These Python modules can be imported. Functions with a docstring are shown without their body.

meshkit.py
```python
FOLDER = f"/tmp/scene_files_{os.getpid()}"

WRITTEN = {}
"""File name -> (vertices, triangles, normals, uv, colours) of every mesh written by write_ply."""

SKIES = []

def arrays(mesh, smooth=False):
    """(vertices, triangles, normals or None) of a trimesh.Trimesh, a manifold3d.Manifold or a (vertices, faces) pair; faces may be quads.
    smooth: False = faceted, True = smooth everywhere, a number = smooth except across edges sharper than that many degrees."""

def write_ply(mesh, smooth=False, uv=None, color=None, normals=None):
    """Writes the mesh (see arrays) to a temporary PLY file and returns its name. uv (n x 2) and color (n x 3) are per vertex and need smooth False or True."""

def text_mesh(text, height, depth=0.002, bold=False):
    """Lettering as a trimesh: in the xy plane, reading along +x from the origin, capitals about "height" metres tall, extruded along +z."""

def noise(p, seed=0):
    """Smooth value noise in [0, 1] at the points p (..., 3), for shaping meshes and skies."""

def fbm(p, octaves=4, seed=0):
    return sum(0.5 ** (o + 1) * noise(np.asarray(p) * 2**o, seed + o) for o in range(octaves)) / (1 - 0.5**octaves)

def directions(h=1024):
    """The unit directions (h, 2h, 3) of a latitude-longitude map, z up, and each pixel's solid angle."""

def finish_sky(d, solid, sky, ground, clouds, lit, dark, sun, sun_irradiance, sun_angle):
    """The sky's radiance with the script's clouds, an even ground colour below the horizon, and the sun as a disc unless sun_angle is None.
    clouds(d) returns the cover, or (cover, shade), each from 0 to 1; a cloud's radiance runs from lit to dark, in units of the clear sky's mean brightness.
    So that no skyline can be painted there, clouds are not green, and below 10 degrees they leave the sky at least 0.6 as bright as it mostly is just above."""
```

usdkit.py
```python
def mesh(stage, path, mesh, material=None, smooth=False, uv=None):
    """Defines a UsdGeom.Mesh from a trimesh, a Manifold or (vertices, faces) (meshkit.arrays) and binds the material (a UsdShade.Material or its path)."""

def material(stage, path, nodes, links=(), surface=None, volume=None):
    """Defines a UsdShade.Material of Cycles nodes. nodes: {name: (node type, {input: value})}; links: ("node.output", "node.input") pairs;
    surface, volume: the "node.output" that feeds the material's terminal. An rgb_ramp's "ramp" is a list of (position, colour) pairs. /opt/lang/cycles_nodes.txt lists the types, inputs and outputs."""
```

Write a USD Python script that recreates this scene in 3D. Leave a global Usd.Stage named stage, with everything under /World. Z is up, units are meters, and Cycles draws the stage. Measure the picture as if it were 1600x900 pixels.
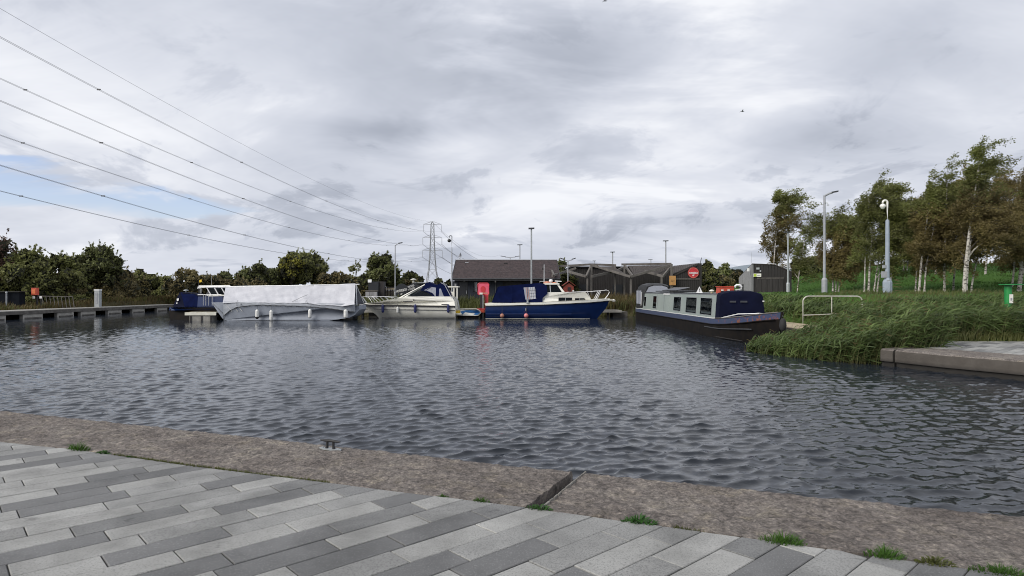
import math, random
import numpy as np
import trimesh, shapely
from shapely.geometry import Polygon, LineString
from pxr import Usd, UsdGeom, UsdLux, UsdShade, Sdf, Gf, Vt
import usdkit, meshkit

stage = Usd.Stage.CreateInMemory()
UsdGeom.SetStageUpAxis(stage, UsdGeom.Tokens.z)
UsdGeom.SetStageMetersPerUnit(stage, 1.0)
UsdGeom.Xform.Define(stage, '/World')
UsdGeom.Scope.Define(stage, '/World/Looks')

# ------------------------------------------------------------------ camera, sky, sun
EYE, F, HOR = 2.0, 1000.0, 454.0            # eye above the water (m); focal length and horizon row of the 1600 px wide photograph
cam = UsdGeom.Camera.Define(stage, '/World/camera')
cam.CreateHorizontalApertureAttr(36.0)
cam.CreateVerticalApertureAttr(36.0 * 9 / 16)
cam.CreateFocalLengthAttr(36.0 * F / 1600)
cam.CreateVerticalApertureOffsetAttr(36.0 * (HOR - 450) / 1600)
cam.CreateClippingRangeAttr(Gf.Vec2f(0.05, 20000))
cam.CreateExposureAttr(1.12)
cam.AddTranslateOp().Set(Gf.Vec3d(0, 0, EYE))
cam.AddRotateXOp().Set(90.0)

SUN_AZ, SUN_EL = math.radians(-128), math.radians(36)    # behind the camera and to the left, through cloud
sun = UsdLux.DistantLight.Define(stage, '/World/sun')
sun.CreateIntensityAttr(0.4)
sun.CreateAngleAttr(40.0)
sun.CreateNormalizeAttr(True)
sun.CreateColorAttr(Gf.Vec3f(1.0, 0.95, 0.88))
sun.AddRotateZOp().Set(-math.degrees(SUN_AZ))
sun.AddRotateXOp().Set(90.0 + math.degrees(SUN_EL) - 180.0 + 0.0)

SKY = 0.065
def azel(px, py):
    d = np.array([(px - 800) / F, 1.0, (HOR - py) / F])
    return d / np.linalg.norm(d)

def build_sky():
    n = {'tc': ('texture_coordinate', {}),
         'sky': ('sky_texture', dict(sky_type='single_scattering', sun_disc=False, sun_elevation=SUN_EL, sun_rotation=SUN_AZ, altitude=20.0, aerosol_density=1.0)),
         'sep': ('separate_xyz', {}),
         'zc': ('math', dict(math_type='maximum', value2=0.0)),
         'za': ('math', dict(math_type='add', value2=0.27)),
         'dx': ('math', dict(math_type='divide')), 'dy': ('math', dict(math_type='divide')),
         'cv': ('combine_xyz', dict(z=0.0)),
         'bg': ('background_shader', dict(strength=SKY))}
    l = [('tc.generated', 'sep.vector'), ('sep.z', 'zc.value1'), ('zc.value', 'za.value1'), ('sep.x', 'dx.value1'), ('za.value', 'dx.value2'),
         ('sep.y', 'dy.value1'), ('za.value', 'dy.value2'), ('dx.value', 'cv.x'), ('dy.value', 'cv.y')]
    def noise(name, scale, detail, rough, dist, loc, rot=0.0, sx=1.0, sy=1.0):
        n['m' + name] = ('mapping', dict(mapping_type='point', location=loc, rotation=(0, 0, rot), scale=(sx, sy, 1)))
        n[name] = ('noise_texture', dict(scale=scale, detail=detail, roughness=rough, distortion=dist))
        l.extend([('cv.vector', f'm{name}.vector'), (f'm{name}.vector', f'{name}.vector')])
    noise('big', 0.55, 5, 0.52, 0.5, (3.1, 1.7, 0), 0.5, 1.0, 1.0)
    noise('mid', 1.7, 7, 0.58, 0.9, (7.3, 2.2, 0), 0.35, 0.75, 1.15)
    noise('fine', 4.5, 8, 0.6, 0.6, (1.3, 9.2, 0), 0.2, 0.7, 1.2)
    noise('gap', 0.8, 6, 0.55, 0.8, (5.0, 4.0, 0), 0.3, 0.8, 1.3)
    # soft places in view where the layer is thicker (darker), thinner (brighter) or open: (px, py, radius as cosine drop, weight)
    def spot(tag, px, py, rad, sx=1.0, sz=1.0):
        d = azel(px, py)
        n[tag + 'a'] = ('vector_math', dict(math_type='subtract', vector2=tuple(d)))
        n[tag + 'b'] = ('vector_math', dict(math_type='multiply', vector2=(1 / (rad * sx), 1 / rad, 1 / (rad * sz))))
        n[tag + 'c'] = ('vector_math', dict(math_type='length'))
        n[tag] = ('map_range', dict(range_type='smoothstep', from_min=0.0, from_max=1.0, to_min=1.0, to_max=0.0, clamp=True))
        l.extend([('warp.vector', tag + 'a.vector1'), (tag + 'a.vector', tag + 'b.vector1'), (tag + 'b.vector', tag + 'c.vector1'), (tag + 'c.value', tag + '.value')])
        return tag + '.result'
    n['wc'] = ('vector_math', dict(math_type='subtract', vector2=(0.5, 0.5, 0.5)))
    n['ws'] = ('vector_math', dict(math_type='multiply', vector2=(0.16, 0.16, 0.10)))
    n['warp'] = ('vector_math', dict(math_type='add'))
    l.extend([('mid.color', 'wc.vector1'), ('wc.vector', 'ws.vector1'), ('ws.vector', 'warp.vector1'), ('tc.generated', 'warp.vector2')])
    k = [0]
    def m2(op, a, b):
        k[0] += 1; nm = f'q{k[0]}'; d = dict(math_type=op)
        n[nm] = ('math', d)
        for i, x in ((1, a), (2, b)):
            if isinstance(x, str): l.append((x, f'{nm}.value{i}'))
            else: d[f'value{i}'] = float(x)
        return nm + '.value'
    tone = m2('multiply', m2('subtract', 'big.fac', 0.5), 1.5)
    tone = m2('add', tone, m2('multiply', m2('subtract', 'mid.fac', 0.5), .62))
    tone = m2('add', tone, m2('multiply', m2('subtract', 'fine.fac', 0.5), .28))
    tone = m2('add', tone, 0.69)
    # ragged darker scraps of cloud, more of them low down
    noise('puff', 2.6, 10, 0.62, 0.5, (2.2, 6.1, 0), 0.1, 0.85, 0.8)
    n['pf'] = ('map_range', dict(range_type='smoothstep', from_min=0.515, from_max=0.605, to_min=0.0, to_max=0.85, clamp=True))
    n['pe'] = ('map_range', dict(range_type='smoothstep', from_min=0.05, from_max=0.40, to_min=1.0, to_max=0.35, clamp=True))
    l.extend([('puff.fac', 'pf.value'), ('zc.value', 'pe.value')])
    tone = m2('subtract', tone, m2('multiply', m2('multiply', 'pf.result', 'pe.result'), 0.36))
    noise('rift', 1.3, 8, 0.55, 0.8, (9.2, 1.4, 0), 0.25, 0.6, 1.2)
    n['rf'] = ('map_range', dict(range_type='smoothstep', from_min=0.54, from_max=0.70, to_min=0.0, to_max=0.34, clamp=True))
    l.append(('rift.fac', 'rf.value'))
    tone = m2('add', tone, 'rf.result')
    for t, (px, py, r, sx, sz, w) in enumerate([(880, 110, .26, 1.2, .50, -.46), (600, 215, .13, 1.6, .30, -.36), (1270, 215, .14, 1.5, .45, -.36), (705, 225, .08, 1.3, .6, .42), (830, 315, .12, 1.6, .6, .26), (120, 160, .42, 1.2, .5, .34),
                                                (640, 300, .14, 1.5, .3, -.22), (1080, 345, .17, 1.8, .26, -.30), (930, 370, .10, 1.8, .3, -.22), (1380, 130, .2, 1.4, .4, -.15), (160, 200, .12, 1.6, .3, .16), (1450, 20, .15, 1.2, .5, -.22)]):
        tone = m2('add', tone, m2('multiply', spot(f's{t}', px, py, r, sx, sz), w))
    n['cr'] = ('rgb_ramp', dict(ramp=[(0.0, (2.62, 2.85, 3.40)), (0.25, (3.32, 3.56, 4.15)), (0.5, (4.22, 4.46, 5.08)), (0.75, (5.2, 5.4, 5.95)), (1.0, (6.5, 6.62, 6.95))]))
    l.append((tone, 'cr.fac'))
    op = 0.0
    for t, (px, py, r, sx, sz, w) in enumerate([(70, 298, .16, 2.3, .28, .62), (340, 328, .10, 2.2, .3, .55), (20, 252, .07, 2.0, .25, .5), (500, 276, .05, 1.6, .25, .35), (760, 385, .10, 2.4, .3, .30), (200, 340, .10, 2.0, .3, .3)]):
        s = m2('multiply', spot(f'o{t}', px, py, r, sx, sz), w)
        op = s if op == 0.0 else m2('add', op, s)
    g = m2('add', op, m2('multiply', m2('subtract', 'gap.fac', 0.5), 0.9))
    n['gr'] = ('map_range', dict(range_type='smoothstep', from_min=0.28, from_max=0.62, to_min=0.0, to_max=0.9, clamp=True))
    l.append((g, 'gr.value'))
    n['skg'] = ('mix_color', dict(blend_type='multiply', fac=1.0, b=(1, 1, 1)))
    n['mx'] = ('mix_color', dict(blend_type='mix'))
    l.extend([('sky.color', 'skg.a'), ('gr.result', 'mx.fac'), ('cr.color', 'mx.a'), ('skg.result', 'mx.b'), ('mx.result', 'bg.color')])
    n['skg'][1]['b'] = SKYTINT
    return usdkit.material(stage, '/World/Looks/sky', n, l, surface='bg.background')
SKYTINT = (1.18, 1.08, 1.20)
dome = UsdLux.DomeLight.Define(stage, '/World/sky')
dome.CreateIntensityAttr(1.0)
UsdShade.MaterialBindingAPI.Apply(dome.GetPrim()).Bind(build_sky())
dome.GetPrim().SetCustomDataByKey('kind', 'structure')

# ------------------------------------------------------------------ helpers
def P(px, py, D):                       # the world point seen at a pixel of the photograph, D metres ahead
    return np.array([(px - 800) / F * D, D, EYE - (py - HOR) / F * D])

used, LOC = {}, {}
def numbered(path):
    i = used.get(path, -1) + 1
    used[path] = i
    return path if i == 0 else f'{path}_{i:03d}'

def tag(prim, label=None, cat=None, group=None, kind=None):
    for k, v in (('label', label), ('category', cat), ('group', group), ('kind', kind)):
        if v: prim.SetCustomDataByKey(k, v)
    return prim

def thing(name, label, cat, loc=(0, 0, 0), group=None, kind=None):
    p = numbered('/World/' + name)
    x = UsdGeom.Xform.Define(stage, p)
    x.AddTranslateOp().Set(Gf.Vec3d(*map(float, loc)))
    LOC[p] = np.asarray(loc, float)
    tag(x.GetPrim(), label, cat, group, kind)
    return p

def part(parent, name, mesh, mat, label=None, smooth=False, kind=None):
    """One Mesh under a thing or part; the mesh is given in world coordinates."""
    if isinstance(mesh, MB): mesh = mesh.get()
    v, f = mesh
    v = np.asarray(v, float)
    top = '/'.join(parent.split('/')[:3])
    p = numbered(parent + '/' + name)
    usdkit.mesh(stage, p, (v - LOC.get(top, 0), f), LOOK[mat], smooth=smooth)
    tag(stage.GetPrimAtPath(p), label, kind=kind)
    return p

def obj(name, mesh, mat, label=None, cat=None, group=None, kind=None, smooth=False):
    if isinstance(mesh, MB): mesh = mesh.get()
    p = numbered('/World/' + name)
    usdkit.mesh(stage, p, mesh, LOOK[mat], smooth=smooth)
    tag(stage.GetPrimAtPath(p), label, cat, group, kind)
    return p

class MB:
    """Collects triangles in world coordinates."""
    def __init__(s): s.v, s.f, s.n = [], [], 0
    def add(s, v, f):
        v = np.asarray(v, float).reshape(-1, 3); f = np.asarray(f, int)
        if f.ndim == 2 and f.shape[1] == 4: f = np.vstack([f[:, [0, 1, 2]], f[:, [0, 2, 3]]])
        s.v.append(v); s.f.append(f + s.n); s.n += len(v)
        return s
    def get(s): return np.vstack(s.v), np.vstack(s.f)
    def box(s, lo, hi):
        (a, b, c), (d, e, g) = lo, hi
        v = [(a, b, c), (d, b, c), (d, e, c), (a, e, c), (a, b, g), (d, b, g), (d, e, g), (a, e, g)]
        return s.add(v, [(0, 3, 2, 1), (4, 5, 6, 7), (0, 1, 5, 4), (1, 2, 6, 5), (2, 3, 7, 6), (3, 0, 4, 7)])
    def bar(s, p, q, w, h=None, up=(0, 0, 1)):
        p, q = np.asarray(p, float), np.asarray(q, float); h = h or w
        t = (q - p) / np.linalg.norm(q - p)
        a = np.cross(t, up)
        if np.linalg.norm(a) < 1e-3: a = np.cross(t, (1, 0, 0))
        a /= np.linalg.norm(a); b = np.cross(a, t)
        c = [(-1, -1), (1, -1), (1, 1), (-1, 1)]
        v = [e + a * w / 2 * i + b * h / 2 * j for e in (p, q) for i, j in c]
        return s.add(v, [(0, 1, 2, 3), (7, 6, 5, 4), (0, 4, 5, 1), (1, 5, 6, 2), (2, 6, 7, 3), (3, 7, 4, 0)])
    def tube(s, pts, r, sides=8, cap=True):
        p = np.asarray(pts, float); m = len(p)
        r = np.broadcast_to(np.asarray(r, float), (m,))
        t = np.gradient(p, axis=0); t /= np.linalg.norm(t, axis=1, keepdims=True) + 1e-12
        ref = np.array([0, 0, 1.0]) if abs(t[:, 2]).mean() < 0.8 else np.array([1.0, 0, 0])
        a = np.cross(t, ref); a /= np.linalg.norm(a, axis=1, keepdims=True) + 1e-12
        b = np.cross(t, a); g = np.arange(sides) * 2 * np.pi / sides
        v = p[:, None] + r[:, None, None] * (np.cos(g)[None, :, None] * a[:, None] + np.sin(g)[None, :, None] * b[:, None])
        i, j = np.meshgrid(np.arange(m - 1), np.arange(sides), indexing='ij')
        q = np.stack([i * sides + j, (i + 1) * sides + j, (i + 1) * sides + (j + 1) % sides, i * sides + (j + 1) % sides], -1).reshape(-1, 4)
        f = np.vstack([q[:, [0, 1, 2]], q[:, [0, 2, 3]]])
        v = v.reshape(-1, 3)
        if cap:
            v = np.vstack([v, p[:1], p[-1:]]); k = np.arange(sides)
            f = np.vstack([f, np.stack([np.full(sides, m * sides), k, (k + 1) % sides], 1), np.stack([np.full(sides, m * sides + 1), (m - 1) * sides + (k + 1) % sides, (m - 1) * sides + k], 1)])
        return s.add(v, f)
    def lathe(s, c, prof, sides=16):        # prof: (radius, z) pairs about a vertical axis through c
        prof = np.asarray(prof, float); g = np.arange(sides) * 2 * np.pi / sides
        v = np.stack([prof[:, :1] * np.cos(g), prof[:, :1] * np.sin(g), np.repeat(prof[:, 1:], sides, 1)], -1) + np.asarray(c, float)
        m = len(prof); i, j = np.meshgrid(np.arange(m - 1), np.arange(sides), indexing='ij')
        q = np.stack([i * sides + j, i * sides + (j + 1) % sides, (i + 1) * sides + (j + 1) % sides, (i + 1) * sides + j], -1).reshape(-1, 4)
        return s.add(v.reshape(-1, 3), q)
    def poly(s, pts, d):                     # a flat polygon (n x 3) made solid by the vector d
        pts = np.asarray(pts, float); d = np.asarray(d, float)
        n = np.zeros(3)
        for k in range(len(pts)): n += np.cross(pts[k], pts[(k + 1) % len(pts)])
        n /= np.linalg.norm(n)
        a = np.cross(n, (0, 0, 1.0)) if abs(n[2]) < 0.9 else np.array([1.0, 0, 0])
        a /= np.linalg.norm(a); b = np.cross(n, a)
        two = np.stack([pts @ a, pts @ b], 1)
        tri = earcut(two); m = len(pts)
        k = np.arange(m); k1 = (k + 1) % m
        side = np.vstack([np.stack([k, k1, k1 + m], 1), np.stack([k, k1 + m, k + m], 1)])
        v = np.vstack([pts, pts + d]); f = np.vstack([tri, tri[:, ::-1] + m, side])
        return s.add(*outward(v, f))
    def sheet(s, g):                         # a grid of points (m x n x 3)
        g = np.asarray(g, float); m, n = g.shape[:2]
        i, j = np.meshgrid(np.arange(m - 1), np.arange(n - 1), indexing='ij')
        q = np.stack([i * n + j, i * n + j + 1, (i + 1) * n + j + 1, (i + 1) * n + j], -1).reshape(-1, 4)
        return s.add(g.reshape(-1, 3), q)

def earcut(two):
    m = len(two)
    try:
        v, f = trimesh.creation.triangulate_polygon(Polygon(two), engine='earcut')
    except Exception:
        return np.stack([np.zeros(m - 2, int), np.arange(1, m - 1), np.arange(2, m)], 1)
    idx = np.argmin(((np.asarray(v)[:, None] - two[None]) ** 2).sum(-1), 1)
    return idx[np.asarray(f)]

def outward(v, f):
    a, b, c = v[f[:, 0]], v[f[:, 1]], v[f[:, 2]]
    return (v, f) if np.einsum('ij,ij->', a, np.cross(b, c)) > 0 or True else (v, f[:, ::-1])

def smooth01(a, b, x):
    t = np.clip((np.asarray(x, float) - a) / (b - a), 0, 1)
    return t * t * (3 - 2 * t)

# ------------------------------------------------------------------ materials
LOOK = {}
def mat(name, c1, c2=None, rough=0.6, scale=5.0, bump=0.0, bscale=40.0, metal=0.0, spec=0.5, detail=4, stretch=(1, 1, 1), island=0.0, lo=0.35, hi=0.65, dist=0.01, speck=None, coat=0.0, stain=0.0):
    """Principled surface: two tones mixed by noise in world space, optional fine bump, optional tone per island or per object, optional specks (colour, scale, share)."""
    c2 = c2 if c2 is not None else tuple(0.72 * x for x in c1)
    n = {'g': ('geometry', {}), 'mp': ('mapping', dict(mapping_type='point', scale=stretch)),
         'n1': ('noise_texture', dict(scale=scale, detail=detail, roughness=0.6)),
         'r': ('rgb_ramp', dict(ramp=[(0, c2), (lo, c2), (hi, c1), (1, c1)])),
         'p': ('principled_bsdf', dict(roughness=rough, metallic=metal, specular_ior_level=spec, coat_weight=coat))}
    l = [('g.position', 'mp.vector'), ('mp.vector', 'n1.vector'), ('n1.fac', 'r.fac')]
    out = 'r.color'
    if speck:
        n['sn'] = ('noise_texture', dict(scale=speck[1], detail=2, roughness=0.7)); n['sr'] = ('map_range', dict(from_min=speck[2], from_max=speck[2] + 0.06, to_min=0, to_max=speck[3] if len(speck) > 3 else 0.8, clamp=True))
        n['sm'] = ('mix_color', dict(blend_type='mix', b=speck[0]))
        l += [('g.position', 'sn.vector'), ('sn.fac', 'sr.value'), ('sr.result', 'sm.fac'), (out, 'sm.a')]; out = 'sm.result'
    if stain:
        n['tn'] = ('noise_texture', dict(scale=1.3, detail=8, roughness=.66, distortion=.4)); n['tr'] = ('map_range', dict(range_type='smoothstep', from_min=.36, from_max=.56, to_min=1 - stain, to_max=1.05, clamp=True)); n['tm'] = ('vector_math', dict(math_type='scale'))
        n['un'] = ('noise_texture', dict(scale=5.5, detail=5, roughness=.6)); n['ur'] = ('map_range', dict(range_type='smoothstep', from_min=.66, from_max=.73, to_min=1, to_max=.66, clamp=True)); n['um'] = ('math', dict(math_type='multiply'))
        l += [('g.position', 'tn.vector'), ('g.position', 'un.vector'), ('tn.fac', 'tr.value'), ('un.fac', 'ur.value'), ('tr.result', 'um.value1'), ('ur.result', 'um.value2'), (out, 'tm.vector1'), ('um.value', 'tm.scale')]; out = 'tm.vector'
    if island:
        n['oi'] = ('object_info', {}); n['ad'] = ('math', dict(math_type='add')); n['fr'] = ('math', dict(math_type='fraction'))
        n['ir'] = ('map_range', dict(from_min=0, from_max=1, to_min=1 - island, to_max=1 + island)); n['im'] = ('vector_math', dict(math_type='scale'))
        l += [('g.random_per_island', 'ad.value1'), ('oi.random', 'ad.value2'), ('ad.value', 'fr.value1'), ('fr.value', 'ir.value'), (out, 'im.vector1'), ('ir.result', 'im.scale')]; out = 'im.vector'
    l.append((out, 'p.base_color'))
    if bump:
        n['n2'] = ('noise_texture', dict(scale=bscale, detail=5, roughness=0.65)); n['b'] = ('bump', dict(strength=bump, distance=dist))
        l += [('mp.vector', 'n2.vector'), ('n2.fac', 'b.height'), ('b.normal', 'p.normal')]
    LOOK[name] = usdkit.material(stage, '/World/Looks/' + name, n, l, surface='p.BSDF')

def leafmat(name, cols, trans=0.35, rough=0.55, scale=0.6):
    """Leaves: a colour per leaf from a ramp, drifting slowly over the crown, with light passing through."""
    n = {'g': ('geometry', {}), 'n1': ('noise_texture', dict(scale=scale, detail=3)),
         'a1': ('math', dict(math_type='multiply', value2=0.36)), 'a2': ('math', dict(math_type='multiply_add', value2=1.1)), 'a3': ('math', dict(math_type='subtract', value2=0.27)),
         'r': ('rgb_ramp', dict(ramp=cols)),
         'p': ('principled_bsdf', dict(roughness=rough, specular_ior_level=0.25)), 't': ('translucent_bsdf', {}), 'mx': ('mix_closure', dict(fac=trans))}
    l = [('g.random_per_island', 'a1.value1'), ('g.position', 'n1.vector'), ('n1.fac', 'a2.value1'), ('a1.value', 'a2.value3'), ('a2.value', 'a3.value1'), ('a3.value', 'r.fac'),
         ('r.color', 'p.base_color'), ('r.color', 't.color'), ('p.BSDF', 'mx.closure1'), ('t.BSDF', 'mx.closure2')]
    LOOK[name] = usdkit.material(stage, '/World/Looks/' + name, n, l, surface='mx.closure')

mat('slab_light', (0.243, 0.244, 0.236), (0.170, 0.171, 0.165), .75, 2.4, .5, 90, lo=.30, hi=.62, speck=((0.1, 0.1, 0.1), 85, 0.53, 0.62), island=.10, detail=7, stain=.20)
mat('slab_pale', (0.300, 0.300, 0.288), (0.215, 0.215, 0.205), .75, 2.4, .5, 90, lo=.30, hi=.62, speck=((0.13, 0.13, 0.125), 85, 0.55, 0.62), island=.10, detail=7, stain=.20)
mat('slab_mid', (0.184, 0.186, 0.182), (0.128, 0.129, 0.127), .75, 2.4, .5, 90, lo=.30, hi=.62, speck=((0.07, 0.07, 0.075), 85, 0.53, 0.62), island=.10, detail=7, stain=.20)
mat('slab_dark', (0.126, 0.127, 0.127), (0.092, 0.093, 0.093), .75, 2.4, .5, 90, lo=.30, hi=.62, speck=((0.25, 0.25, 0.25), 85, 0.58, 0.45), island=.10, detail=7, stain=.20)
mat('joint_sand', (.035, .035, .032), (.06, .058, .05), .95, 12, .5, 90)
mat('bank_earth', (.05, .045, .03), None, .95, 3, .5, 20)
mat('hull_black', (.007, .0065, .007), (.013, .0105, .009), .8, 3, .1, 15, spec=.12)
mat('hull_blue', (.005, .021, .092), (.004, .016, .072), .3, 2.2, .04, 8, coat=.3)
mat('navy_canvas', (.0028, .0068, .042), (.002, .0045, .028), .95, 3, .25, 14, dist=.03, spec=.1)
mat('navy_cover', (.0040, .0058, .021), (.003, .0042, .015), .85, 2, .25, 5, dist=.04, spec=.12)
mat('blue_paint', (.035, .06, .20), (.02, .035, .12), .5, 3)
mat('gel_white', (.74, .73, .67), (.66, .65, .58), .3, 2, coat=.3)
mat('gel_cream', (.60, .59, .52), (.50, .49, .42), .35, 2)
mat('pure_white', (.78, .78, .78), (.70, .70, .70), .45, 3)
mat('grey_hull', (.235, .26, .305), (.19, .21, .25), .5, 1.5, .1, 6, dist=.02)
mat('grey_sheet', (.30, .32, .36), (.24, .26, .29), .6, 2, .3, 6, dist=.03)
mat('tarp', (.49, .495, .525), (.40, .405, .435), .5, 1.6, .35, 5, dist=.05)
mat('rope', (.06, .06, .06), None, .9)
mat('pale_rope', (.45, .43, .38), None, .9)
mat('steel', (.55, .56, .57), (.42, .43, .44), .4, 6, metal=.6)
mat('galvanised', (.36, .38, .39), (.27, .29, .30), .5, 8, metal=.3)
mat('pylon_steel', (.30, .31, .33), None, .6)
mat('wire', (.10, .10, .11), None, .6)
mat('post_grey', (.27, .31, .36), (.23, .27, .32), .45, 4)
mat('lamp_grey', (.30, .31, .33), (.24, .25, .27), .5, 5)
mat('dark_grey', (.05, .053, .06), (.035, .037, .042), .6, 4)
mat('black', (.012, .012, .013), None, .6)
mat('rubber', (.02, .02, .022), None, .8)
mat('fender_navy', (.010, .016, .09), None, .5)
mat('fender_white', (.68, .68, .66), (.52, .52, .50), .45, 8)
mat('pink_buoy', (.62, .22, .22), (.50, .15, .15), .5, 8)
mat('brown_buoy', (.36, .17, .12), None, .5)
mat('red_plastic', (.52, .035, .05), (.42, .028, .035), .4, 5)
mat('pink_red', (.66, .10, .16), (.56, .075, .12), .4, 3)
mat('orange_red', (.44, .062, .026), (.34, .042, .02), .5, 6)
mat('orange', (.62, .16, .05), (.5, .12, .04), .5, 6)
mat('salmon', (.55, .25, .17), None, .6)
mat('yellow', (.75, .50, .03), None, .5)
mat('sky_blue', (.04, .17, .42), (.03, .12, .30), .45, 4)
mat('green_plastic', (.015, .22, .05), (.012, .18, .04), .45, 5)
mat('sage_paint', (.265, .305, .285), (.235, .275, .26), .4, .8, .05, 4, dist=.02)
mat('roof_grey', (.20, .22, .22), None, .5)
mat('timber_grey', (.135, .125, .115), (.085, .078, .072), .85, 4, .3, 30, stretch=(1, 1, .25))
mat('timber_dark', (.026, .0235, .0235), (.014, .0125, .0125), .85, 3, .3, 30, stretch=(6, 6, .3), island=.25)
mat('timber_pale_lit', (.26, .26, .27), (.19, .19, .20), .85, 3, .3, 30, stretch=(6, 6, .3), island=.2)  # pale timber, also the lit side of the shed
mat('timber_roof', (.052, .044, .039), (.032, .027, .025), .85, 3, .3, 20, island=.25)
mat('timber_deck', (.40, .33, .22), (.30, .25, .17), .8, 3, .2, 30)
mat('plywood', (.45, .24, .08), (.36, .19, .065), .7, 6)
mat('shingle', (.042, .029, .029), (.019, .0135, .0145), .85, 3.5, .5, 30, island=.45)
mat('slate_wall', (.022, .027, .038), (.017, .021, .030), .6, 2, spec=.25)
mat('door_black', (.014, .016, .02), None, .4)
mat('red_hut', (.20, .03, .018), (.13, .022, .014), .7, 8)
mat('concrete_pale', (.30, .29, .265), (.20, .195, .18), .9, 3, .4, 30)
mat('concrete_dark', (.10, .095, .085), (.055, .05, .045), .9, 3, .4, 30)
mat('bark_birch', (.40, .375, .34), (.05, .042, .036), .8, 5, .3, 30, stretch=(1.2, 1.2, 2.6), lo=.40, hi=.50)
mat('bark_dark', (.05, .04, .032), (.03, .025, .02), .9, 8)
mat('reed_stem', (.16, .15, .06), (.10, .11, .04), .7, 3)
mat('shade_core', (.030, .032, .017), None, 1.0)  # dark green that paints the shade deep inside the crowns
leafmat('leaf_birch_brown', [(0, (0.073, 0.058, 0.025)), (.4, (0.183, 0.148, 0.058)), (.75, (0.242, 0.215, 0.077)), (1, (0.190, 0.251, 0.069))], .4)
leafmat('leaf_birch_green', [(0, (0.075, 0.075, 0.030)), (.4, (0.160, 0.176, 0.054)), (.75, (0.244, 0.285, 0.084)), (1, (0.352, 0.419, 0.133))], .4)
leafmat('leaf_dark', [(0, (0.086, 0.091, 0.039)), (.5, (0.170, 0.190, 0.070)), (1, (0.320, 0.340, 0.109))], .25)
leafmat('leaf_mid', [(0, (0.109, 0.111, 0.045)), (.5, (0.218, 0.232, 0.079)), (1, (0.375, 0.386, 0.119))], .3)
leafmat('leaf_olive', [(0, (0.122, 0.099, 0.053)), (.5, (0.246, 0.212, 0.094)), (1, (0.398, 0.340, 0.133))], .3)
leafmat('leaf_rust', [(0, (0.104, 0.086, 0.047)), (.5, (0.216, 0.181, 0.081)), (1, (0.351, 0.332, 0.119))], .3)
leafmat('leaf_yellow', [(0, (0.112, 0.112, 0.028)), (.5, (0.308, 0.294, 0.056)), (1, (0.560, 0.504, 0.084))], .3)
leafmat('leaf_red', [(0, (0.055, 0.037, 0.029)), (.5, (0.116, 0.069, 0.050)), (1, (0.187, 0.107, 0.066))], .3)
leafmat('reed_leaf', [(0, (0.031, 0.047, 0.016)), (.35, (0.087, 0.128, 0.038)), (.65, (0.166, 0.221, 0.068)), (.88, (0.302, 0.339, 0.124)), (1, (0.432, 0.401, 0.170))], .3, scale=.9)
leafmat('dry_grass', [(0, (0.050, 0.036, 0.016)), (.5, (0.124, 0.096, 0.040)), (1, (0.225, 0.180, 0.078))], .25)
leafmat('rough_grass', [(0, (0.044, 0.052, 0.017)), (.5, (0.105, 0.114, 0.035)), (1, (0.227, 0.201, 0.070))], .25)
leafmat('turf', [(0, (0.034, 0.075, 0.014)), (.5, (0.060, 0.129, 0.022)), (1, (0.099, 0.189, 0.034))], .3)
leafmat('weed', [(0, (0.0250, 0.0625, 0.0150)), (.5, (0.0438, 0.1250, 0.0250)), (1, (0.1000, 0.2000, 0.0375))], .3)

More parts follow.
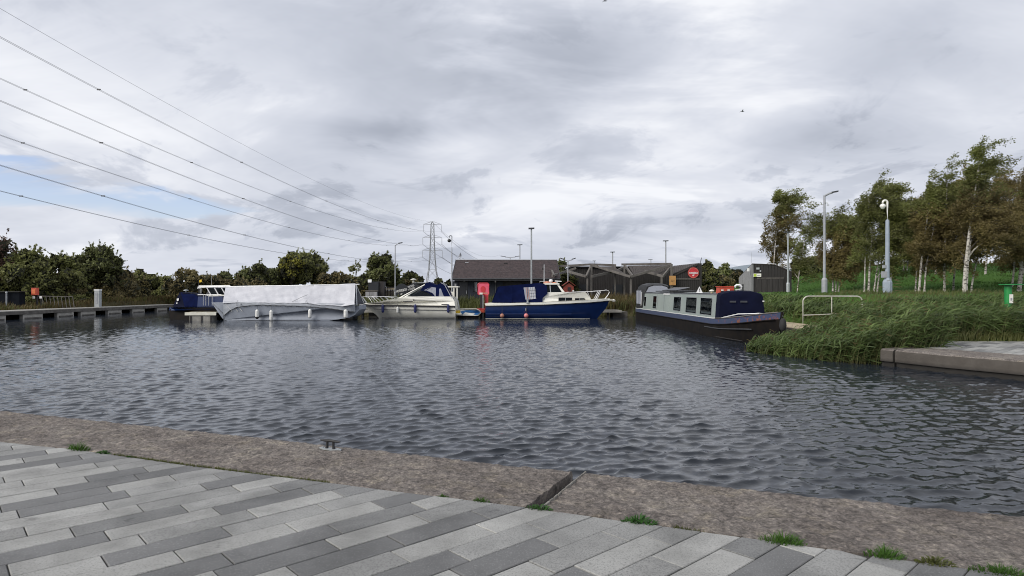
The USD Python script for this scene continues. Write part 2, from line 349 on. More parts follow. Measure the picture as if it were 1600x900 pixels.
def special_materials():
    # rough aged concrete of the quay edge: brown-grey, pale aggregate, dark pits, lichen stains
    n = {'g': ('geometry', {}),
         'n1': ('noise_texture', dict(scale=1.5, detail=7, roughness=.66)), 'n2': ('noise_texture', dict(scale=18, detail=9, roughness=.80, distortion=.5)), 'n3': ('noise_texture', dict(scale=4.2, detail=7, roughness=.68)), 'n4': ('noise_texture', dict(scale=46, detail=4, roughness=.7)),
         'v': ('voronoi_texture', dict(scale=38, feature='f1', randomness=1)),
         'r1': ('rgb_ramp', dict(ramp=[(0, (.100, .086, .079)), (.38, (.142, .125, .115)), (.55, (.19, .170, .157)), (.7, (.215, .197, .178)), (1, (.25, .232, .20))])),
         'r2': ('rgb_ramp', dict(ramp=[(0, (.22, .22, .22)), (.36, (.36, .36, .36)), (.45, (.72, .71, .70)), (.52, (1.0, .99, .98)), (.60, (1.36, 1.34, 1.30)), (.72, (1.8, 1.76, 1.68)), (1, (2.1, 2.0, 1.9))])),
         'r3': ('rgb_ramp', dict(ramp=[(0, (.62, .62, .62)), (.38, (.80, .80, .80)), (.50, (1, 1, 1)), (.60, (1.12, 1.12, 1.06)), (.72, (1.5, 1.46, 1.25)), (1, (1.7, 1.66, 1.4))])),
         'r4': ('rgb_ramp', dict(ramp=[(0, (.45, .45, .45)), (.42, (.8, .8, .8)), (.55, (1.05, 1.05, 1.05)), (.68, (1.5, 1.48, 1.42)), (1, (1.8, 1.75, 1.7))])),
         'm1': ('mix_color', dict(blend_type='multiply', fac=1, use_clamp=False)), 'm2': ('mix_color', dict(blend_type='multiply', fac=1, use_clamp=False)), 'm3': ('mix_color', dict(blend_type='multiply', fac=1, use_clamp=False)),
         'h1': ('math', dict(math_type='multiply', value2=1.0)), 'h2': ('math', dict(math_type='multiply_add', value2=-.30)),
         'b': ('bump', dict(strength=1.0, distance=.022)), 'p': ('principled_bsdf', dict(roughness=.92, specular_ior_level=.25))}
    l = [('g.position', 'n1.vector'), ('g.position', 'n2.vector'), ('g.position', 'n3.vector'), ('g.position', 'n4.vector'), ('g.position', 'v.vector'), ('n1.fac', 'r1.fac'), ('n2.fac', 'r2.fac'), ('n3.fac', 'r3.fac'), ('n4.fac', 'r4.fac'),
         ('r1.color', 'm1.a'), ('r2.color', 'm1.b'), ('m1.result', 'm2.a'), ('r3.color', 'm2.b'), ('m2.result', 'm3.a'), ('r4.color', 'm3.b'), ('m3.result', 'p.base_color'),
         ('n2.fac', 'h1.value1'), ('v.distance', 'h2.value1'), ('h1.value', 'h2.value3'), ('h2.value', 'b.height'), ('b.normal', 'p.normal')]
    LOOK['coping'] = usdkit.material(stage, '/World/Looks/coping', n, l, surface='p.BSDF')
    # wet lower quay face with moss and stains, painted darker for its shade
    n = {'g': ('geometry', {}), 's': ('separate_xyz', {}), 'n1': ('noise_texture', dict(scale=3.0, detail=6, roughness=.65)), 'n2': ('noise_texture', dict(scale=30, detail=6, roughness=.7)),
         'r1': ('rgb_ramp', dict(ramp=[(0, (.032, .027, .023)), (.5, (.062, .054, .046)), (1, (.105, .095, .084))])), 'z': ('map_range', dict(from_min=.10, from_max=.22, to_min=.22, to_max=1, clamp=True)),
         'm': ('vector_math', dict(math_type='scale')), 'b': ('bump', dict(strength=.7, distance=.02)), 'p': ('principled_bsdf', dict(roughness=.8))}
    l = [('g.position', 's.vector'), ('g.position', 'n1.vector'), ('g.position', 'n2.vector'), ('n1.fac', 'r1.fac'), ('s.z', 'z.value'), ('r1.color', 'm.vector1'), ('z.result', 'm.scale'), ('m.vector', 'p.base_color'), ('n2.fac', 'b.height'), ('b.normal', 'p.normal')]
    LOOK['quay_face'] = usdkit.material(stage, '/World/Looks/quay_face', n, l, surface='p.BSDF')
    # water: dark body, sharp reflection, fine ripples on the modelled waves
    n = {'g': ('geometry', {}), 'mp': ('mapping', dict(mapping_type='point', scale=(1.0, 1.5, 1.0), rotation=(0, 0, -.25))),
         'n1': ('noise_texture', dict(scale=8.0, detail=4, roughness=.5, distortion=.3)),
         'b': ('bump', dict(strength=.22, distance=.02)), 'p': ('principled_bsdf', dict(base_color=(.009, .0115, .0155), roughness=.03, ior=1.333, specular_ior_level=.5))}
    l = [('g.position', 'mp.vector'), ('mp.vector', 'n1.vector'), ('n1.fac', 'b.height'), ('b.normal', 'p.normal')]
    LOOK['water'] = usdkit.material(stage, '/World/Looks/water', n, l, surface='p.BSDF')
    # ground: mown lawn on the right-hand mound, rough brown-green elsewhere
    n = {'g': ('geometry', {}), 's': ('separate_xyz', {}), 'n1': ('noise_texture', dict(scale=.35, detail=6, roughness=.6)), 'n2': ('noise_texture', dict(scale=9, detail=6, roughness=.7)),
         'lawn': ('rgb_ramp', dict(ramp=[(0, (.036, .084, .014)), (.5, (.055, .122, .020)), (1, (.080, .150, .030))])), 'wild': ('rgb_ramp', dict(ramp=[(0, (.03, .028, .014)), (.5, (.06, .055, .026)), (1, (.11, .09, .045))])),
         'k': ('map_range', dict(range_type='smoothstep', from_min=11.8, from_max=13.5, to_min=0, to_max=1, clamp=True)), 'mx': ('mix_color', dict(blend_type='mix')),
         'r2': ('map_range', dict(from_min=.3, from_max=.7, to_min=.6, to_max=1.35, clamp=True)), 'm': ('vector_math', dict(math_type='scale')), 'b': ('bump', dict(strength=.8, distance=.08)), 'p': ('principled_bsdf', dict(roughness=.95, specular_ior_level=.15))}
    l = [('g.position', 's.vector'), ('g.position', 'n1.vector'), ('g.position', 'n2.vector'), ('n1.fac', 'lawn.fac'), ('n1.fac', 'wild.fac'), ('s.x', 'k.value'), ('k.result', 'mx.fac'), ('wild.color', 'mx.a'), ('lawn.color', 'mx.b'),
         ('n2.fac', 'r2.value'), ('mx.result', 'm.vector1'), ('r2.result', 'm.scale'), ('m.vector', 'p.base_color'), ('n2.fac', 'b.height'), ('b.normal', 'p.normal')]
    LOOK['ground'] = usdkit.material(stage, '/World/Looks/ground', n, l, surface='p.BSDF')
    # window glass of boats: dark room behind, sharp reflection, part of it see-through
    n = {'f': ('fresnel', dict(IOR=1.5)), 'ge': ('geometry', {}), 'iv': ('math', dict(math_type='subtract', value1=1.0)), 'ff': ('math', dict(math_type='multiply')), 't': ('transparent_bsdf', dict(color=(.55, .58, .6))), 'gl': ('glossy_bsdf', dict(roughness=.03, color=(.95, .95, .95))), 'mx': ('mix_closure', {})}
    LOOK['pane'] = usdkit.material(stage, '/World/Looks/pane', n, [('ge.backfacing', 'iv.value2'), ('iv.value', 'ff.value1'), ('f.fac', 'ff.value2'), ('ff.value', 'mx.fac'), ('t.BSDF', 'mx.closure1'), ('gl.BSDF', 'mx.closure2')], surface='mx.closure')
    # clear vinyl of boat covers: milky
    n = {'d': ('diffuse_bsdf', dict(color=(.5, .52, .58))), 't': ('transparent_bsdf', dict(color=(.85, .87, .9))), 'gl': ('glossy_bsdf', dict(roughness=.15, color=(.9, .9, .9))), 'm1': ('mix_closure', dict(fac=.45)), 'f': ('fresnel', dict(IOR=1.45)), 'ge': ('geometry', {}), 'iv': ('math', dict(math_type='subtract', value1=1.0)), 'ff': ('math', dict(math_type='multiply')), 'm2': ('mix_closure', {})}
    LOOK['vinyl'] = usdkit.material(stage, '/World/Looks/vinyl', n, [('d.BSDF', 'm1.closure2'), ('t.BSDF', 'm1.closure1'), ('ge.backfacing', 'iv.value2'), ('iv.value', 'ff.value1'), ('f.fac', 'ff.value2'), ('ff.value', 'm2.fac'), ('m1.closure', 'm2.closure1'), ('gl.BSDF', 'm2.closure2')], surface='m2.closure')
    # blue paint flaking to rust on the near narrowboat's gunwale
    n = {'g': ('geometry', {}), 's': ('separate_xyz', {}), 'n1': ('noise_texture', dict(scale=4.5, detail=8, roughness=.72)), 'k': ('map_range', dict(from_min=31, from_max=25, to_min=-.12, to_max=.035, clamp=True)), 'a': ('math', dict(math_type='add')),
         'r': ('rgb_ramp', dict(ramp=[(0, (.060, .070, .102)), (.45, (.040, .054, .102)), (.56, (.032, .048, .115)), (.61, (.17, .065, .045)), (1, (.25, .09, .055))])), 'p': ('principled_bsdf', dict(roughness=.55))}
    l = [('g.position', 's.vector'), ('g.position', 'n1.vector'), ('s.y', 'k.value'), ('n1.fac', 'a.value1'), ('k.result', 'a.value2'), ('a.value', 'r.fac'), ('r.color', 'p.base_color')]
    LOOK['flaking_blue'] = usdkit.material(stage, '/World/Looks/flaking_blue', n, l, surface='p.BSDF')
special_materials()

# ------------------------------------------------------------------ setting: water, ground, hills
QZ = 0.46                                            # quay top above the water
def blend_min(*a): return np.minimum.reduce(a)

def right_bank(y): return np.interp(y, [0, 12, 17, 20, 24.0, 27, 33, 46, 60], [16, 13.2, 11.6, 11.4, 12.0, 12.6, 12.4, 12.2, 12.2])
def far_bank(x): return np.interp(x, [-60, -22, -18, 40], [67, 66, 50.2, 50.2])

def land(x, y):
    z = 0.55 + 0.45 * smooth01(50, 58, y) + 0.25 * smooth01(-36, -44, x)
    z = z + 1.3 * smooth01(20.5, 30, y) * smooth01(11.8, 16, x) * (1 - .55 * smooth01(40, 55, y) * (1 - smooth01(20, 30, x)))
    z = z + 2.1 * smooth01(20, 37, x) * smooth01(33, 57, y)
    z = z + 3.0 * smooth01(90, 400, y) * 0
    return z

def ground_z(x, y):
    x, y = np.asarray(x, float), np.asarray(y, float)
    d = blend_min(x + 35.6, right_bank(y) - x, far_bank(x) - y)      # distance inside the basin
    w = smooth01(0.5, -0.5, d)
    near = smooth01(19.6, 18.6, y)                                     # the built quays stand in front of this line
    zz = -1.3 + w * (land(x, y) + 1.3)
    return zz * (1 - near) + np.minimum(zz, -1.3) * near

def axis(parts):
    out = []
    for a, b, s in parts: out += list(np.arange(a, b, s))
    return np.array(out)

def build_ground():
    gx = np.r_[-np.geomspace(1500, 95, 22), axis([(-90, -40, 1.6), (-40, -33, .35), (-33, -16, 1.0), (-16, 9, 1.6), (9, 16, .35), (16, 60, 1.0)]), np.geomspace(60, 1500, 26)]
    gy = np.r_[axis([(8, 18, 2.0), (18, 52, .45), (52, 68, .8), (68, 120, 2.0)]), np.geomspace(120, 3500, 28)]
    X, Y = np.meshgrid(gx, gy)
    Z = ground_z(X, Y)
    nz = meshkit.fbm(np.stack([X * .5, Y * .5, 0 * X], -1), 4, 3) - .5
    Z = Z + np.where(Z > .3, nz * .16, 0)
    obj('ground', MB().sheet(np.stack([X, Y, Z], -1)), 'ground', kind='structure', smooth=True)
    # far ridge right of the buildings, distance haze painted in as blue-grey
    hx = np.linspace(300, 2600, 60); hy = np.linspace(2900, 3400, 8)
    X, Y = np.meshgrid(hx, hy)
    prof = np.exp(-((X - 1180) / 330) ** 2) * 120 + np.exp(-((X - 1900) / 500) ** 2) * 70
    Z = prof * np.sin(np.clip((Y - 2900) / 500, 0, 1) * np.pi) ** .7 + 14 * (meshkit.fbm(np.stack([X * .006, Y * .006, 0 * X], -1), 4, 8) - .5)
    obj('hills', MB().sheet(np.stack([X, Y, Z], -1)), 'hill_haze', kind='structure', smooth=True)
mat('hill_haze', (.20, .24, .27), (.16, .19, .22), 1.0, .004)

OUT_X = [-12, -6.59, -2.33, .49, 1.96, 3.51, 7.5]; OUT_Y = [10.1, 8.24, 6.59, 5.47, 4.93, 4.36, 2.85]
IN_X = [-12, -8, -5.22, -4.32, -2.81, -1.32, .14, .85, 1.58, 2.21, 2.51, 4.0, 6.5]; IN_Y = [8.75, 7.40, 6.53, 6.24, 5.64, 5.08, 4.54, 4.25, 3.95, 3.69, 3.56, 2.95, 1.9]
def smooth_line(xs, ys):
    from scipy.interpolate import PchipInterpolator
    return PchipInterpolator(xs, ys)
out_line, in_line = smooth_line(OUT_X, OUT_Y), smooth_line(IN_X, IN_Y)

def build_water():
    rng = np.random.default_rng(11)
    gx = axis([(-62, -36, .8), (-36, -22, .16), (-22, -10, .09), (-10, 12, .05), (12, 22, .2)])
    y, gy = 3.6, []
    while y < 68:
        gy.append(y); y += .030 + .0011 * (y - 3.6) ** 1.25
    X, Y = np.meshgrid(gx, np.array(gy))
    H = np.zeros_like(X); DX = np.zeros_like(X); DY = np.zeros_like(X)
    main = math.radians(-64)                      # the wind drives the ripples towards the right and the near quay
    # gusts: patches of rougher and smoother water
    gust = meshkit.fbm(np.stack([X * .10, Y * .07, 0 * X], -1), 3, 5)
    shelter = 1 - .93 * smooth01(33.0, 41.0, Y + .10 * np.abs(X + 3)) * smooth01(-26, -19, X) * smooth01(13, 9.5, X)
    A = (.55 + 1.0 * gust) * shelter * np.interp(Y - .25 * X, [3, 9, 18, 36], [1.62, 1.45, .98, .60])    # the chop grows with the fetch towards the near quay
    dy = np.gradient(np.array(gy))[:, None]
    for i in range(90):
        lam = np.exp(rng.uniform(np.log(.13), np.log(.42)))
        th = main + rng.normal(0, .66)
        k = 2 * np.pi / lam; kx, ky = k * np.cos(th), k * np.sin(th)
        steep = .0215 * (lam / .3) ** .05
        a = steep / k * rng.uniform(.6, 1.3)
        ph = kx * X + ky * Y + rng.uniform(0, 6.28) + 1.2 * (gust - .5) * 3
        keep = smooth01(.62, .30, dy / lam * abs(np.sin(th)) + .0)     # leave out what the grid cannot carry
        H += A * a * keep * np.cos(ph); DX -= A * a * keep * np.cos(th) * np.sin(ph); DY -= A * a * keep * np.sin(th) * np.sin(ph)
    V = np.stack([X + 1.5 * DX, Y + 1.5 * DY, H], -1)
    v, f = MB().sheet(V).get(); c = V.reshape(-1, 3)[f].mean(1)           # keep what lies inside the basin
    keep = (c[:, 0] > -36.4) & (c[:, 0] < right_bank(c[:, 1]) + 1.2) & (c[:, 1] < far_bank(c[:, 0]) + 1.2) & (c[:, 1] > out_line(np.clip(c[:, 0], -12, 7.5)) - .9 - .3 * (c[:, 0] < -11)) & (np.abs(c[:, 0]) < .86 * c[:, 1] + 3)
    f = f[keep]; idx, inv = np.unique(f, return_inverse=True)
    obj('water', (v[idx], inv.reshape(-1, 3)), 'water', kind='structure', smooth=True)

# ------------------------------------------------------------------ the near quay: coping and granite setts
U = np.array([1.09, 1.0]); U /= np.linalg.norm(U); V_ = np.array([-U[1], U[0]])
def coping_strip(parent, name, x0, x1, top=QZ, seed=0):
    """One length of cast concrete edge: rough top, worn arris, face down into the water."""
    m = max(2, int(abs(x1 - x0) / .025)); s = np.linspace(x0, x1, m)
    a = np.stack([s, in_line(s)], 1)
    # the outer end of each cross line lies square to the edge
    so = s + .42
    b = np.stack([so, out_line(so)], 1)
    t = np.r_[np.linspace(0, .97, 46), .985, 1.0]
    g = a[:, None] * (1 - t[None, :, None]) + b[:, None] * t[None, :, None]
    p3 = np.concatenate([g, np.zeros(g.shape[:2] + (1,))], -1)
    nz = (meshkit.fbm(p3 * [9, 9, 0] + seed, 4, 21) - .5) * .022 + (meshkit.fbm(p3 * [24, 24, 0], 4, 4) - .5) * .026
    z = top + nz * (1 - .0 * t)[None]
    z[:, -2] -= .006; z[:, -1] -= .026 + .02 * np.abs(nz[:, -1]) / .01
    z[:, 0] -= .004
    p3[..., 2] = z
    nrm = (b - a) / np.linalg.norm(b - a, axis=1, keepdims=True)
    wob = (meshkit.fbm(np.stack([s * 5, 0 * s, 0 * s + seed], -1), 3, 2) - .5) * .03
    p3[:, -1, :2] += nrm * wob[:, None]; p3[:, -2, :2] += nrm * wob[:, None] * .5
    low = [np.concatenate([p3[:, -1, :2] + nrm * .01, np.full((m, 1), zz)], 1)[:, None] for zz in (.30, .12, -.7)]
    back = np.concatenate([a, np.full((m, 1), .2)], 1)[:, None]
    full = np.concatenate([back, p3] + low, 1)
    part(parent, name, MB().sheet(full[:, ::-1]), 'coping', smooth=50)
    mb = MB()
    for e in (0, -1):
        ring = full[e]; c = np.r_[ring.mean(0)[:2], .1]
        k = np.arange(len(ring) - 1)
        mb.add(np.vstack([ring, c]), np.stack([k, k + 1, np.full(len(k), len(ring))], 1))
    part(parent, 'section_end', mb, 'coping')

ROWS = {-1: [3.51], 0: [3.11], 1: [2.68, 3.325], 2: [2.535, 3.185], 3: [2.14, 2.805], 4: [2.29, 2.935], 5: [2.03, 2.675], 6: [1.49, 2.14, 2.81], 7: [1.825, 2.475], 8: [1.285, 1.95, 2.60], 9: [1.085, 1.755, 2.4],
        10: [.755, 1.425, 2.085], 11: [.34, .995, 1.665, 2.31], 12: [.845, 1.505, 2.165], 13: [.695, 1.355, 2.005], 14: [.475, 1.125, 1.785], 15: [.955, 1.615], 16: [.475, 1.135, 1.785], 17: [.395, 1.055, 1.505],
        18: [.745, 1.29], 19: [.975, 1.405], 20: [.58, 1.225], 21: [.475, 1.115], 22: [.865], 23: [1.065], 24: [.66], 25: [.855], 26: [.30, .95], 27: [.63], -2: [3.15, 3.81], -3: [3.3, 4.0], -4: [3.3, 3.95]}
TONES = {-4: 'LLM', -3: 'LNN', -2: 'DDL', -1: 'LM', 0: 'NL', 1: 'DLN', 2: 'LNN', 3: 'LDN', 4: 'DNN', 5: 'NLL', 6: 'LDDM', 7: 'DLN', 8: 'DDML', 9: 'LLLD', 10: 'LDNN', 11: 'DLNLM', 12: 'DLDM', 13: 'LMNM', 14: 'NLNL', 15: 'LND',
         16: 'LDNM', 17: 'LDLN', 18: 'LDD', 19: 'LDN', 20: 'LLN', 21: 'NLN', 22: 'LD', 23: 'DM', 24: 'LN', 25: 'DL', 26: 'LND', 27: 'NL'}
V0, PITCH, LEN = 1.98, .2165, .655
TONEMAT = {'L': 'slab_pale', 'N': 'slab_light', 'M': 'slab_mid', 'D': 'slab_dark'}

def chamfered(poly, z0, z1, ch=.004):
    """A stone with a chamfered top edge from a 2-D polygon."""
    top = poly.buffer(-ch, join_style=2)
    if top.is_empty or top.geom_type != 'Polygon' or len(top.exterior.coords) != len(poly.exterior.coords): top = poly
    a = np.array(shapely.geometry.polygon.orient(poly).exterior.coords)[:-1]; b = np.array(shapely.geometry.polygon.orient(top).exterior.coords)[:-1]
    k = np.argmin(((b - a[0]) ** 2).sum(1)); b = np.roll(b, -k, 0)
    m = len(a); i = np.arange(m); j = (i + 1) % m
    v = np.vstack([np.c_[a, np.full(m, z0)], np.c_[a, np.full(m, z1 - ch)], np.c_[b, np.full(m, z1)]])
    f = np.vstack([np.stack([i, j, j + m], 1), np.stack([i, j + m, i + m], 1), np.stack([i + m, j + m, j + 2 * m], 1), np.stack([i + m, j + 2 * m, i + 2 * m], 1), earcut(b) + 2 * m])
    return v, f

mat('lip', (.20, .19, .17), (.11, .10, .09), .9, 20)

def build_near_quay():
    q = thing('quay_edge', None, None, (0, 5, 0), kind='structure')
    gx = .155                                         # the open joint across the edge
    coping_strip(q, 'concrete_section', -11.5, gx - .058, seed=0)
    coping_strip(q, 'concrete_section', gx + .058, 6.0, seed=7)
    # the joint between the two lengths: a sunken strip with crumbling sides and one pale lip
    s = np.linspace(0, 1, 26); a = np.array([gx, in_line(gx)]); b = np.array([gx + .42, out_line(gx + .42)])
    d = (b - a) / np.linalg.norm(b - a); nrm = np.array([-d[1], d[0]])
    rr = np.random.default_rng(5); g = []
    for w in np.linspace(-.075, .075, 9):
        c = a + (b - a) * s[:, None] + nrm * w
        g.append(np.c_[c, QZ - .085 + rr.uniform(-.012, .012, len(s)) + .03 * (abs(w) > .07)])
    part(q, 'joint_filler', MB().sheet(np.array(g)), 'concrete_dark')
    c0, c1 = a + nrm * -.055, b + nrm * -.055
    mb = MB()
    for k in range(12):
        t0, t1 = k / 12 + rr.uniform(0, .01), (k + 1) / 12 - rr.uniform(0, .012)
        mb.bar(np.r_[c0 + (c1 - c0) * t0, QZ - .003 + rr.uniform(-.004, .004)], np.r_[c0 + (c1 - c0) * t1, QZ - .003 + rr.uniform(-.004, .004)], .011 + rr.uniform(-.004, .004), .03)
    part(q, 'joint_lip', mb, 'lip')
    # setts
    pv = thing('pavement', None, None, (0, 4, 0), kind='structure')
    xs = np.linspace(-9.5, 5.5, 60)
    region = Polygon(list(zip(xs, in_line(xs) - .012)) + [(5.5, 1.6), (-9.5, 1.6)])
    bed = np.array(region.exterior.coords)[:-1]
    part(pv, 'bedding', MB().poly(np.c_[bed, np.full(len(bed), QZ - .010)], (0, 0, -.25)), 'joint_sand')
    rng = np.random.default_rng(3)
    for k in range(-9, 36):
        j = list(ROWS.get(k, [])) or [1.3 + .27 * ((k * 7) % 5)]
        tn = list(TONES.get(k, ''))
        while len(tn) < len(j) + 1: tn.append('LNMDN'[rng.integers(5)])
        while j[-1] < 7: j.append(j[-1] + LEN); tn.append('LLNNMD'[rng.integers(6)])
        while j[0] > -5: j.insert(0, j[0] - LEN); tn.insert(0, 'LLNNMD'[rng.integers(6)])
        v0, v1 = V0 + PITCH * k + .0035, V0 + PITCH * (k + 1) - .0035
        for (a, b), t in zip(zip(j[:-1], j[1:]), tn[1:]):
            w = rng.uniform(-.0012, .0012, 2)
            c = [(a + .004, v0 + w[0]), (b - .004, v0 + w[0]), (b - .004, v1 + w[1]), (a + .004, v1 + w[1])]
            c = [(u * U[0] + v * V_[0], u * U[1] + v * V_[1]) for u, v in c]
            if not (-6.3 < np.mean([p[0] for p in c]) < 4.3 and np.mean([p[1] for p in c]) > 2.55): continue
            g = Polygon(c).intersection(region)
            if g.geom_type != 'Polygon' or g.area < .004: continue
            g = g.simplify(.004)
            part(pv, 'sett', chamfered(g, QZ - .06, QZ + rng.uniform(-.0025, .0025)), TONEMAT[t])

def build_right_quay():
    q = thing('far_quay_edge', None, None, (11, 15, 0), kind='structure')
    e = np.array([(9.82, 17.05), (9.98, 16.75), (10.5, 15.55), (11.35, 14.1), (13.2, 11.2), (16, 7)])
    ln = LineString(e)
    def strip(name, s0, s1, seed):
        s = np.linspace(s0, s1, max(3, int((s1 - s0) / .09)))
        p = np.array([ln.interpolate(x).coords[0] for x in s]); d = np.gradient(p, axis=0); d /= np.linalg.norm(d, axis=1, keepdims=True)
        n = np.stack([-d[:, 1], d[:, 0]], 1)                    # landward
        n = np.where((n @ np.array([1, .6]))[:, None] > 0, n, -n)
        cols = []
        for off, z in ((1.35, .2), (1.35, QZ), (.9, QZ), (.45, QZ), (.07, QZ - .004), (.0, QZ - .045), (-.012, .30), (-.012, .13), (.05, .115), (.05, -1.0)):
            w = p + n * off
            nz = (meshkit.fbm(np.c_[w * 4, np.full(len(w), seed)], 4, 9) - .5) * .03
            cols.append(np.c_[w, np.full(len(w), z) + (nz if off > .02 and z > .2 else nz * .4 if z > .2 else 0)])
            if off <= 0.0: cols[-1][:, :2] += n * nz[:, None]
        g = np.stack(cols, 1)
        part(q, name, MB().sheet(g[:, 1:6]), 'coping', smooth=40)
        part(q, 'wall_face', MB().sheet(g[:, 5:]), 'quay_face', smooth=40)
        mb = MB()
        for k in (0, -1):
            r = np.vstack([g[k], [g[k][0][0], g[k][0][1], -1.0]])
            mb.poly(r, (1e-3 * d[k][0], 1e-3 * d[k][1], 0))
        part(q, 'section_end', mb, 'quay_face')
    L0 = ln.project(shapely.Point(9.99, 16.73)); LT = ln.length
    strip('concrete_section', 0, L0 - .03, 1); strip('concrete_section', L0 + .03, L0 + 5.4, 2); strip('concrete_section', L0 + 5.43, LT, 3)
    inner = ln.parallel_offset(1.37, 'left') if True else None
    ic = np.array(inner.coords)
    if ((ic.mean(0) - e.mean(0)) @ np.array([1, .6])) < 0: ic = np.array(ln.parallel_offset(1.37, 'right').coords)
    if ic[0, 1] < ic[-1, 1]: ic = ic[::-1]
    pv = thing('far_pavement', None, None, (12, 16, 0), kind='structure')
    region = Polygon([tuple(p) for p in ic] + [(21, 8), (21, 19.5), (10.3, 19.5)]).buffer(0)
    if region.geom_type != 'Polygon': region = max(region.geoms, key=lambda g: g.area)
    b = np.array(region.exterior.coords)[:-1]
    part(pv, 'bedding', MB().poly(np.c_[b, np.full(len(b), QZ - .012)], (0, 0, -1.3)), 'joint_sand')
    rng = np.random.default_rng(9); rest = MB(); n = 0
    for k in range(-40, 110):
        off = rng.uniform(0, .65)
        for i in range(-10, 50):
            a = i * LEN + off
            c = [(a + .005, PITCH * k + .004), (a + LEN - .005, PITCH * k + .004), (a + LEN - .005, PITCH * (k + 1) - .004), (a + .005, PITCH * (k + 1) - .004)]
            c = [(u * U[0] + v * V_[0], u * U[1] + v * V_[1]) for u, v in c]
            m = np.mean(c, 0)
            if not (10 < m[0] < 16.5 and 13 < m[1] < 19.6 and m[0] / m[1] < .86): continue
            g = Polygon(c).intersection(region)
            if g.geom_type != 'Polygon' or g.area < .01: continue
            g = g.simplify(.005)
            part(pv, 'sett', chamfered(g, QZ - .05, QZ + .002 + rng.uniform(-.0025, .0025)), ['slab_pale', 'slab_pale', 'slab_pale', 'slab_light', 'slab_mid', 'slab_dark'][rng.integers(6)])

def build_cleat():
    c = thing('mooring_cleat', 'black iron mooring cleat with two horns bolted to the edge of the near quay', 'cleat', (-1.72, 6.21, QZ))
    d = np.array([.93, -.37, 0]); n = np.array([.37, .93, 0]); o = np.array([-1.76, 6.20, QZ])
    mb = MB(); s = np.linspace(-1, 1, 13)
    mb.tube([o + d * (.115 * t) + np.array([0, 0, .085 - .012 * t * t + .010 * abs(t) ** 3]) for t in s], .015 * (1 - .55 * np.abs(s) ** 2.5), 8)
    part(c, 'horn_bar', mb, 'black', smooth=50)
    for t in (-.035, .035):
        part(c, 'leg', MB().tube([o + d * t * 1.25 + [0, 0, 0], o + d * t * 1.05 + [0, 0, .03], o + d * t + [0, 0, .085]], [.020, .013, .013], 8), 'black', smooth=50)
    b = MB()
    for t in (-1, 1):
        b.poly([o + d * t * .05 + n * .035, o + d * t * .115 + n * .02, o + d * t * .125 - n * .01, o + d * t * .05 - n * .035], (0, 0, .012))
    b.poly([o + d * -.05 + n * .035, o + d * .05 + n * .035, o + d * .05 - n * .035, o + d * -.05 - n * .035], (0, 0, .0125))
    part(c, 'base_plate', b, 'galvanised')
    for t in (-.09, .09):
        part(c, 'bolt', MB().lathe(o + d * t + [0, 0, .012], [(.012, 0), (.012, .008), (.0, .010)], 6), 'galvanised')

def tuft_mesh(c, r, h, n, rng, wid=.0036, lean=.75, broad=False):
    n = int(n * .75)
    mb = []
    v, f = [], []
    ang = rng.uniform(0, 6.283, n); rad = r * rng.uniform(0, 1, n) ** .8 * .95
    bx = np.c_[c[0] + rad * np.cos(ang) * 1.5 * c[3] + rad * np.sin(ang) * .35 * c[4], c[1] - rad * np.cos(ang) * .55 * c[3] + rad * np.sin(ang) * .5 * c[4], np.full(n, c[2])]
    hh = h * rng.uniform(.30, 1.15, n) * (1 - .75 * rad / r)
    out = np.c_[np.cos(ang), np.sin(ang), 0 * ang] * (lean * hh * rng.uniform(.3, 1.5, n))[:, None] + np.c_[.25 * hh, 0 * hh, 0 * hh]
    a2 = rng.uniform(0, 6.283, n); w = np.c_[np.cos(a2), np.sin(a2), 0 * a2] * (wid * rng.uniform(.6, 1.3, n))[:, None]
    mid = bx + out * .35 + np.c_[0 * hh, 0 * hh, hh * .62]; tip = bx + out + np.c_[0 * hh, 0 * hh, hh * (.75 if broad else .95)]
    wm = w * (2.2 if broad else .8)
    v = np.stack([bx - w * .6, bx + w * .6, mid + wm, mid - wm, tip], 1).reshape(-1, 3)
    o = np.arange(n)[:, None] * 5
    f = np.vstack([o + [0, 1, 2], o + [0, 2, 3], o + [3, 2, 4]])
    return v, f

def build_tufts():
    rng = np.random.default_rng(8)
    for px, py, r, h, n, broad, m, label in [
        (122, 703, .12, .10, 260, False, 'turf', 'tall bright grass tuft at the left end of the pavement joint'),
        (158, 709, .08, .04, 120, True, 'weed', 'low dark weed just right of the tall tuft at the left end'),
        (202, 715, .05, .025, 60, True, 'weed', 'very small moss clump in the joint by the left part of the quay edge'),
        (490, 752, .07, .022, 110, False, 'rough_grass', 'flat brownish moss and grass in the joint below the mooring cleat'),
        (690, 779, .045, .03, 120, False, 'turf', 'tiny green moss cushion in the pavement joint left of the concrete joint'),
        (751, 787, .055, .05, 150, False, 'turf', 'small green grass cushion in the pavement joint, second left of the concrete joint'),
        (842, 797, .085, .05, 110, True, 'weed', 'broad-leaved green weed growing at the foot of the open concrete joint'),
        (1000, 820, .10, .075, 170, True, 'weed', 'leafy green weed clump in the pavement joint right of the open concrete joint'),
        (1228, 852, .12, .085, 380, False, 'turf', 'wide bright grass tuft, largest one in the right half'),
        (1390, 875, .10, .085, 300, False, 'turf', 'pointed grass tuft left of the yellowish weed'),
        (1466, 884, .095, .06, 170, True, 'rough_grass', 'yellowish green weed between two grass tufts at the lower right'),
        (1560, 894, .13, .065, 420, False, 'turf', 'dark green grass tuft in the extreme lower right corner')]:
        p = P(px, py, (EYE - QZ) * F / (py - HOR)); x = p[0]; p[1] = in_line(x) - .004
        obj('grass_tuft', tuft_mesh((p[0], p[1], QZ - .005, .75, .8), r, h, n, rng, broad=broad), m, label, 'grass tuft' if not broad else 'weed')

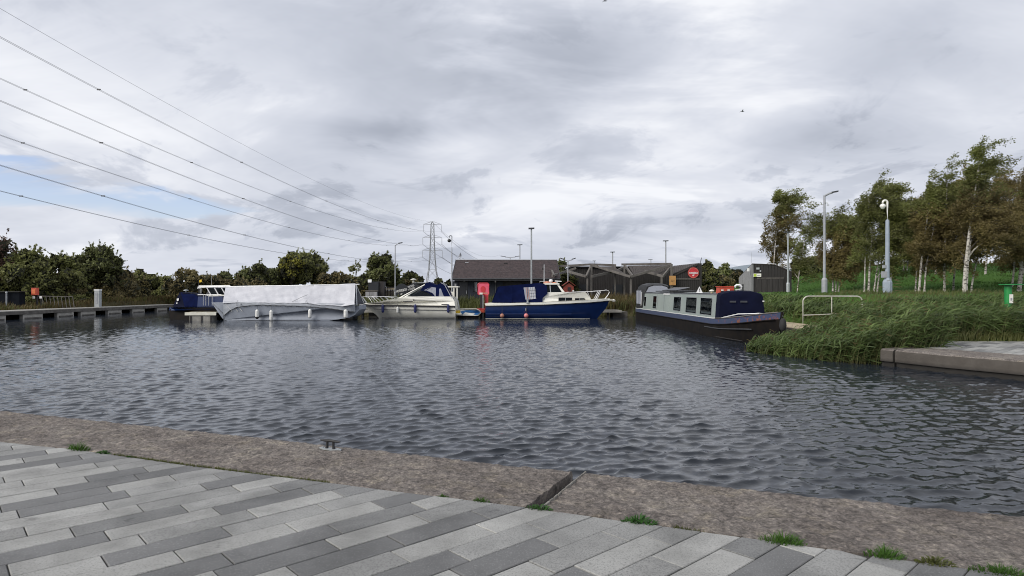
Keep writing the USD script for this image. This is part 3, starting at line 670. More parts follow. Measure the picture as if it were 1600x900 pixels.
def build_moss():
    rng = np.random.default_rng(17); x = rng.uniform(-7, 4, 5200); k = meshkit.fbm(np.c_[x * 1.1, 0 * x, 0 * x], 4, 12); x = x[k > .53]
    y = in_line(x) - .006 + rng.normal(0, .007, len(x)); n = len(x); h = rng.uniform(.006, .02, n); a = rng.uniform(0, 6.283, n); w = np.c_[np.cos(a), np.sin(a), 0 * a] * .006
    b = np.c_[x, y, np.full(n, QZ - .012)]; t = b + np.c_[rng.normal(0, .012, (n, 2)), h + .012]
    v = np.stack([b - w, b + w, t], 1).reshape(-1, 3)
    obj('joint_moss', (v, np.arange(n * 3).reshape(-1, 3)), 'rough_grass', 'thin broken line of moss in the joint between quay edge and setts', 'moss', kind='stuff')

build_ground(); build_water(); build_moss(); build_near_quay(); build_right_quay(); build_cleat(); build_tufts()

# ------------------------------------------------------------------ boats
def body(pts, wfun, D, both=True, ny=3):
    """A closed solid whose side outline (x, z) is given; wfun(x, z) is its half width; its centre line lies D ahead."""
    pts = np.asarray(pts, float)[:, :2]
    dense = []
    for k in range(len(pts)):
        a, b = pts[k], pts[(k + 1) % len(pts)]
        m = max(1, int(np.linalg.norm(b - a) / .35))
        dense += [a + (b - a) * t / m for t in range(m)]
    p = np.array(dense); tri = earcut(p); m = len(p)
    w = np.array([wfun(x, z) for x, z in p])
    rows = [np.c_[p[:, 0], D + w * s, p[:, 1]] for s in np.linspace(-1, 1, ny)]
    v = np.vstack(rows); k = np.arange(m); k1 = (k + 1) % m
    area = 0.5 * np.sum(p[:, 0] * p[k1, 1] - p[k1, 0] * p[:, 1])
    f = [tri if area > 0 else tri[:, ::-1]]
    t2 = f[0]
    f.append(t2[:, ::-1] + (ny - 1) * m)
    for r in range(ny - 1):
        a, b = r * m, (r + 1) * m
        q = np.vstack([np.stack([k + a, k + b, k1 + b], 1), np.stack([k + a, k1 + b, k1 + a], 1)])
        f.append(q if area > 0 else q[:, ::-1])
    return v, np.vstack(f)

def panel(pts, wfun, D, off=.012, th=.02, side=-1):
    """A thin plate on the flank of such a solid."""
    p = np.asarray(pts, float)[:, :2]
    o = np.array([(x, D + side * (wfun(x, z) + off), z) for x, z in p])
    return MB().poly(o, (0, -side * th, 0)).get()

def XZ(D, *pts):
    return [((px - 800) / F * D, EYE - (py - HOR) / F * D) for px, py in pts]

def hull(D, stations, wl=-.25):
    """Stations from one end to the other: (x, half beam at sheer, sheer z, half beam at chine, chine z, keel z). The centre line lies D ahead."""
    rows = []
    for x, b, zs, bc, zc, zk in stations:
        left = [(x, D - b * .0, zs), (x, D - b, zs), (x, D - (b * .72 + bc * .28), zs * .6 + zc * .4), (x, D - bc, zc), (x, D - bc * .5, (zc + zk) / 2 - .04), (x, D, zk)]
        right = [(x, D + (D - y), z) for _, y, z in left[1:-1]][::-1]
        rows.append(left + right)
    g = np.array(rows); g = np.concatenate([g, g[:, :1]], 1)
    mb = MB(); mb.sheet(g)
    for r in (g[0], g[-1]):
        c = r[:-1].mean(0); k = np.arange(len(r) - 1)
        mb.add(np.vstack([r, c]), np.stack([k, k + 1, np.full(len(k), len(r))], 1))
    return mb.get()

def strip_along(D, stations, z_of, wadd, h, th=.03):
    """A moulding that runs along the near and far sides: stations as for hull."""
    out = []
    for s in (-1, 1):
        mb = MB(); out.append(mb)
        pts = [np.array([x, D + s * (b + wadd), z_of(zs, zc)]) for x, b, zs, bc, zc, zk in stations]
        for p, q in zip(pts[:-1], pts[1:]):
            if np.linalg.norm(q - p) > .01: mb.bar(p, q, th, h)
    return out

def fender(x, y, z, r, length, rope_top, m, label, cap=None, group=None):
    t = thing('fender', label, 'fender', (x, y, z), group=group)
    prof = [(0, 0), (.35 * r, .01), (.85 * r, .10 * length), (r, .2 * length), (r, .8 * length), (.85 * r, .9 * length), (.4 * r, .97 * length), (.3 * r, length), (0, length)]
    part(t, 'cushion', MB().lathe((x, y, z), prof, 14), m, smooth=60)
    if cap: part(t, 'end_cap', MB().lathe((x, y, z - .004), [(0, -.01), (.6 * r, 0), (1.02 * r, .12 * length), (1.04 * r, .22 * length), (1.0 * r, .22 * length)], 14), cap, smooth=60)
    part(t, 'rope', MB().tube([(x, y, z + length * .98), (x + .01, y + .03, (z + length + rope_top) / 2), (x, y + .06, rope_top)], .010, 5), 'rope')
    return t

def buoy(x, y, z, r, rope_top, m, label):
    t = thing('buoy_fender', label, 'fender', (x, y, z))
    a = np.linspace(-np.pi / 2, np.pi / 2, 12)
    part(t, 'ball', MB().lathe((x, y, z), [(r * np.cos(q), r * np.sin(q)) for q in a] + [(.3 * r, 1.12 * r), (0, 1.18 * r)], 18), m, smooth=70)
    part(t, 'rope', MB().tube([(x, y, z + r), (x, y + .02, (z + rope_top) / 2), (x, y + .05, rope_top)], .010, 5), 'rope')

def rail(pts, r=.018, sides=8): return MB().tube(pts, r, sides).get()

def build_blue_boat():
    D0 = 44.5; W = 1.32; D = D0 + W
    q = lambda *a: XZ(D0, *a)
    x0, x1 = q((758.5, 0))[0][0], q((956.5, 0))[0][0]; L = x1 - x0
    t = thing('cabin_cruiser', 'blue hulled cabin cruiser with white wheelhouse and blue canvas over its cockpit', 'boat', (x0 + L / 2, D, 0))
    hw = lambda x: W * np.interp((x - x0) / L, [0, .1, .45, .65, .8, .9, .96, 1.0], [.88, .95, 1, .94, .70, .42, .20, .03])
    st = []
    for u in np.r_[0, .06, .15, .3, .45, .58, .68, .76, .83, .89, .93, .965, .985, 1.0]:
        x = x0 + u * L; zs = q((0, np.interp(u, [0, .45, .85, 1], [477.2, 475.4, 471.8, 469.4])))[0][1]
        flare = np.interp(u, [0, .5, .85, 1], [.95, .92, .6, .3]); zc = np.interp(u, [0, .6, .9, 1], [.22, .25, .42, .75]); zk = np.interp(u, [0, .8, .93, .975, 1.0], [-.4, -.4, -.2, .1, .75])
        st.append((x, hw(x), zs, hw(x) * flare, min(zc, zs - .1), min(zk, zc - .02)))
    # raked stem: pull the lower points aft
    v, f = hull(D, st); k = smooth01(x0 + .8 * L, x1, v[:, 0]); v[:, 0] -= k * np.clip(1.25 - v[:, 2], 0, 2) * .48
    part(t, 'hull', (v, f), 'hull_blue', smooth=35)
    for mm in strip_along(D, st, lambda zs, zc: zs + .055, .01, .15, .07): part(t, 'gunwale', mm, 'gel_white')
    for mm in strip_along(D, st, lambda zs, zc: zs - .045, .02, .05, .05): part(t, 'rubbing_strake', mm, 'black')
    for mm in strip_along(D, [(a, b * .965 + .01, c, d, e, g) for a, b, c, d, e, g in st[:7]], lambda zs, zc: .37, -.015, .045, .05): part(t, 'spray_rail', mm, 'hull_blue')
    for mm in strip_along(D, [(a, b * .93 + .005, c, d, e, g) for a, b, c, d, e, g in st[:9]], lambda zs, zc: .055, .0, .025, .03): part(t, 'boot_stripe', mm, 'gel_cream')
    w1 = lambda x, z: min(hw(x) - .10, W) * np.interp(z, [1.0, 2.4], [1.0, .78])
    deck = q((757, 474.5), (768, 473.3), (848, 471.9), (906, 468.8), (957, 466.8), (957, 469.6), (927, 472), (848, 475.6), (758.5, 477.3))
    part(t, 'deck', body(deck, lambda x, z: hw(x) - .01, D), 'gel_white')
    cab = q((846.5, 474.5), (847, 465), (855.5, 456.6), (879, 456.4), (890, 457.3), (916, 456.2), (919.5, 459.5), (925.5, 468.6), (927.5, 471.8))
    wc = lambda x, z: max(.12, hw(x) - .16) * np.interp(z, [1.0, 2.0], [1.0, .88])
    part(t, 'cabin', body(cab, wc, D), 'gel_white')
    wh = q((852.5, 457.5), (851.5, 444.6), (853, 442.8), (871, 442.4), (873.5, 443.6), (882, 456.8))
    ww = lambda x, z: 1.0 * np.interp(z, [1.8, 2.5], [1.0, .84])
    part(t, 'wheelhouse', body(q((853, 457.2), (852, 445.6), (871.5, 444.2), (880.5, 457.2)), lambda x, z: ww(x, z) - .05, D), 'door_black')
    part(t, 'wheelhouse_roof', body(q((850, 444.8), (850.5, 442.6), (871, 441.6), (874.5, 442.6), (874.5, 444.6)), lambda x, z: .95, D), 'gel_white')
    fr = lambda *a: panel(q(*a), ww, D, .01, .05)
    part(t, 'window_pillar', fr((870.5, 444), (873.5, 444), (883.5, 457), (879, 457)), 'gel_white')
    part(t, 'window_pillar', fr((859.3, 444.6), (860.6, 444.6), (861.6, 457.4), (860, 457.4)), 'galvanised')
    part(t, 'window_pillar', fr((852, 444.6), (853.6, 444.6), (855, 457), (853, 457)), 'gel_white')
    part(t, 'side_window', panel(q((853.4, 445.8), (859.6, 445.5), (860.4, 457), (855, 457)), ww, D, -.01, .015), 'pane')
    part(t, 'side_window', panel(q((860.4, 445.5), (870.6, 444.9), (878.8, 456.6), (861.4, 457)), ww, D, -.01, .015), 'pane')
    part(t, 'windscreen', MB().poly([(q((871.5, 444.6))[0][0] + .03, D - .78, 2.42), (q((871.5, 444.6))[0][0] + .03, D + .78, 2.42), (q((881.5, 456.9))[0][0] + .03, D + .92, 1.88), (q((881.5, 456.9))[0][0] + .03, D - .92, 1.88)], (.02, 0, .01)), 'pane')
    for a in [((873.2, 464.9), (894.7, 465.2), (894.3, 470), (873, 470.3)), ((899.5, 465.9), (914.5, 466), (917.2, 469.6), (899.3, 469.8))]:
        w = part(t, 'cabin_window', panel(q(*a), wc, D, .012, .03), 'door_black')
        part(w, 'pane', panel(q(*[(x + (.6 if i in (0, 3) else -.6), y + (.45 if i < 2 else -.45)) for i, (x, y) in enumerate(a)]), wc, D, .022, .01), 'pane')
        m = (a[0][0] + a[1][0]) / 2
        part(w, 'glazing_bar', panel(q((m - .4, a[0][1]), (m + .4, a[0][1]), (m + .4, a[2][1]), (m - .4, a[2][1])), wc, D, .03, .03), 'galvanised')
    part(t, 'hatch', MB().box((q((891.5, 0))[0][0], D - .55, 1.80), (q((903, 0))[0][0], D + .2, 1.93)), 'door_black')
    cover = q((767.5, 474.3), (768.5, 471), (777.3, 448.8), (780, 447.5), (843, 442.0), (850.5, 443.4), (854.6, 446.5), (855.6, 459.3), (848.6, 464.8), (847.4, 474.6))
    wv = lambda x, z: (hw(x) - .09) * np.interp(z, [1.0, 1.5, 2.1, 2.35, 2.6], [1.0, .99, .93, .86, .70])
    part(t, 'canvas_cover', body(cover, wv, D, ny=7), 'navy_canvas', smooth=35)
    rng = np.random.default_rng(2)
    win = q((818.2, 449.2), (836, 448.2), (837.8, 467), (821, 468))
    w = part(t, 'cover_window', panel(win, wv, D, .012, .012), 'vinyl')
    for k in range(1, 6):
        u = k / 6 + .02
        a = np.array(win[0]) * (1 - u) + np.array(win[1]) * u; b = np.array(win[3]) * (1 - u) + np.array(win[2]) * u
        part(w, 'fold', panel([a, a + [.03, 0], b + [.03, 0], b], wv, D, .02, .012), 'fender_white' if k > 2 else 'salmon')
    for k in (.25, .5, .75):
        a = np.array(win[1]) * (1 - k) + np.array(win[2]) * k; b = np.array(win[0]) * (1 - k) + np.array(win[3]) * k
        part(w, 'fold', panel([b + (a - b) * .45, a, a + [0, .025], b + (a - b) * .45 + [0, .025]], wv, D, .022, .012), 'galvanised')
    mb = MB()
    for u in (.33, .68):
        x = q((777 + 70 * u, 0))[0][0]
        pts = [(x, D - wv(x, z) - .012, z) for z in np.linspace(1.12, 2.30, 8)]
        mb.tube(pts, .012, 5)
    part(t, 'seam', mb, 'navy_canvas')
    vx = q((824.5, 0))[0][0]
    part(t, 'deck_vent', MB().lathe((vx, D0 - .02, 1.14), [(.13, 0), (.13, .03), (.07, .06), (.06, .16), (.10, .19), (.09, .22), (0, .23)], 12), 'galvanised', smooth=50)
    # roof gear
    rx = q((862.5, 0))[0][0]
    part(t, 'radome', MB().lathe((rx, D, 2.56), [(.05, -.06), (.06, .06), (.13, .08), (.14, .17), (.10, .23), (0, .25)], 14), 'pure_white', smooth=60)
    part(t, 'roof_bag', MB().lathe((q((856, 0))[0][0], D - .3, 2.52), [(.18, -.06), (.28, 0), (.22, .10), (.08, .14), (0, .15)], 12), 'salmon', smooth=60)
    part(t, 'roof_bag', MB().lathe((q((868.3, 0))[0][0], D - .2, 2.50), [(.12, -.06), (.22, 0), (.18, .07), (.05, .10), (0, .11)], 12), 'orange', smooth=60)
    part(t, 'roof_rail', MB().tube([(q((844.5, 0))[0][0], D - .5, 2.50), (q((844.5, 0))[0][0], D - .5, 2.66), (q((851.5, 0))[0][0], D - .5, 2.66), (q((851.5, 0))[0][0], D - .5, 2.5)], .018, 6), 'pure_white')
    part(t, 'aerial_bar', MB().bar((q((868.5, 0))[0][0], D - .35, 2.68), (q((879, 0))[0][0], D - .35, 2.65), .05, .06).tube([(q((872, 0))[0][0], D - .35, 2.5), (q((872, 0))[0][0], D - .35, 2.68)], .02, 6), 'pure_white')
    mx = q((851.7, 0))[0][0]
    part(t, 'mast', MB().tube([(mx, D, 2.45), (mx, D, 3.87)], [.035, .022], 8), 'steel')
    part(t, 'mast_light', MB().lathe((mx - .10, D, 3.50), [(.0, -.02), (.05, 0), (.06, .10), (.02, .22), (0, .24)], 10), 'black')
    # pulpit
    yb = lambda px: D - max(.05, hw(q((px, 0))[0][0]) - .08)
    pt = lambda px, py: (q((px, 0))[0][0], yb(px), q((0, py))[0][1])
    far = lambda p: (p[0], 2 * D - p[1], p[2])
    top = [pt(887.7, 456.8), pt(919, 455.8), pt(940, 454.6), pt(951.5, 453.2), pt(955.5, 454.3), pt(956.6, 457), pt(954.5, 461), pt(949.5, 467.5)]
    for m in (lambda p: p, far): part(t, 'pulpit_rail', rail([m(p) for p in top]), 'pure_white', smooth=60)
    for a, b in (((939.8, 454.7), (932, 470)), ((942, 454.6), (934.5, 469.8)), ((919, 455.8), (926, 470.3))):
        for m in (lambda p: p, far): part(t, 'stanchion', rail([m(pt(*a)), m(pt(*b))], .015), 'pure_white')
    bx = q((955, 0))[0][0]
    part(t, 'anchor_platform', MB().box((bx - .2, D - .18, 1.30), (bx + .42, D + .18, 1.36)).lathe((bx + .38, D, 1.28), [(0, -.08), (.12, -.06), (.13, .02), (.04, .1), (0, .12)], 10), 'gel_white')
    part(t, 'hull_fitting', MB().box((q((821.4, 0))[0][0], D0 - .04, .60), (q((822.3, 0))[0][0], D0 + .03, .78)), 'pure_white')
    part(t, 'number_plate', panel(q((849.3, 466.8), (851.6, 466.6), (851.6, 467.9), (849.3, 468.1)), wc, D, .012, .02), 'black')
    b = q((822, 493))[0]; buoy(b[0], D0 - .12, b[1], .155, 1.0, 'pink_buoy', 'pink ball fender hanging amidships on the blue hulled cruiser')
    b = q((784.5, 493.2))[0]; buoy(b[0], D0 - .10, b[1], .15, .98, 'brown_buoy', 'brownish ball fender hanging near the stern of the blue hulled cruiser')

def build_white_cruiser():
    D0 = 45.2; W = 1.15; D = D0 + W
    q = lambda *a: XZ(D0, *a)
    x0, x1 = q((561.5, 0))[0][0], q((711, 0))[0][0]; L = x1 - x0
    t = thing('motor_cruiser', 'small white motor cruiser with navy folding canopy and black side stripes', 'boat', (x0 + L / 2, D, 0))
    hw = lambda x: W * np.interp((x - x0) / L, [0, .03, .10, .22, .4, .6, 1], [.02, .18, .45, .76, .95, 1, .94])
    st = []
    for u in np.r_[0, .015, .04, .08, .14, .22, .32, .45, .6, .75, .9, .985, 1.0]:
        x = x0 + u * L; zs = q((0, np.interp(u, [0, .1, .5, 1], [476.2, 477.0, 477.6, 478.8])))[0][1]
        flare = np.interp(u, [0, .2, .5, 1], [.2, .62, .86, .9]); zc = np.interp(u, [0, .12, .4, 1], [.75, .5, .28, .2]); zk = np.interp(u, [0, .05, .13, .25, 1], [.75, .40, .0, -.35, -.4])
        st.append((x, hw(x), zs, hw(x) * flare, min(zc, zs - .05), min(zk, zc - .01)))
    v, f = hull(D, st); k = 1 - smooth01(x0, x0 + .22 * L, v[:, 0]); v[:, 0] += k * np.clip(1.0 - v[:, 2], 0, 2) * .75
    part(t, 'hull', (v, f), 'gel_white', smooth=35)
    sl = st[1:]
    for mm in strip_along(D, sl, lambda zs, zc: zs - .01, .012, .11, .08): part(t, 'rubbing_strake', mm, 'black')
    for mm in strip_along(D, [(a, b * .972 + .012, c, d, e, g) for a, b, c, d, e, g in st[4:]], lambda zs, zc: zs - .28, .008, .04, .03): part(t, 'hull_stripe', mm, 'dark_grey')
    for mm in strip_along(D, [(a, d + .01, c, d, e, g) for a, b, c, d, e, g in st[5:]], lambda zs, zc: .06, .01, .05, .03): part(t, 'boot_stripe', mm, 'dark_grey')
    wd = lambda x, z: max(.03, hw(x) - .03) * np.interp(z, [.9, 1.6, 2.2], [1, .82, .72])
    top = q((562, 476.3), (563, 474), (580, 473.2), (622.5, 465.8), (634, 463.2), (705, 463.4), (709.5, 470.5), (711, 478.6), (640, 477.6), (580, 477.1))
    part(t, 'deck', body(top, wd, D, ny=5), 'gel_white')
    w2 = lambda x, z: np.interp(z, [1.2, 1.7, 2.5], [.92, .86, .66]) * np.interp((x - x0) / L, [.35, .5, 1], [.8, 1, .98])
    # windscreen and folding canopy
    scr = q((634.5, 463.4), (657, 453.4), (668, 456.4), (676, 459.6), (682.5, 464.0))
    part(t, 'side_window', panel(scr, w2, D, -.005, .02), 'pane')
    part(t, 'side_window', panel(scr, w2, D, -.005, .02, side=1), 'pane')
    part(t, 'saloon', body(q((640, 464), (660, 455.5), (676, 460.5), (681, 464.2)), lambda x, z: w2(x, z) - .12, D), 'dark_grey')
    for s in (-1, 1):
        a = q((622, 466.3), (662.5, 444.6))
        pts = [(x, D + s * (w2(x, z) + .01), z) for x, z in [np.array(a[0]) * (1 - u) + np.array(a[1]) * u for u in np.linspace(0, 1, 6)]]
        part(t, 'windscreen_frame', MB().tube(pts, .045, 6), 'gel_white')
    ax = q((648, 451.8), (660.5, 445.4), (634, 463))
    part(t, 'windscreen', MB().poly([(ax[2][0], D - .86, ax[2][1]), (ax[2][0], D + .86, ax[2][1]), (ax[1][0], D + .66, ax[1][1]), (ax[1][0], D - .66, ax[1][1])], (.02, 0, .01)), 'pane')
    can = q((655.5, 453.8), (661.5, 444.5), (664.5, 441.6), (669, 440.4), (679, 445), (684, 444.2), (688, 441.8), (694, 445.5), (697.5, 451), (703.5, 465.5), (700, 469.6), (681.5, 469.8), (677, 464), (672, 459.4), (664, 455.4))
    part(t, 'canopy', body(can, w2, D, ny=7), 'navy_canvas', smooth=30)
    for a in ([(659.5, 453), (671, 447.6), (680.2, 449.6), (680.2, 464.3), (674.8, 457.8), (668, 455)], [(685.2, 451.3), (687.6, 451), (693.4, 464.6), (685.0, 466.4)]):
        part(t, 'canopy_window', panel(q(*a), w2, D, .012, .012), 'vinyl')
    part(t, 'canopy_strap', panel(q((659.5, 453), (661, 453.2), (671.8, 448.2), (670.4, 447.6)), w2, D, .026, .012), 'navy_canvas')
    part(t, 'canopy_strap', panel(q((664, 453.6), (665.6, 453.4), (673.5, 448), (672.2, 448)), w2, D, .026, .012), 'navy_canvas')
    for s in (-1, 1):
        a = q((687.5, 441.5), (693.6, 444.8), (705.5, 466.5))
        part(t, 'canopy_frame', MB().tube([(x, D + s * (w2(x, z) + .03), z) for x, z in a], .022, 6), 'steel')
    part(t, 'coaming_line', panel(q((646, 469.2), (680, 470.4), (680, 471), (646, 469.9)), wd, D, .012, .02), 'black')
    part(t, 'cleat', MB().lathe((q((646, 0))[0][0], D0 + .1, 1.28), [(.04, 0), (.05, .06), (.09, .08), (0, .10)], 8), 'black')
    for a in ([(597.5, 471.9), (609, 470.9), (609, 472.2), (597.5, 472.8)], [(629, 470.6), (643.5, 470.2), (645, 471.6), (629, 472.2)]):
        part(t, 'side_stripe', panel(q(*a), wd, D, .014, .02), 'black')
    v, f = meshkit.text_mesh('SPORTS 5000', .075, .006, True).vertices, meshkit.text_mesh('SPORTS 5000', .075, .006, True).faces
    v = np.array(v); ox, oz = q((610.2, 472.4))[0]; sc = (q((628, 0))[0][0] - ox) / v[:, 0].max()
    part(t, 'lettering', (np.c_[ox + v[:, 0] * sc, D - np.array([wd(ox + a * sc, oz) for a in v[:, 0]]) - .016 - v[:, 2], oz + v[:, 1]], f), 'dark_grey')
    part(t, 'air_vent', panel(q((689.5, 475.2), (700, 475.2), (700, 476.6), (689.5, 476.6)), wd, D, .014, .02), 'black')
    yb = lambda px: D - max(.04, hw(q((px, 0))[0][0]) - .10)
    pt = lambda px, py: (q((px, 0))[0][0], yb(px), q((0, py))[0][1])
    far = lambda p: (p[0], 2 * D - p[1], p[2])
    for m in (lambda p: p, far):
        part(t, 'pulpit_rail', rail([m(p) for p in (pt(561, 470), pt(559.5, 466), pt(561, 463.8), pt(575, 463.6), pt(600, 463.8), pt(612, 464.6), pt(617, 466.6))]), 'steel', smooth=60)
        for a, b in (((560.5, 464), (567, 473.6)), ((571, 463.7), (578, 473)), ((578.5, 463.7), (588, 472)), ((592, 463.8), (599, 470.4)), ((602, 464), (606, 469))):
            part(t, 'stanchion', rail([m(pt(*a)), m(pt(*b))], .015), 'steel')
    part(t, 'bow_roller', MB().box((x0 - .25, D - .08, .95), (x0 + .35, D + .08, 1.02)), 'steel')
    # boarding ladder at the stern
    xs = x1
    for y in (D0 + .35, D0 + .7):
        part(t, 'ladder_rail', MB().tube([(xs - .25, y, 1.25), (xs - .16, y, 1.50), (xs + .02, y, 1.52), (xs + .14, y, 1.3), (xs + .22, y, .95), (xs + .24, y, .72)], .03, 8), 'galvanised', smooth=60)
    part(t, 'swim_platform', MB().box((xs - .1, D - .85, .30), (xs + .42, D + .85, .38)), 'gel_cream')
    for i, (px, lab) in enumerate(((597.5, 'nearest its bow'), (649, 'amidships'), (700.5, 'at its stern'))):
        x = q((px, 0))[0][0]
        fender(x, D0 - .08 + max(0, W - hw(x)) * .9, .42, .10, .62, 1.02, 'fender_navy', f'navy cylinder fender on the white motor cruiser, the one {lab}')
    x = q((621, 0))[0][0]
    fender(x, D0 + .05, .40, .085, .46, 1.3, 'fender_white', 'white cylinder fender on the white motor cruiser between two navy ones')

def build_barge():
    D0 = 42.5; W = 1.55; D = D0 + W
    q = lambda *a: XZ(D0, *a)
    t = thing('covered_barge', 'long grey steel barge under a white tarpaulin tent', 'boat', (q((440, 0))[0][0], D, 0))
    low, hi = q((0, 501.3))[0][1], 0
    outline = q((327, 472.6), (348, 499.8), (349, 503), (500, 503), (545, 496.5), (553, 491.5), (558.5, 484), (558, 477.5), (540, 479), (480, 475.5), (404, 474.5), (360, 473.5))
    x0, x1 = q((327, 0))[0][0], q((558.5, 0))[0][0]; L = x1 - x0
    wh = lambda x, z: W * np.interp((x - x0) / L, [0, .09, .2, .88, .95, 1], [.80, .97, 1, 1, .90, .66]) * np.interp(z, [-.1, .5, 1.1], [.93, 1, 1])
    part(t, 'hull', body(outline, wh, D, ny=3), 'grey_hull', smooth=25)
    # grey sheet lapped over the gunwale, its edge laced along a curve
    edge = [(348.5, 494), (352, 490.5), (360, 484.5), (370, 479.8), (385, 477.6), (404, 476.3), (440, 477.2), (480, 478.6), (510, 481), (535, 484.6), (553, 487.5)]
    e = np.array(q(*edge)); xs = np.linspace(e[0, 0], e[-1, 0], 60); ze = np.interp(xs, e[:, 0], e[:, 1])
    up = np.interp(xs, [x0, q((348, 0))[0][0], x1], [1.0, 1.17, 1.02])
    rows = []
    for u in (0, .3, .7, 1.0):
        z = ze * (1 - u) + (up + .10) * u
        rows.append(np.stack([xs, D - np.array([wh(a, b) for a, b in zip(xs, z)]) - .022 + .02 * np.sin(xs * 9 + u * 4) * (1 - u) + .05 * u ** 4, z], 1))
    part(t, 'side_sheet', MB().sheet(np.array(rows)), 'grey_sheet', smooth=True)
    part(t, 'lacing', MB().tube(np.c_[xs, D - np.array([wh(a, b) for a, b in zip(xs, ze)]) - .05, ze - .01 + .012 * np.sin(xs * 14)], .014, 5), 'rope')
    rng = np.random.default_rng(4); mb = MB()
    for x in np.linspace(xs[1], xs[-2], 26):
        z = np.interp(x, xs, ze) - .02; y = D - wh(x, z) - .06
        mb.bar((x, y, z + .02), (x + rng.uniform(-.06, .06), y, z - .07), .02)
    part(t, 'lacing_eyelets', mb, 'rope')
    b = q((348, 499.5), (349.5, 491.5), (330, 474.5))
    part(t, 'bow_seam', MB().tube([(x, D - wh(x, z) - .015, z) for x, z in b], .016, 5), 'dark_grey')
    part(t, 'waterline_stain', panel(q((349, 500.6), (500, 500.8), (500, 503), (349, 503)), wh, D, .006, .01), 'hull_black')
    # white tarpaulin over a ridge pole
    ridge = lambda x: np.interp(x, [q((351, 0))[0][0], q((556, 0))[0][0]], [EYE + .30, EYE + .42]) + .03 * np.sin(x * 1.1)
    def tent(xa, xb, zbot, off, name, seed):
        m = int((xb - xa) / .07); s = np.linspace(-1, 1, 33); X = np.linspace(xa, xb, m); sh0, sh1 = (-.62 if seed == 1 else 0), (-.35 if seed == 2 else 0)
        g = np.zeros((len(s), m, 3)); zb = np.interp(X, *zbot)
        for i, a in enumerate(s):
            r = ridge(X); fold = (meshkit.fbm(np.stack([X * 3.2 + 2 * a, np.full(m, a * 1.5 + 9), np.full(m, seed)], -1), 4, seed) - .5)
            sag = .10 * abs(a) * (1 - abs(a)) * 2.2
            tight = .05 * np.sin(X * 2 * np.pi / 1.55) * abs(a)
            g[i, :, 0] = X + (.10 * fold * abs(a)) + (1 - abs(a)) * np.linspace(sh0, sh1, m)
            g[i, :, 1] = D + a * (W + .03 + off) + np.sign(a) * fold * .07 * min(1, 4 * abs(a))
            g[i, :, 2] = r + off - (r - zb) * abs(a) ** .92 - sag + fold * .04 * min(1, 2.5 * abs(a)) + .6 * tight * .5
        # the forward edge is cut on a slant
        g[:, :, 0] += np.where((np.arange(m) < 8)[None], (np.abs(s) * -.10)[:, None] * (1 - np.arange(m) / 8)[None], 0) if seed == 1 else 0
        part(t, name, MB().sheet(g), 'tarp', smooth=True)
        return g
    xa = q((350.5, 0))[0][0]
    zz = np.array(q((345, 473.2), (400, 473.0), (478, 473.8), (500, 476.8), (536, 478.6), (557, 476)))
    g = tent(xa, q((500, 0))[0][0], (zz[:, 0], zz[:, 1]), 0, 'tarpaulin', 1)
    g2 = tent(q((479.5, 0))[0][0], q((554.5, 0))[0][0], (zz[:, 0], zz[:, 1] - .03), .05, 'tarpaulin', 2)
    rp = [(q((303, 0))[0][0] - .5, D, EYE + .22)] + [(x, D, ridge(x) - .02) for x in (xa - .5, q((560, 0))[0][0] - .3)]
    part(t, 'ridge_pole', MB().tube(rp, .04, 8), 'steel')
    for px, (za, zb) in ((370.5, (.98, 1.9)), (376, (1.02, 1.55)), (478, (1.2, 1.75))):
        x = q((px, 0))[0][0]
        part(t, 'tie_cord', MB().tube([(x + .1, D0 - .04, zb - .55), (x + .03, D0 - .05, (za + zb) / 2 - .1), (x - .02, D0 - .05, za)], .009, 5), 'rope')
    part(t, 'tie_cord', MB().tube([(q((456, 0))[0][0], D0 + .02, 1.25), (q((467, 0))[0][0], D0 + .3, 1.52), (q((477, 0))[0][0], D0 + .45, 1.72)], .011, 5), 'rope')
    for px in (384, 412, 450):
        x = q((px, 0))[0][0]
    part(t, 'end_frame', MB().bar((q((555, 0))[0][0], D - W * .7, 1.0), (q((556, 0))[0][0] - .35, D, EYE + .36), .05).bar((q((555, 0))[0][0], D + W * .7, 1.0), (q((556, 0))[0][0] - .35, D, EYE + .36), .05), 'steel')
    for px in (352, 361, 368):
        x = q((px, 0))[0][0]
        part(t, 'frame_strut', MB().bar((x, D0 + .05, 1.12), (x + .45, D0 + .02, .62), .05, .02), 'fender_white')
    for px, z, h, m, cap, lab in ((403, .13, .62, 'fender_white', 'black', 'white fender with a dark lower end, leftmost on the grey barge'), (425, -.02, .74, 'fender_white', None, 'plain white fender on the grey barge, second from its left end'),
                                  (485.2, .16, .62, 'fender_white', None, 'plain white fender right of the middle of the grey barge'), (540.3, .16, .60, 'fender_white', None, 'thick white fender at the right end of the grey barge')):
        fender(q((px, 0))[0][0], D0 - .14 + (.12 if px > 530 else 0), z, .115 if px != 540.3 else .135, h, .98, m, lab, cap)

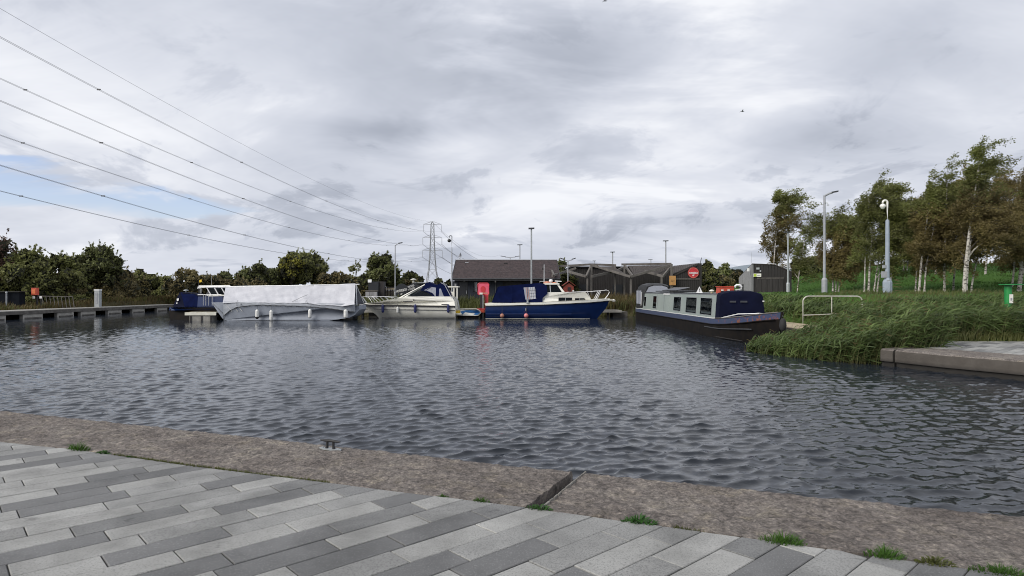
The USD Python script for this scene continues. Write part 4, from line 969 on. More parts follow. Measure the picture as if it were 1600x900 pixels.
def build_left_narrowboat():
    D0 = 43.6; W = 1.03; D = D0 + W
    q = lambda *a: XZ(D0, *a)
    t = thing('narrowboat', 'dark blue narrowboat with a blue canvas hood, behind the grey barge at the left', 'boat', (q((300, 0))[0][0], D, 0))
    x0 = q((255, 0))[0][0]
    wl = lambda x, z: W * np.interp(x - x0, [0, .25, .8, 1.6], [.25, .62, .92, 1])
    part(t, 'hull', body(q((254.5, 485.6), (259.5, 500), (263, 503), (348, 503), (348, 480.5), (262, 482.5)), wl, D, ny=5), 'hull_black', smooth=30)
    part(t, 'gunwale', body(q((254.2, 485.4), (258, 480.2), (300, 479.4), (348, 478.6), (348, 482.2), (300, 484.2)), lambda x, z: wl(x, z) + .02, D, ny=5), 'hull_blue', smooth=30)
    wc = lambda x, z: W * .88 * np.interp(x - x0, [0, .35, 1.3, 2.4], [.12, .35, .93, 1]) * np.interp(z, [.8, 2.0], [1.0, .62])
    hood = q((260.4, 480), (272.3, 457.2), (275, 456.2), (283, 457), (299, 459), (306.5, 463), (307.5, 480))
    part(t, 'canvas_hood', body(hood, wc, D, ny=5), 'navy_cover', smooth=30)
    part(t, 'hood_side', panel(q((275, 457), (298.8, 459.8), (305.5, 463.4), (306.6, 479.2), (286, 479.4)), wc, D, .012, .015), 'navy_canvas')
    part(t, 'hood_window', panel(q((268.2, 467), (272.3, 466), (272.6, 469.5), (269, 471)), wc, D, .015, .015), 'fender_white')
    part(t, 'hood_window', panel(q((267.8, 473), (270, 472.6), (270, 475), (268, 475.2)), wc, D, .015, .015), 'fender_white')
    part(t, 'roof_vent', MB().lathe((q((278.5, 0))[0][0], D, 1.86), [(.04, 0), (.05, .10), (.16, .12), (.15, .18), (0, .22)], 10), 'galvanised')
    part(t, 'cabin', body(q((306.5, 480), (307, 463.4), (345, 462.6), (348, 480)), lambda x, z: W * .86 * np.interp(z, [.8, 1.7], [1, .9]), D), 'hull_blue')
    part(t, 'grab_rail', MB().tube([(q((308, 0))[0][0], D0 + .1, 1.70), (q((345, 0))[0][0], D0 + .1, 1.74)], .025, 6), 'steel')
    for px in (317, 321, 325, 331):
        part(t, 'rail_post', MB().tube([(q((px, 0))[0][0], D0 + .06, .98), (q((px, 0))[0][0], D0 + .06, 1.72)], .02, 6), 'steel')
    # yellow-tipped staff
    s = thing('flag_staff', 'thin staff with a small yellow flag above the blue hood at the left', 'flag', (q((301, 0))[0][0], D0 + .9, 1.7))
    x = q((300.5, 0))[0][0]
    part(s, 'staff', MB().tube([(x, D0 + .9, 1.7), (x, D0 + .9, 2.72)], .014, 6), 'dark_grey')
    g = [[(x + a * .22, D0 + .9 + .02 * math.sin(a * 6), 2.55 + b * .17 + .05 * a) for a in np.linspace(0, 1, 6)] for b in (0, 1)]
    part(s, 'flag', MB().sheet(g).sheet([r[::-1] for r in (np.array(g) + [0, .004, 0]).tolist()]), 'yellow')
    # cream finger pontoon between the two
    Dp = 42.6
    f = thing('finger_pontoon', 'cream edged timber finger pontoon between the blue narrowboat and grey barge', 'pontoon', (P(312, 0, Dp)[0], Dp + .4, 0))
    z1 = .56
    a = P(290, 0, Dp)[0]; b = P(338, 0, Dp)[0]
    for k in range(9):
        xx = a + (b - a) * k / 9
        part(f, 'deck_board', MB().box((xx + .01, Dp, z1 - .06), (xx + (b - a) / 9 - .01, Dp + .9, z1)), 'gel_cream' if k % 3 else 'timber_deck')
    part(f, 'fascia', MB().box((a - .03, Dp - .05, z1 - .20), (b, Dp - .002, z1 - .01)), 'gel_cream')
    part(f, 'float', MB().box((a + .25, Dp + .02, -.25), (b - .3, Dp + .8, z1 - .22)), 'concrete_pale')
    for xx in (a + .3, (a + b) / 2, b - .4): part(f, 'brace', MB().box((xx, Dp - .03, -.2), (xx + .09, Dp + .015, z1 - .205)), 'timber_dark')

def build_hidden_cruiser():
    D0 = 47.0; q = lambda *a: XZ(D0, *a); W = 1.1; D = D0 + W
    t = thing('sailing_cruiser', 'white boat with slanted framed windows and a furled boom, behind the tarpaulin at the left', 'boat', (q((330, 0))[0][0], D, 0))
    x0, x1 = q((306, 0))[0][0], q((380, 0))[0][0]
    part(t, 'hull', body(q((310, 471), (316, 497), (400, 497), (400, 471)), lambda x, z: W * np.interp(x, [x0, x0 + 1.5], [.4, 1]), D), 'gel_white', smooth=30)
    part(t, 'coach_roof', body(q((312, 471), (316, 460.8), (400, 460.2), (400, 471)), lambda x, z: W * .8, D), 'gel_white')
    part(t, 'cockpit_tent', body(q((318, 461), (324, 449), (400, 448), (400, 461)), lambda x, z: W * .7, D), 'dark_grey')
    for px in (321, 333, 344):
        part(t, 'window_frame', MB().bar((q((px, 0))[0][0], D - W * .8, q((0, 449.5))[0][1]), (q((px + 6.5, 0))[0][0], D - W * .8, q((0, 461))[0][1]), .07, .05), 'pure_white')
        part(t, 'pane', panel(q((px + 1.2, 450), (px + 9, 450), (px + 14, 460.4), (px + 7, 460.4)), lambda x, z: W * .74, D, 0, .01), 'pane')
    part(t, 'window_rail', MB().bar((q((320, 0))[0][0], D - W * .8, q((0, 449.3))[0][1]), (q((362, 0))[0][0], D - W * .8, q((0, 449))[0][1]), .05, .05), 'pure_white')
    part(t, 'side_stripe', panel(q((314, 464), (395, 463.6), (395, 466.5), (315, 467)), lambda x, z: W * .8, D, .012, .02), 'hull_blue')
    part(t, 'boom', MB().tube([(q((302, 0))[0][0], D - .3, q((0, 447.4))[0][1]), (q((352, 0))[0][0], D - .3, q((0, 446.6))[0][1])], .07, 8), 'fender_white')
    part(t, 'aerial', MB().tube([(q((319.5, 0))[0][0], D, q((0, 447))[0][1]), (q((319.5, 0))[0][0], D, q((0, 430))[0][1])], .012, 5), 'steel')
    part(t, 'rail_post', MB().tube([(q((301.5, 0))[0][0], D, q((0, 465))[0][1]), (q((301.5, 0))[0][0], D, q((0, 447))[0][1])], .025, 6), 'steel')
    part(t, 'stern_rail', MB().tube([(q((296.5, 0))[0][0], D, q((0, 451.2))[0][1]), (q((304, 0))[0][0], D, q((0, 451.2))[0][1]), (q((304, 0))[0][0], D, q((0, 466))[0][1])], .022, 6), 'steel')

def build_tender():
    D0 = 46.0; q = lambda *a: XZ(D0, *a); W = .62; D = D0 + W
    t = thing('tender', 'small cream and blue tender with a yellow mark, moored between two cruisers', 'boat', (q((728, 0))[0][0], D, 0))
    x0, x1 = q((706, 0))[0][0], q((751, 0))[0][0]
    w = lambda x, z: W * np.interp((x - x0) / (x1 - x0), [0, .06, .75, .93, 1], [.9, 1, 1, .7, .35])
    part(t, 'hull', body(q((714, 493), (717, 501), (744, 501), (749, 493.5)), lambda x, z: w(x, z) * .9, D, ny=3), 'hull_black', smooth=30)
    part(t, 'topsides', body(q((706, 482.8), (706, 493), (747, 493.2), (751.5, 489), (749, 485.4), (744, 483)), w, D, ny=5), 'gel_white', smooth=30)
    part(t, 'blue_panel', panel(q((719, 486.5), (730, 484.6), (746, 485.2), (750, 488.6), (746.5, 491.6), (731, 492), (722, 491)), w, D, .01, .015), 'sky_blue')
    part(t, 'yellow_mark', panel(q((710.5, 485.2), (719, 484.6), (718.8, 489.6), (712.5, 490.6), (710.2, 489)), w, D, .012, .015), 'yellow')
    part(t, 'cream_rail', MB().box((x0 + .1, D0 - .02, EYE - 29.0 / F * D0 - .0), (x1 - .3, D0 + .12, EYE - 28.0 / F * D0)), 'gel_cream')
    part(t, 'outboard_bracket', MB().box((x0 - .05, D - .2, .1), (x0 + .02, D + .2, .75)), 'galvanised')

# ---- the near narrowboat: its bow points at the near quay
def build_narrowboat():
    XL, YB, YS, B = 8.60, 27.0, 43.3, 2.08; XC, XR = XL + B / 2, XL + B
    t = thing('narrowboat', 'sage green narrowboat with a navy bow cover and rusting blue gunwale, moored by the reeds', 'boat', (XC, 35, 0))
    def flank(y): return np.interp(y, [22.9, 23.2, 23.8, 24.6, 25.6, 26.8, 28.2, 43.5, 45.0, 45.6], [.03, .20, .46, .70, .89, 1.0, 1.04, 1.04, .95, .70])
    def sheer(y): return np.interp(y, [22.9, 23.6, 24.8, 26.2, 27.5, 45], [1.22, 1.14, .99, .87, .80, .76])
    ys = np.r_[22.9, 23.05, 23.3, 23.7, 24.2, 24.8, 25.5, 26.3, 27.2, 28.2, 30, 33, 36, 39, 42, 43.5, 44.4, 45.0, 45.6]
    def ring(y):
        b, z = flank(y), sheer(y); k = smooth01(27.5, 22.9, y)
        return [(XC - b, y, z), (XC - b, y + .05 * k, z - .24), (XC - b * (1 - .10 * k), y + .30 * k, .28), (XC - b * (1 - .35 * k), y + .65 * k, -.35), (XC + b * (1 - .35 * k), y + .65 * k, -.35), (XC + b * (1 - .10 * k), y + .30 * k, .28), (XC + b, y + .05 * k, z - .24), (XC + b, y, z)]
    g = np.array([ring(y) for y in ys])
    mb = MB().sheet(g[:, 1:7]); r = g[-1]
    mb.poly(r[1:7], (0, .02, 0)); mb.poly(g[0][1:7], (0, -.02, 0))
    part(t, 'hull', mb, 'hull_black', smooth=30)
    part(t, 'gunwale_band', MB().sheet(g[:, 0:2]), 'flaking_blue', smooth=30)
    part(t, 'gunwale_band', MB().sheet(g[:, 6:8]), 'flaking_blue', smooth=30)
    dk = np.stack([np.array([(XC - flank(y), y, sheer(y) - .02) for y in ys]), np.array([(XC + flank(y), y, sheer(y) - .02) for y in ys])], 1)
    part(t, 'deck', MB().sheet(dk[:, ::-1]), 'blue_paint')
    def line(y0, y1, zf, off, r, side=-1, n=30):
        yy = np.linspace(y0, y1, n); return MB().tube([(XC + side * (flank(y) + off), y, zf(y)) for y in yy], r, 6)
    part(t, 'gunwale_edge', line(26.9, 45, lambda y: sheer(y) + .012, -.01, .020), 'fender_white', smooth=60)
    part(t, 'bow_capping', line(23.0, 27.2, lambda y: sheer(y) + .005, -.01, .028), 'timber_grey', smooth=60)
    part(t, 'bow_capping', line(23.0, 27.2, lambda y: sheer(y) + .005, -.01, .028, 1), 'timber_grey', smooth=60)
    part(t, 'rubbing_strake', line(24.2, 28.6, lambda y: .40 + .16 * smooth01(27.5, 23, y), -.0 - 0, .024), 'dark_grey', smooth=60)
    part(t, 'rubbing_strake', line(23.1, 45.2, lambda y: sheer(y) - .25, .012, .026), 'hull_black', smooth=60)
    part(t, 'waterline_scum', line(24.8, 45.4, lambda y: .05, -.02, .02), 'timber_dark')
    # the stem with its hanging rope fender
    part(t, 'stem', MB().tube([(XC, 22.85, 1.24), (XC, 22.86, .95), (XC, 23.2, .30), (XC, 23.5, -.2)], .05, 8), 'hull_black')
    part(t, 'bow_fender', MB().lathe((XC, 22.78, .55), [(0, 0), (.09, .05), (.13, .20), (.10, .38), (.05, .46), (0, .47)], 12).tube([(XC, 22.78, 1.05), (XC, 22.9, 1.25)], .02, 6), 'rubber', smooth=60)
    # cabin: sides lean in, roof cambered
    def sec(y, n=9):
        zb, zs = .78, 1.80
        w0, w1 = .93, .86
        top = [(XC + w1 * s, y, zs + .10 * (1 - s * s)) for s in np.linspace(-1, 1, n)]
        return [(XC - w0, y, zb)] + top + [(XC + w0, y, zb)]
    yy = np.linspace(YB, YS - .25, 14); g = np.array([sec(y) for y in yy])
    part(t, 'cabin_side', MB().sheet(g[:, 0:2]), 'sage_paint')
    part(t, 'cabin_side', MB().sheet(g[:, -2:]), 'sage_paint')
    part(t, 'roof', MB().sheet(g[:, 1:-1] + [0, 0, .004]), 'roof_grey', smooth=30)
    part(t, 'cabin_end', MB().poly(g[-1], (0, .04, 0)), 'sage_paint')
    part(t, 'handrail', MB().tube([(XC - .82, y, 1.86) for y in np.linspace(YB + .2, YS - .4, 5)], .028, 6), 'dark_grey')
    part(t, 'handrail', MB().tube([(XC + .82, y, 1.86) for y in np.linspace(YB + .2, YS - .4, 5)], .028, 6), 'dark_grey')
    part(t, 'cabin_trim', MB().bar((XC - .945, YB, .80), (XC - .945, YS, .80), .025, .05), 'sage_paint')
    for y in np.linspace(29.0, 41.5, 6)[[1, 3]]:
        part(t, 'panel_seam', MB().bar((XC - .932, y + 2.0, .82), (XC - .866, y + 2.0, 1.78), .012, .02), 'roof_grey')
    lean = lambda z: XC - (.93 - .07 * (z - .78) / 1.02)
    def side_poly(pts, off, th): return MB().poly([(lean(z) - off, y, z) for y, z in pts], (th, 0, 0))
    for y0, y1, z0, z1 in ((28.0, 29.65, .93, 1.66), (30.35, 32.1, .93, 1.66), (33.15, 34.55, .95, 1.66), (38.75, 39.6, .93, 1.66), (41.75, 42.25, 1.0, 1.58)):
        w = part(t, 'window', side_poly([(y0 - .04, z0 - .03), (y1 + .04, z0 - .03), (y1 + .04, z1 + .03), (y0 - .04, z1 + .03)], .010, .02), 'galvanised')
        part(w, 'recess', side_poly([(y0, z0), (y1, z0), (y1, z1), (y0, z1)], .014, .01), 'door_black')
        part(w, 'pane', side_poly([(y0, z0), (y1, z0), (y1, z1), (y0, z1)], .024, .006), 'pane')
        if y1 - y0 > .8: part(w, 'curtain_rail', side_poly([(y0 + .08, z0 + .04), (y1 - .15, z0 + .04), (y1 - .15, z0 + .12), (y0 + .08, z0 + .12)], .0185, .004), 'roof_grey')
    d = part(t, 'side_hatch', side_poly([(35.7, .84), (36.75, .84), (36.75, 1.76), (35.7, 1.76)], .012, .02), 'sage_paint')
    part(d, 'hatch_edge', MB().bar((lean(.84) - .016, 36.75, .84), (lean(1.76) - .016, 36.75, 1.76), .015, .03), 'roof_grey')
    part(t, 'drip_rail', side_poly([(35.6, 1.77), (36.9, 1.77), (36.9, 1.83), (35.6, 1.83)], .05, .06), 'pure_white')
    # navy cover over the bow well
    cw = [(XC - 1.0, .80), (XC - .93, 1.76), (XC - .86, 1.88), (XC - .5, 1.97), (XC, 2.0), (XC + .5, 1.97), (XC + .86, 1.88), (XC + .93, 1.76), (XC + 1.0, .80)]
    rows = [np.array([(x, YB + .25, z + .02 if z > 1 else z) for x, z in cw]), np.array([(x, YB + .02, z) for x, z in cw]), np.array([(XC + (x - XC) * .97, YB - .12 - .12 * (2 - z) * .3, z - .03 if z > 1 else z) for x, z in cw])]
    part(t, 'bow_cover', MB().sheet(np.array(rows)), 'navy_cover', smooth=30)
    fr = np.vstack([rows[2], rows[2][:1]]); c = fr[:-1].mean(0); grid = np.array([fr * (1 - u) + c * u + [0, -.03 * math.sin(u * 3.1), 0] for u in np.linspace(0, 1, 5)])
    part(t, 'bow_cover_front', MB().sheet(grid), 'navy_cover', smooth=True)
    for xa, xb in ((8.60 + .42, 8.60 + .68), (8.60 + .86, 8.60 + 1.15)):
        part(t, 'faded_lettering', MB().box((xa + .1, YB - .205, 1.50), (xb + .1, YB - .195, 1.57)), 'dark_grey')
    part(t, 'cover_clip', MB().box((XC + .86, YB - .19, 1.52), (XC + .93, YB - .17, 1.58)), 'fender_white')
    part(t, 'well_rail', MB().tube([(XC - .92, YB - .15, .84), (XC - .55, YB - 1.3, 1.06), (XC + .1, YB - 1.75, 1.10), (XC + .8, YB - 1.2, 1.06)], .022, 6), 'fender_white', smooth=60)
    # stern hood
    h = [(XC - .93, .80), (XC - .95, 1.9), (XC - .75, 2.36), (XC - .35, 2.48), (XC + .35, 2.48), (XC + .75, 2.36), (XC + .95, 1.9), (XC + .93, .80)]
    def hs(y, dz, sx): return np.array([(XC + (x - XC) * sx, y, z + dz * (z > 1.2)) for x, z in h])
    part(t, 'stern_hood', MB().sheet(np.array([hs(YS - 1.0, -.10, .93), hs(YS - .6, .0, 1), hs(YS + .8, .03, 1), hs(YS + 1.7, -.10, .98)])), 'black', smooth=30)
    part(t, 'hood_back', MB().poly(hs(YS + 1.7, -.10, .98), (0, .02, 0)), 'black')
    part(t, 'hood_front', MB().poly([(XC - .88, YS - 1.0, 1.84), (XC - .66, YS - 1.0, 2.26), (XC - .3, YS - 1.0, 2.38), (XC + .3, YS - 1.0, 2.38), (XC + .66, YS - 1.0, 2.26), (XC + .88, YS - 1.0, 1.84)], (0, .02, 0)), 'black')
    part(t, 'hood_window', MB().poly([(XC - .78, YS - 1.03, 1.90), (XC - .6, YS - 1.03, 2.22), (XC - .28, YS - 1.03, 2.32), (XC + .28, YS - 1.03, 2.32), (XC + .6, YS - 1.03, 2.22), (XC + .78, YS - 1.03, 1.90)], (0, .015, 0)), 'vinyl')
    for y0, y1 in ((YS - .3, YS + .35), (YS + .55, YS + 1.3)):
        part(t, 'hood_side_window', MB().poly([(XC - .965, y0, 1.1), (XC - .965, y1, 1.1), (XC - .965, y1, 2.0), (XC - .965, y0, 2.0)], (.015, 0, 0)), 'vinyl')
    part(t, 'hood_strut', MB().tube([(XC - .98, YS - .35, 1.0), (XC - .98, YS - .62, 1.9)], .02, 6), 'pure_white')
    # things on the roof
    s = thing('folded_sunshade', 'black folded solar panels and sheet lying along the roof of the green narrowboat', 'solar panel', (XC, 37, 1.9))
    part(s, 'panel', MB().poly([(XC - .55, 34.6, 1.93), (XC + .35, 34.6, 1.96), (XC + .35, 40.5, 1.96), (XC - .55, 40.5, 1.93)], (0, 0, .05)), 'door_black')
    part(s, 'panel', MB().poly([(XC - .6, 35.2, 1.99), (XC + .1, 35.2, 2.13), (XC + .1, 38.6, 2.13), (XC - .6, 38.6, 1.99)], (0, 0, .03)), 'door_black')
    part(s, 'edge_rail', MB().bar((XC + .1, 35.2, 2.17), (XC + .1, 38.6, 2.17), .03), 'steel')
    wv = thing('warning_board', 'white triangular warning board standing on the narrowboat roof', 'sign', (XC - .5, 30.9, 1.87))
    wx = P(1093, 0, 30.9)[0]
    part(wv, 'board', MB().poly([(wx - .16, 30.9, 1.88), (wx + .16, 30.9, 1.88), (wx, 30.9, 2.2)], (0, .02, 0)), 'pure_white')
    part(wv, 'mark', MB().box((wx - .014, 30.885, 2.00), (wx + .014, 30.895, 2.10)).box((wx - .014, 30.885, 1.955), (wx + .014, 30.895, 1.98)), 'black')
    part(wv, 'prop', MB().bar((wx, 30.92, 2.15), (wx, 31.15, 1.88), .02), 'steel')
    for px, d, lab in ((1112, 29.6, 'brass mushroom vent on the narrowboat roof behind the orange box'),):
        mv = thing('roof_vent', lab, 'vent', (P(px, 0, d)[0], d, 1.88)); x = P(px, 0, d)[0]
        part(mv, 'stem', MB().lathe((x, d, 1.87), [(.07, 0), (.05, .05), (.05, .10)], 12), 'timber_deck')
        part(mv, 'cap', MB().lathe((x, d, 1.97), [(.05, -.01), (.12, .0), (.11, .04), (.05, .07), (0, .08)], 12), 'gel_cream', smooth=60)
    ob = thing('roof_box', 'orange box with pale stickers on the bow end of the narrowboat roof', 'box', (9.55, 28.6, 1.88))
    xa, xb = P(1124, 0, 28.3)[0], P(1147, 0, 28.3)[0]
    part(ob, 'box', MB().poly([(xa, 28.3, 1.86), (xb, 28.3, 1.86), (xb, 28.3, 2.18), (xa + .03, 28.3, 2.16)], (0, .5, 0)), 'orange_red')
    part(ob, 'lid', MB().box((xa - .01, 28.27, 2.165), (xb + .02, 28.83, 2.20)), 'orange_red')
    for px in (1128.5, 1138.5): 
        x = P(px, 0, 28.28)[0]; part(ob, 'sticker', MB().box((x - .05, 28.285, 1.95), (x + .06, 28.295, 2.05)), 'gel_cream')
    part(ob, 'black_clip', MB().box((xa + .07, 28.2, 1.86), (xa + .20, 28.29, 1.98)), 'black')
    hl = thing('headlamp', 'white horn-shaped tunnel lamp on the front edge of the narrowboat roof', 'lamp', (9.85, 27.4, 1.95))
    x = P(1153, 0, 27.4)[0]
    part(hl, 'bracket', MB().box((x - .09, 27.35, 1.92), (x + .09, 27.45, 2.05)), 'pure_white')
    part(hl, 'hood', MB().tube([(x + .13, 27.4, 2.08), (x + .15, 27.4, 2.16), (x + .08, 27.4, 2.235), (x - .05, 27.4, 2.24), (x - .12, 27.4, 2.18), (x - .12, 27.4, 2.10)], .045, 8), 'pure_white', smooth=60)
    part(hl, 'lens', MB().box((x - .06, 27.37, 2.10), (x + .10, 27.43, 2.15)), 'black')

for fn in (build_blue_boat, build_white_cruiser, build_barge, build_left_narrowboat, build_hidden_cruiser, build_tender, build_narrowboat): fn()

# ------------------------------------------------------------------ pontoons, buildings, street furniture
def G(x, y): return float(ground_z(np.array([x]), np.array([y]))[0])

def build_pontoons():
    p = thing('mooring_pontoon', 'long low mooring pontoon with pale edge behind the moored cruisers', 'pontoon', (-4, 48.4, 0))
    a, b = -21.0, 8.2; z = .52
    n = 26
    for k in range(n):
        xx = a + (b - a) * k / n
        part(p, 'deck_section', MB().box((xx + .02, 47.95, z - .10), (xx + (b - a) / n - .02, 49.9, z)), 'timber_grey')
    part(p, 'edge_beam', MB().box((a, 47.80, z - .16), (b, 47.94, z + .025)), 'concrete_pale')
    for k in range(13):
        xx = a + 1 + k * 2.3
        part(p, 'float', MB().box((xx, 48.2, -.3), (xx + 1.1, 49.8, z - .11)), 'concrete_dark')
        part(p, 'pile', MB().tube([(xx - .4, 48.05, -1), (xx - .4, 48.05, z - .12)], .10, 8), 'timber_dark')
    s = thing('narrowboat_pontoon', 'pale timber pontoon on the bank side of the green narrowboat', 'pontoon', (11.5, 29, 0))
    for k in range(34):
        yy = 23.6 + k * .36
        part(s, 'deck_board', MB().box((10.95, yy + .012, .50), (12.75, yy + .345, .55)), 'timber_deck')
    part(s, 'edge_beam', MB().box((10.90, 23.55, .30), (10.99, 35.9, .53)), 'timber_grey')
    part(s, 'edge_beam', MB().box((10.9, 23.48, .28), (12.8, 23.59, .56)), 'timber_deck')
    for yy in (24.2, 28, 32): part(s, 'float', MB().box((11.2, yy, -.3), (12.5, yy + 1.6, .31)), 'concrete_dark')
    # left-hand jetty: concrete deck on panels with dark openings between
    j = thing('concrete_jetty', 'long concrete jetty with dark openings under its deck along the left bank', 'jetty', (-34.5, 52, 0))
    ys = np.arange(30, 66, 3.0)
    for y in ys:
        part(j, 'deck_slab', MB().box((-36.2, y + .01, .44), (-34.25, y + 2.99, .60)), 'concrete_pale')
        part(j, 'edge_beam', MB().box((-34.24, y + .005, .34), (-34.10, y + 2.995, .57)), 'concrete_dark')
    edges = [28, 31, 33, 36, 38, 41.3, 43.2, 44.7, 46.6, 48.1, 49.9, 50.7, 52.5, 54.1, 56.0, 57.6, 59.5, 61.6, 63.4, 66]
    for a, b in zip(edges[1::2], edges[2::2]):
        part(j, 'wall_panel', MB().box((-34.40, a, -.6), (-34.16, b, .335)), 'concrete_pale')
        part(j, 'wall_panel', MB().box((-34.15, a + .15, .02), (-34.125, b - .15, .10)), 'concrete_dark')
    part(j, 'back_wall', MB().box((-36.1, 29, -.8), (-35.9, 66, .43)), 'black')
    b = thing('service_bollard', 'pale grey square service bollard standing on the left-hand jetty', 'bollard', (P(153.5, 0, 54)[0] - .3, 54, .6))
    x = -34.95
    part(b, 'column', MB().box((x - .20, 53.85, .6), (x + .20, 54.2, 2.0)), 'galvanised'); part(b, 'cap', MB().box((x - .22, 53.83, 2.0), (x + .22, 54.22, 2.10)), 'pure_white')
    part(b, 'panel', MB().box((x - .10, 53.83, .9), (x + .10, 53.849, 1.8)), 'lamp_grey')

def boarded(parent, a, b, z0, top, m, name='board_cladding', w=.17, depth=.03, seed=0, gap=.012):
    """Upright boards from a to b (x, y); top(u) is the height at u along the wall. Too narrow to tell apart from the quay: joined."""
    a, b = np.asarray(a, float), np.asarray(b, float); L = np.linalg.norm(b - a); n = max(2, int(L / w)); rng = np.random.default_rng(seed)
    d = (b - a) / L; nr = np.array([d[1], -d[0]])
    if nr @ a > 0: nr = -nr
    mb = MB()
    for k in range(n):
        u0, u1 = k / n + gap / L, (k + 1) / n - gap / L
        p, q = a + (b - a) * u0, a + (b - a) * u1
        t0, t1 = top(u0), top(u1); e = rng.uniform(0, .02)
        f = nr * (depth + e)
        mb.poly([np.r_[p + f, z0], np.r_[q + f, z0], np.r_[q + f, t1], np.r_[p + f, t0]], np.r_[-f * .9, 0])
    part(parent, name, mb, m, kind='stuff')
    part(parent, 'backing', MB().poly([np.r_[a, z0], np.r_[b, z0], np.r_[b, top(1)], np.r_[a, top(0)]], np.r_[-nr * .05, 0]), 'black')

def build_main_building():
    x0, x1, yf, yr, ye = -5.45, 4.35, 58.0, 62.4, 66.8; gz = .9
    ze, zr = EYE + 19.3 / F * yf, EYE + 48.2 / F * yr
    t = thing('visitor_building', 'low slate-clad building with a long dark shingle roof behind the moored cruisers', 'building', (0, 62, gz))
    wf = yf + .75
    part(t, 'core_wall', MB().box((x0 + .25, wf + .1, gz - .3), (x1 - .25, ye - .6, ze - .15)), 'black')
    for s, xx in ((0, x0 + .22), (1, x1 - .22)):
        part(t, 'gable', MB().poly([(xx, wf, gz - .3), (xx, ye - .7, gz - .3), (xx, ye - .7, ze), (xx, yr, zr - .12), (xx, wf, ze)], (.05 if s else -.05, 0, 0)), 'slate_wall')
    X = lambda px: (px - 800) / F * wf
    for a, b in ((706.8, 716.6), (731.2, 739.6), (746.6, 757), (757.4, 773), (775.2, 785.6), (850, 868)):
        part(t, 'wall_panel', MB().box((X(a), wf + .02, gz - .3), (X(b), wf + .1, ze - .25)), 'slate_wall')
    part(t, 'wall_panel', MB().box((X(739.7), wf + .02, gz - .3), (X(746.5), wf + .1, 1.86)), 'slate_wall')
    d = part(t, 'door', MB().box((X(717.6), wf + .05, gz - .3), (X(730.6), wf + .1, 2.78)), 'door_black')
    part(d, 'handle', MB().box((X(729), wf + .02, 1.7), (X(729.6), wf + .05, 2.0)), 'steel')
    w = part(t, 'window', MB().box((X(740.2), wf + .04, 1.9), (X(746.2), wf + .1, 2.78)), 'door_black')
    part(w, 'mullion', MB().box((X(743.4), wf + .0, 1.9), (X(744.3), wf + .04, 2.78)), 'steel'); part(w, 'pane', MB().box((X(740.5), wf + .025, 1.93), (X(746), wf + .035, 2.75)), 'pane')
    for py in (446, 452.5, 459.5):
        z = EYE - (py - HOR) / F * wf
        part(t, 'wall_plate', MB().box((X(709.3), wf, z - .12), (X(713), wf + .02, z + .16)), 'lamp_grey')
    part(t, 'door_light', MB().box((X(724.5), wf - .04, 2.82), (X(727), wf + .05, 2.92)), 'lamp_grey')
    part(t, 'downpipe', MB().tube([(X(774.2), wf - .04, gz - .2), (X(774.2), wf - .04, ze - .1)], .05, 8), 'dark_grey')
    part(t, 'security_light', MB().box((X(773.3), wf - .25, ze - .36), (X(775.2), wf - .05, ze - .18)), 'gel_white')
    # veranda at right: posts, with the black core wall standing for its shade
    for px in (787, 818, 849): part(t, 'veranda_post', MB().box((X(px) - .06, wf - .1, gz - .3), (X(px) + .06, wf + .02, ze - .2)), 'timber_dark')
    part(t, 'fascia', MB().box((x0 + .02, yf - .03, ze - .22), (x1 - .02, yf + .10, ze - .035)), 'dark_grey')
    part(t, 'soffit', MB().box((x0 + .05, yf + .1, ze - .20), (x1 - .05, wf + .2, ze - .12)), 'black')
    part(t, 'gutter', MB().tube([(x0, yf - .08, ze - .06), (x1, yf - .08, ze - .06)], .06, 8), 'dark_grey')
    # roof: courses of shingles, each course cut into tabs
    rf = part(t, 'roof', MB().poly([(x0, yf, ze - .05), (x1, yf, ze - .05), (x1, yr, zr - .05), (x0, yr, zr - .05)], (0, 0, -.06)), 'shingle')
    part(t, 'roof', MB().poly([(x0, ye, ze - .05), (x1, ye, ze - .05), (x1, yr, zr - .05), (x0, yr, zr - .05)], (0, 0, -.06)), 'shingle')
    rng = np.random.default_rng(6); n = 17; mb = MB()
    for k in range(n):
        u0, u1 = k / n, (k + 1.12) / n; x = x0 + rng.uniform(-.3, 0)
        while x < x1:
            w_ = rng.uniform(.22, .42); a, b = max(x, x0), min(x + w_ - .008, x1)
            if b > a + .02:
                h = rng.uniform(.012, .03)
                q = lambda xx, u, dz: (xx, yf + (yr - yf) * u, ze + (zr - ze) * u + dz)
                mb.add([q(a, u0, h), q(b, u0, h), q(b, min(u1, 1), 0), q(a, min(u1, 1), 0), q(a, u0, -.04), q(b, u0, -.04)], [(0, 1, 2), (0, 2, 3), (4, 5, 1), (4, 1, 0)])
            x += w_
    part(rf, 'shingles', mb, 'shingle', kind='stuff')
    part(t, 'ridge_cap', MB().poly([(x0, yr - .16, zr - .04), (x0, yr, zr + .05), (x0, yr + .16, zr - .04)], (x1 - x0, 0, 0)), 'lamp_grey')
    for px, py in ((729.5, 411.7), (790, 413)):
        u = .82 if px < 760 else .78; y = yf + (yr - yf) * u; z = ze + (zr - ze) * u; x = (px - 800) / F * y
        part(t, 'roof_vent', MB().box((x - .16, y - .10, z - .02), (x + .16, y + .12, z + .07)), 'lamp_grey' if px < 760 else 'black')
    for xx, s in ((x0, -1), (x1, 1)):
        part(t, 'verge_board', MB().bar((xx + s * .03, yf - .02, ze - .08), (xx + s * .03, yr, zr - .06), .04, .2), 'dark_grey')
    v = thing('weather_vane', 'dark sailing-boat weather vane on the left end of the shingle roof', 'weather vane', ((718.7 - 800) / F * yr, yr, zr))
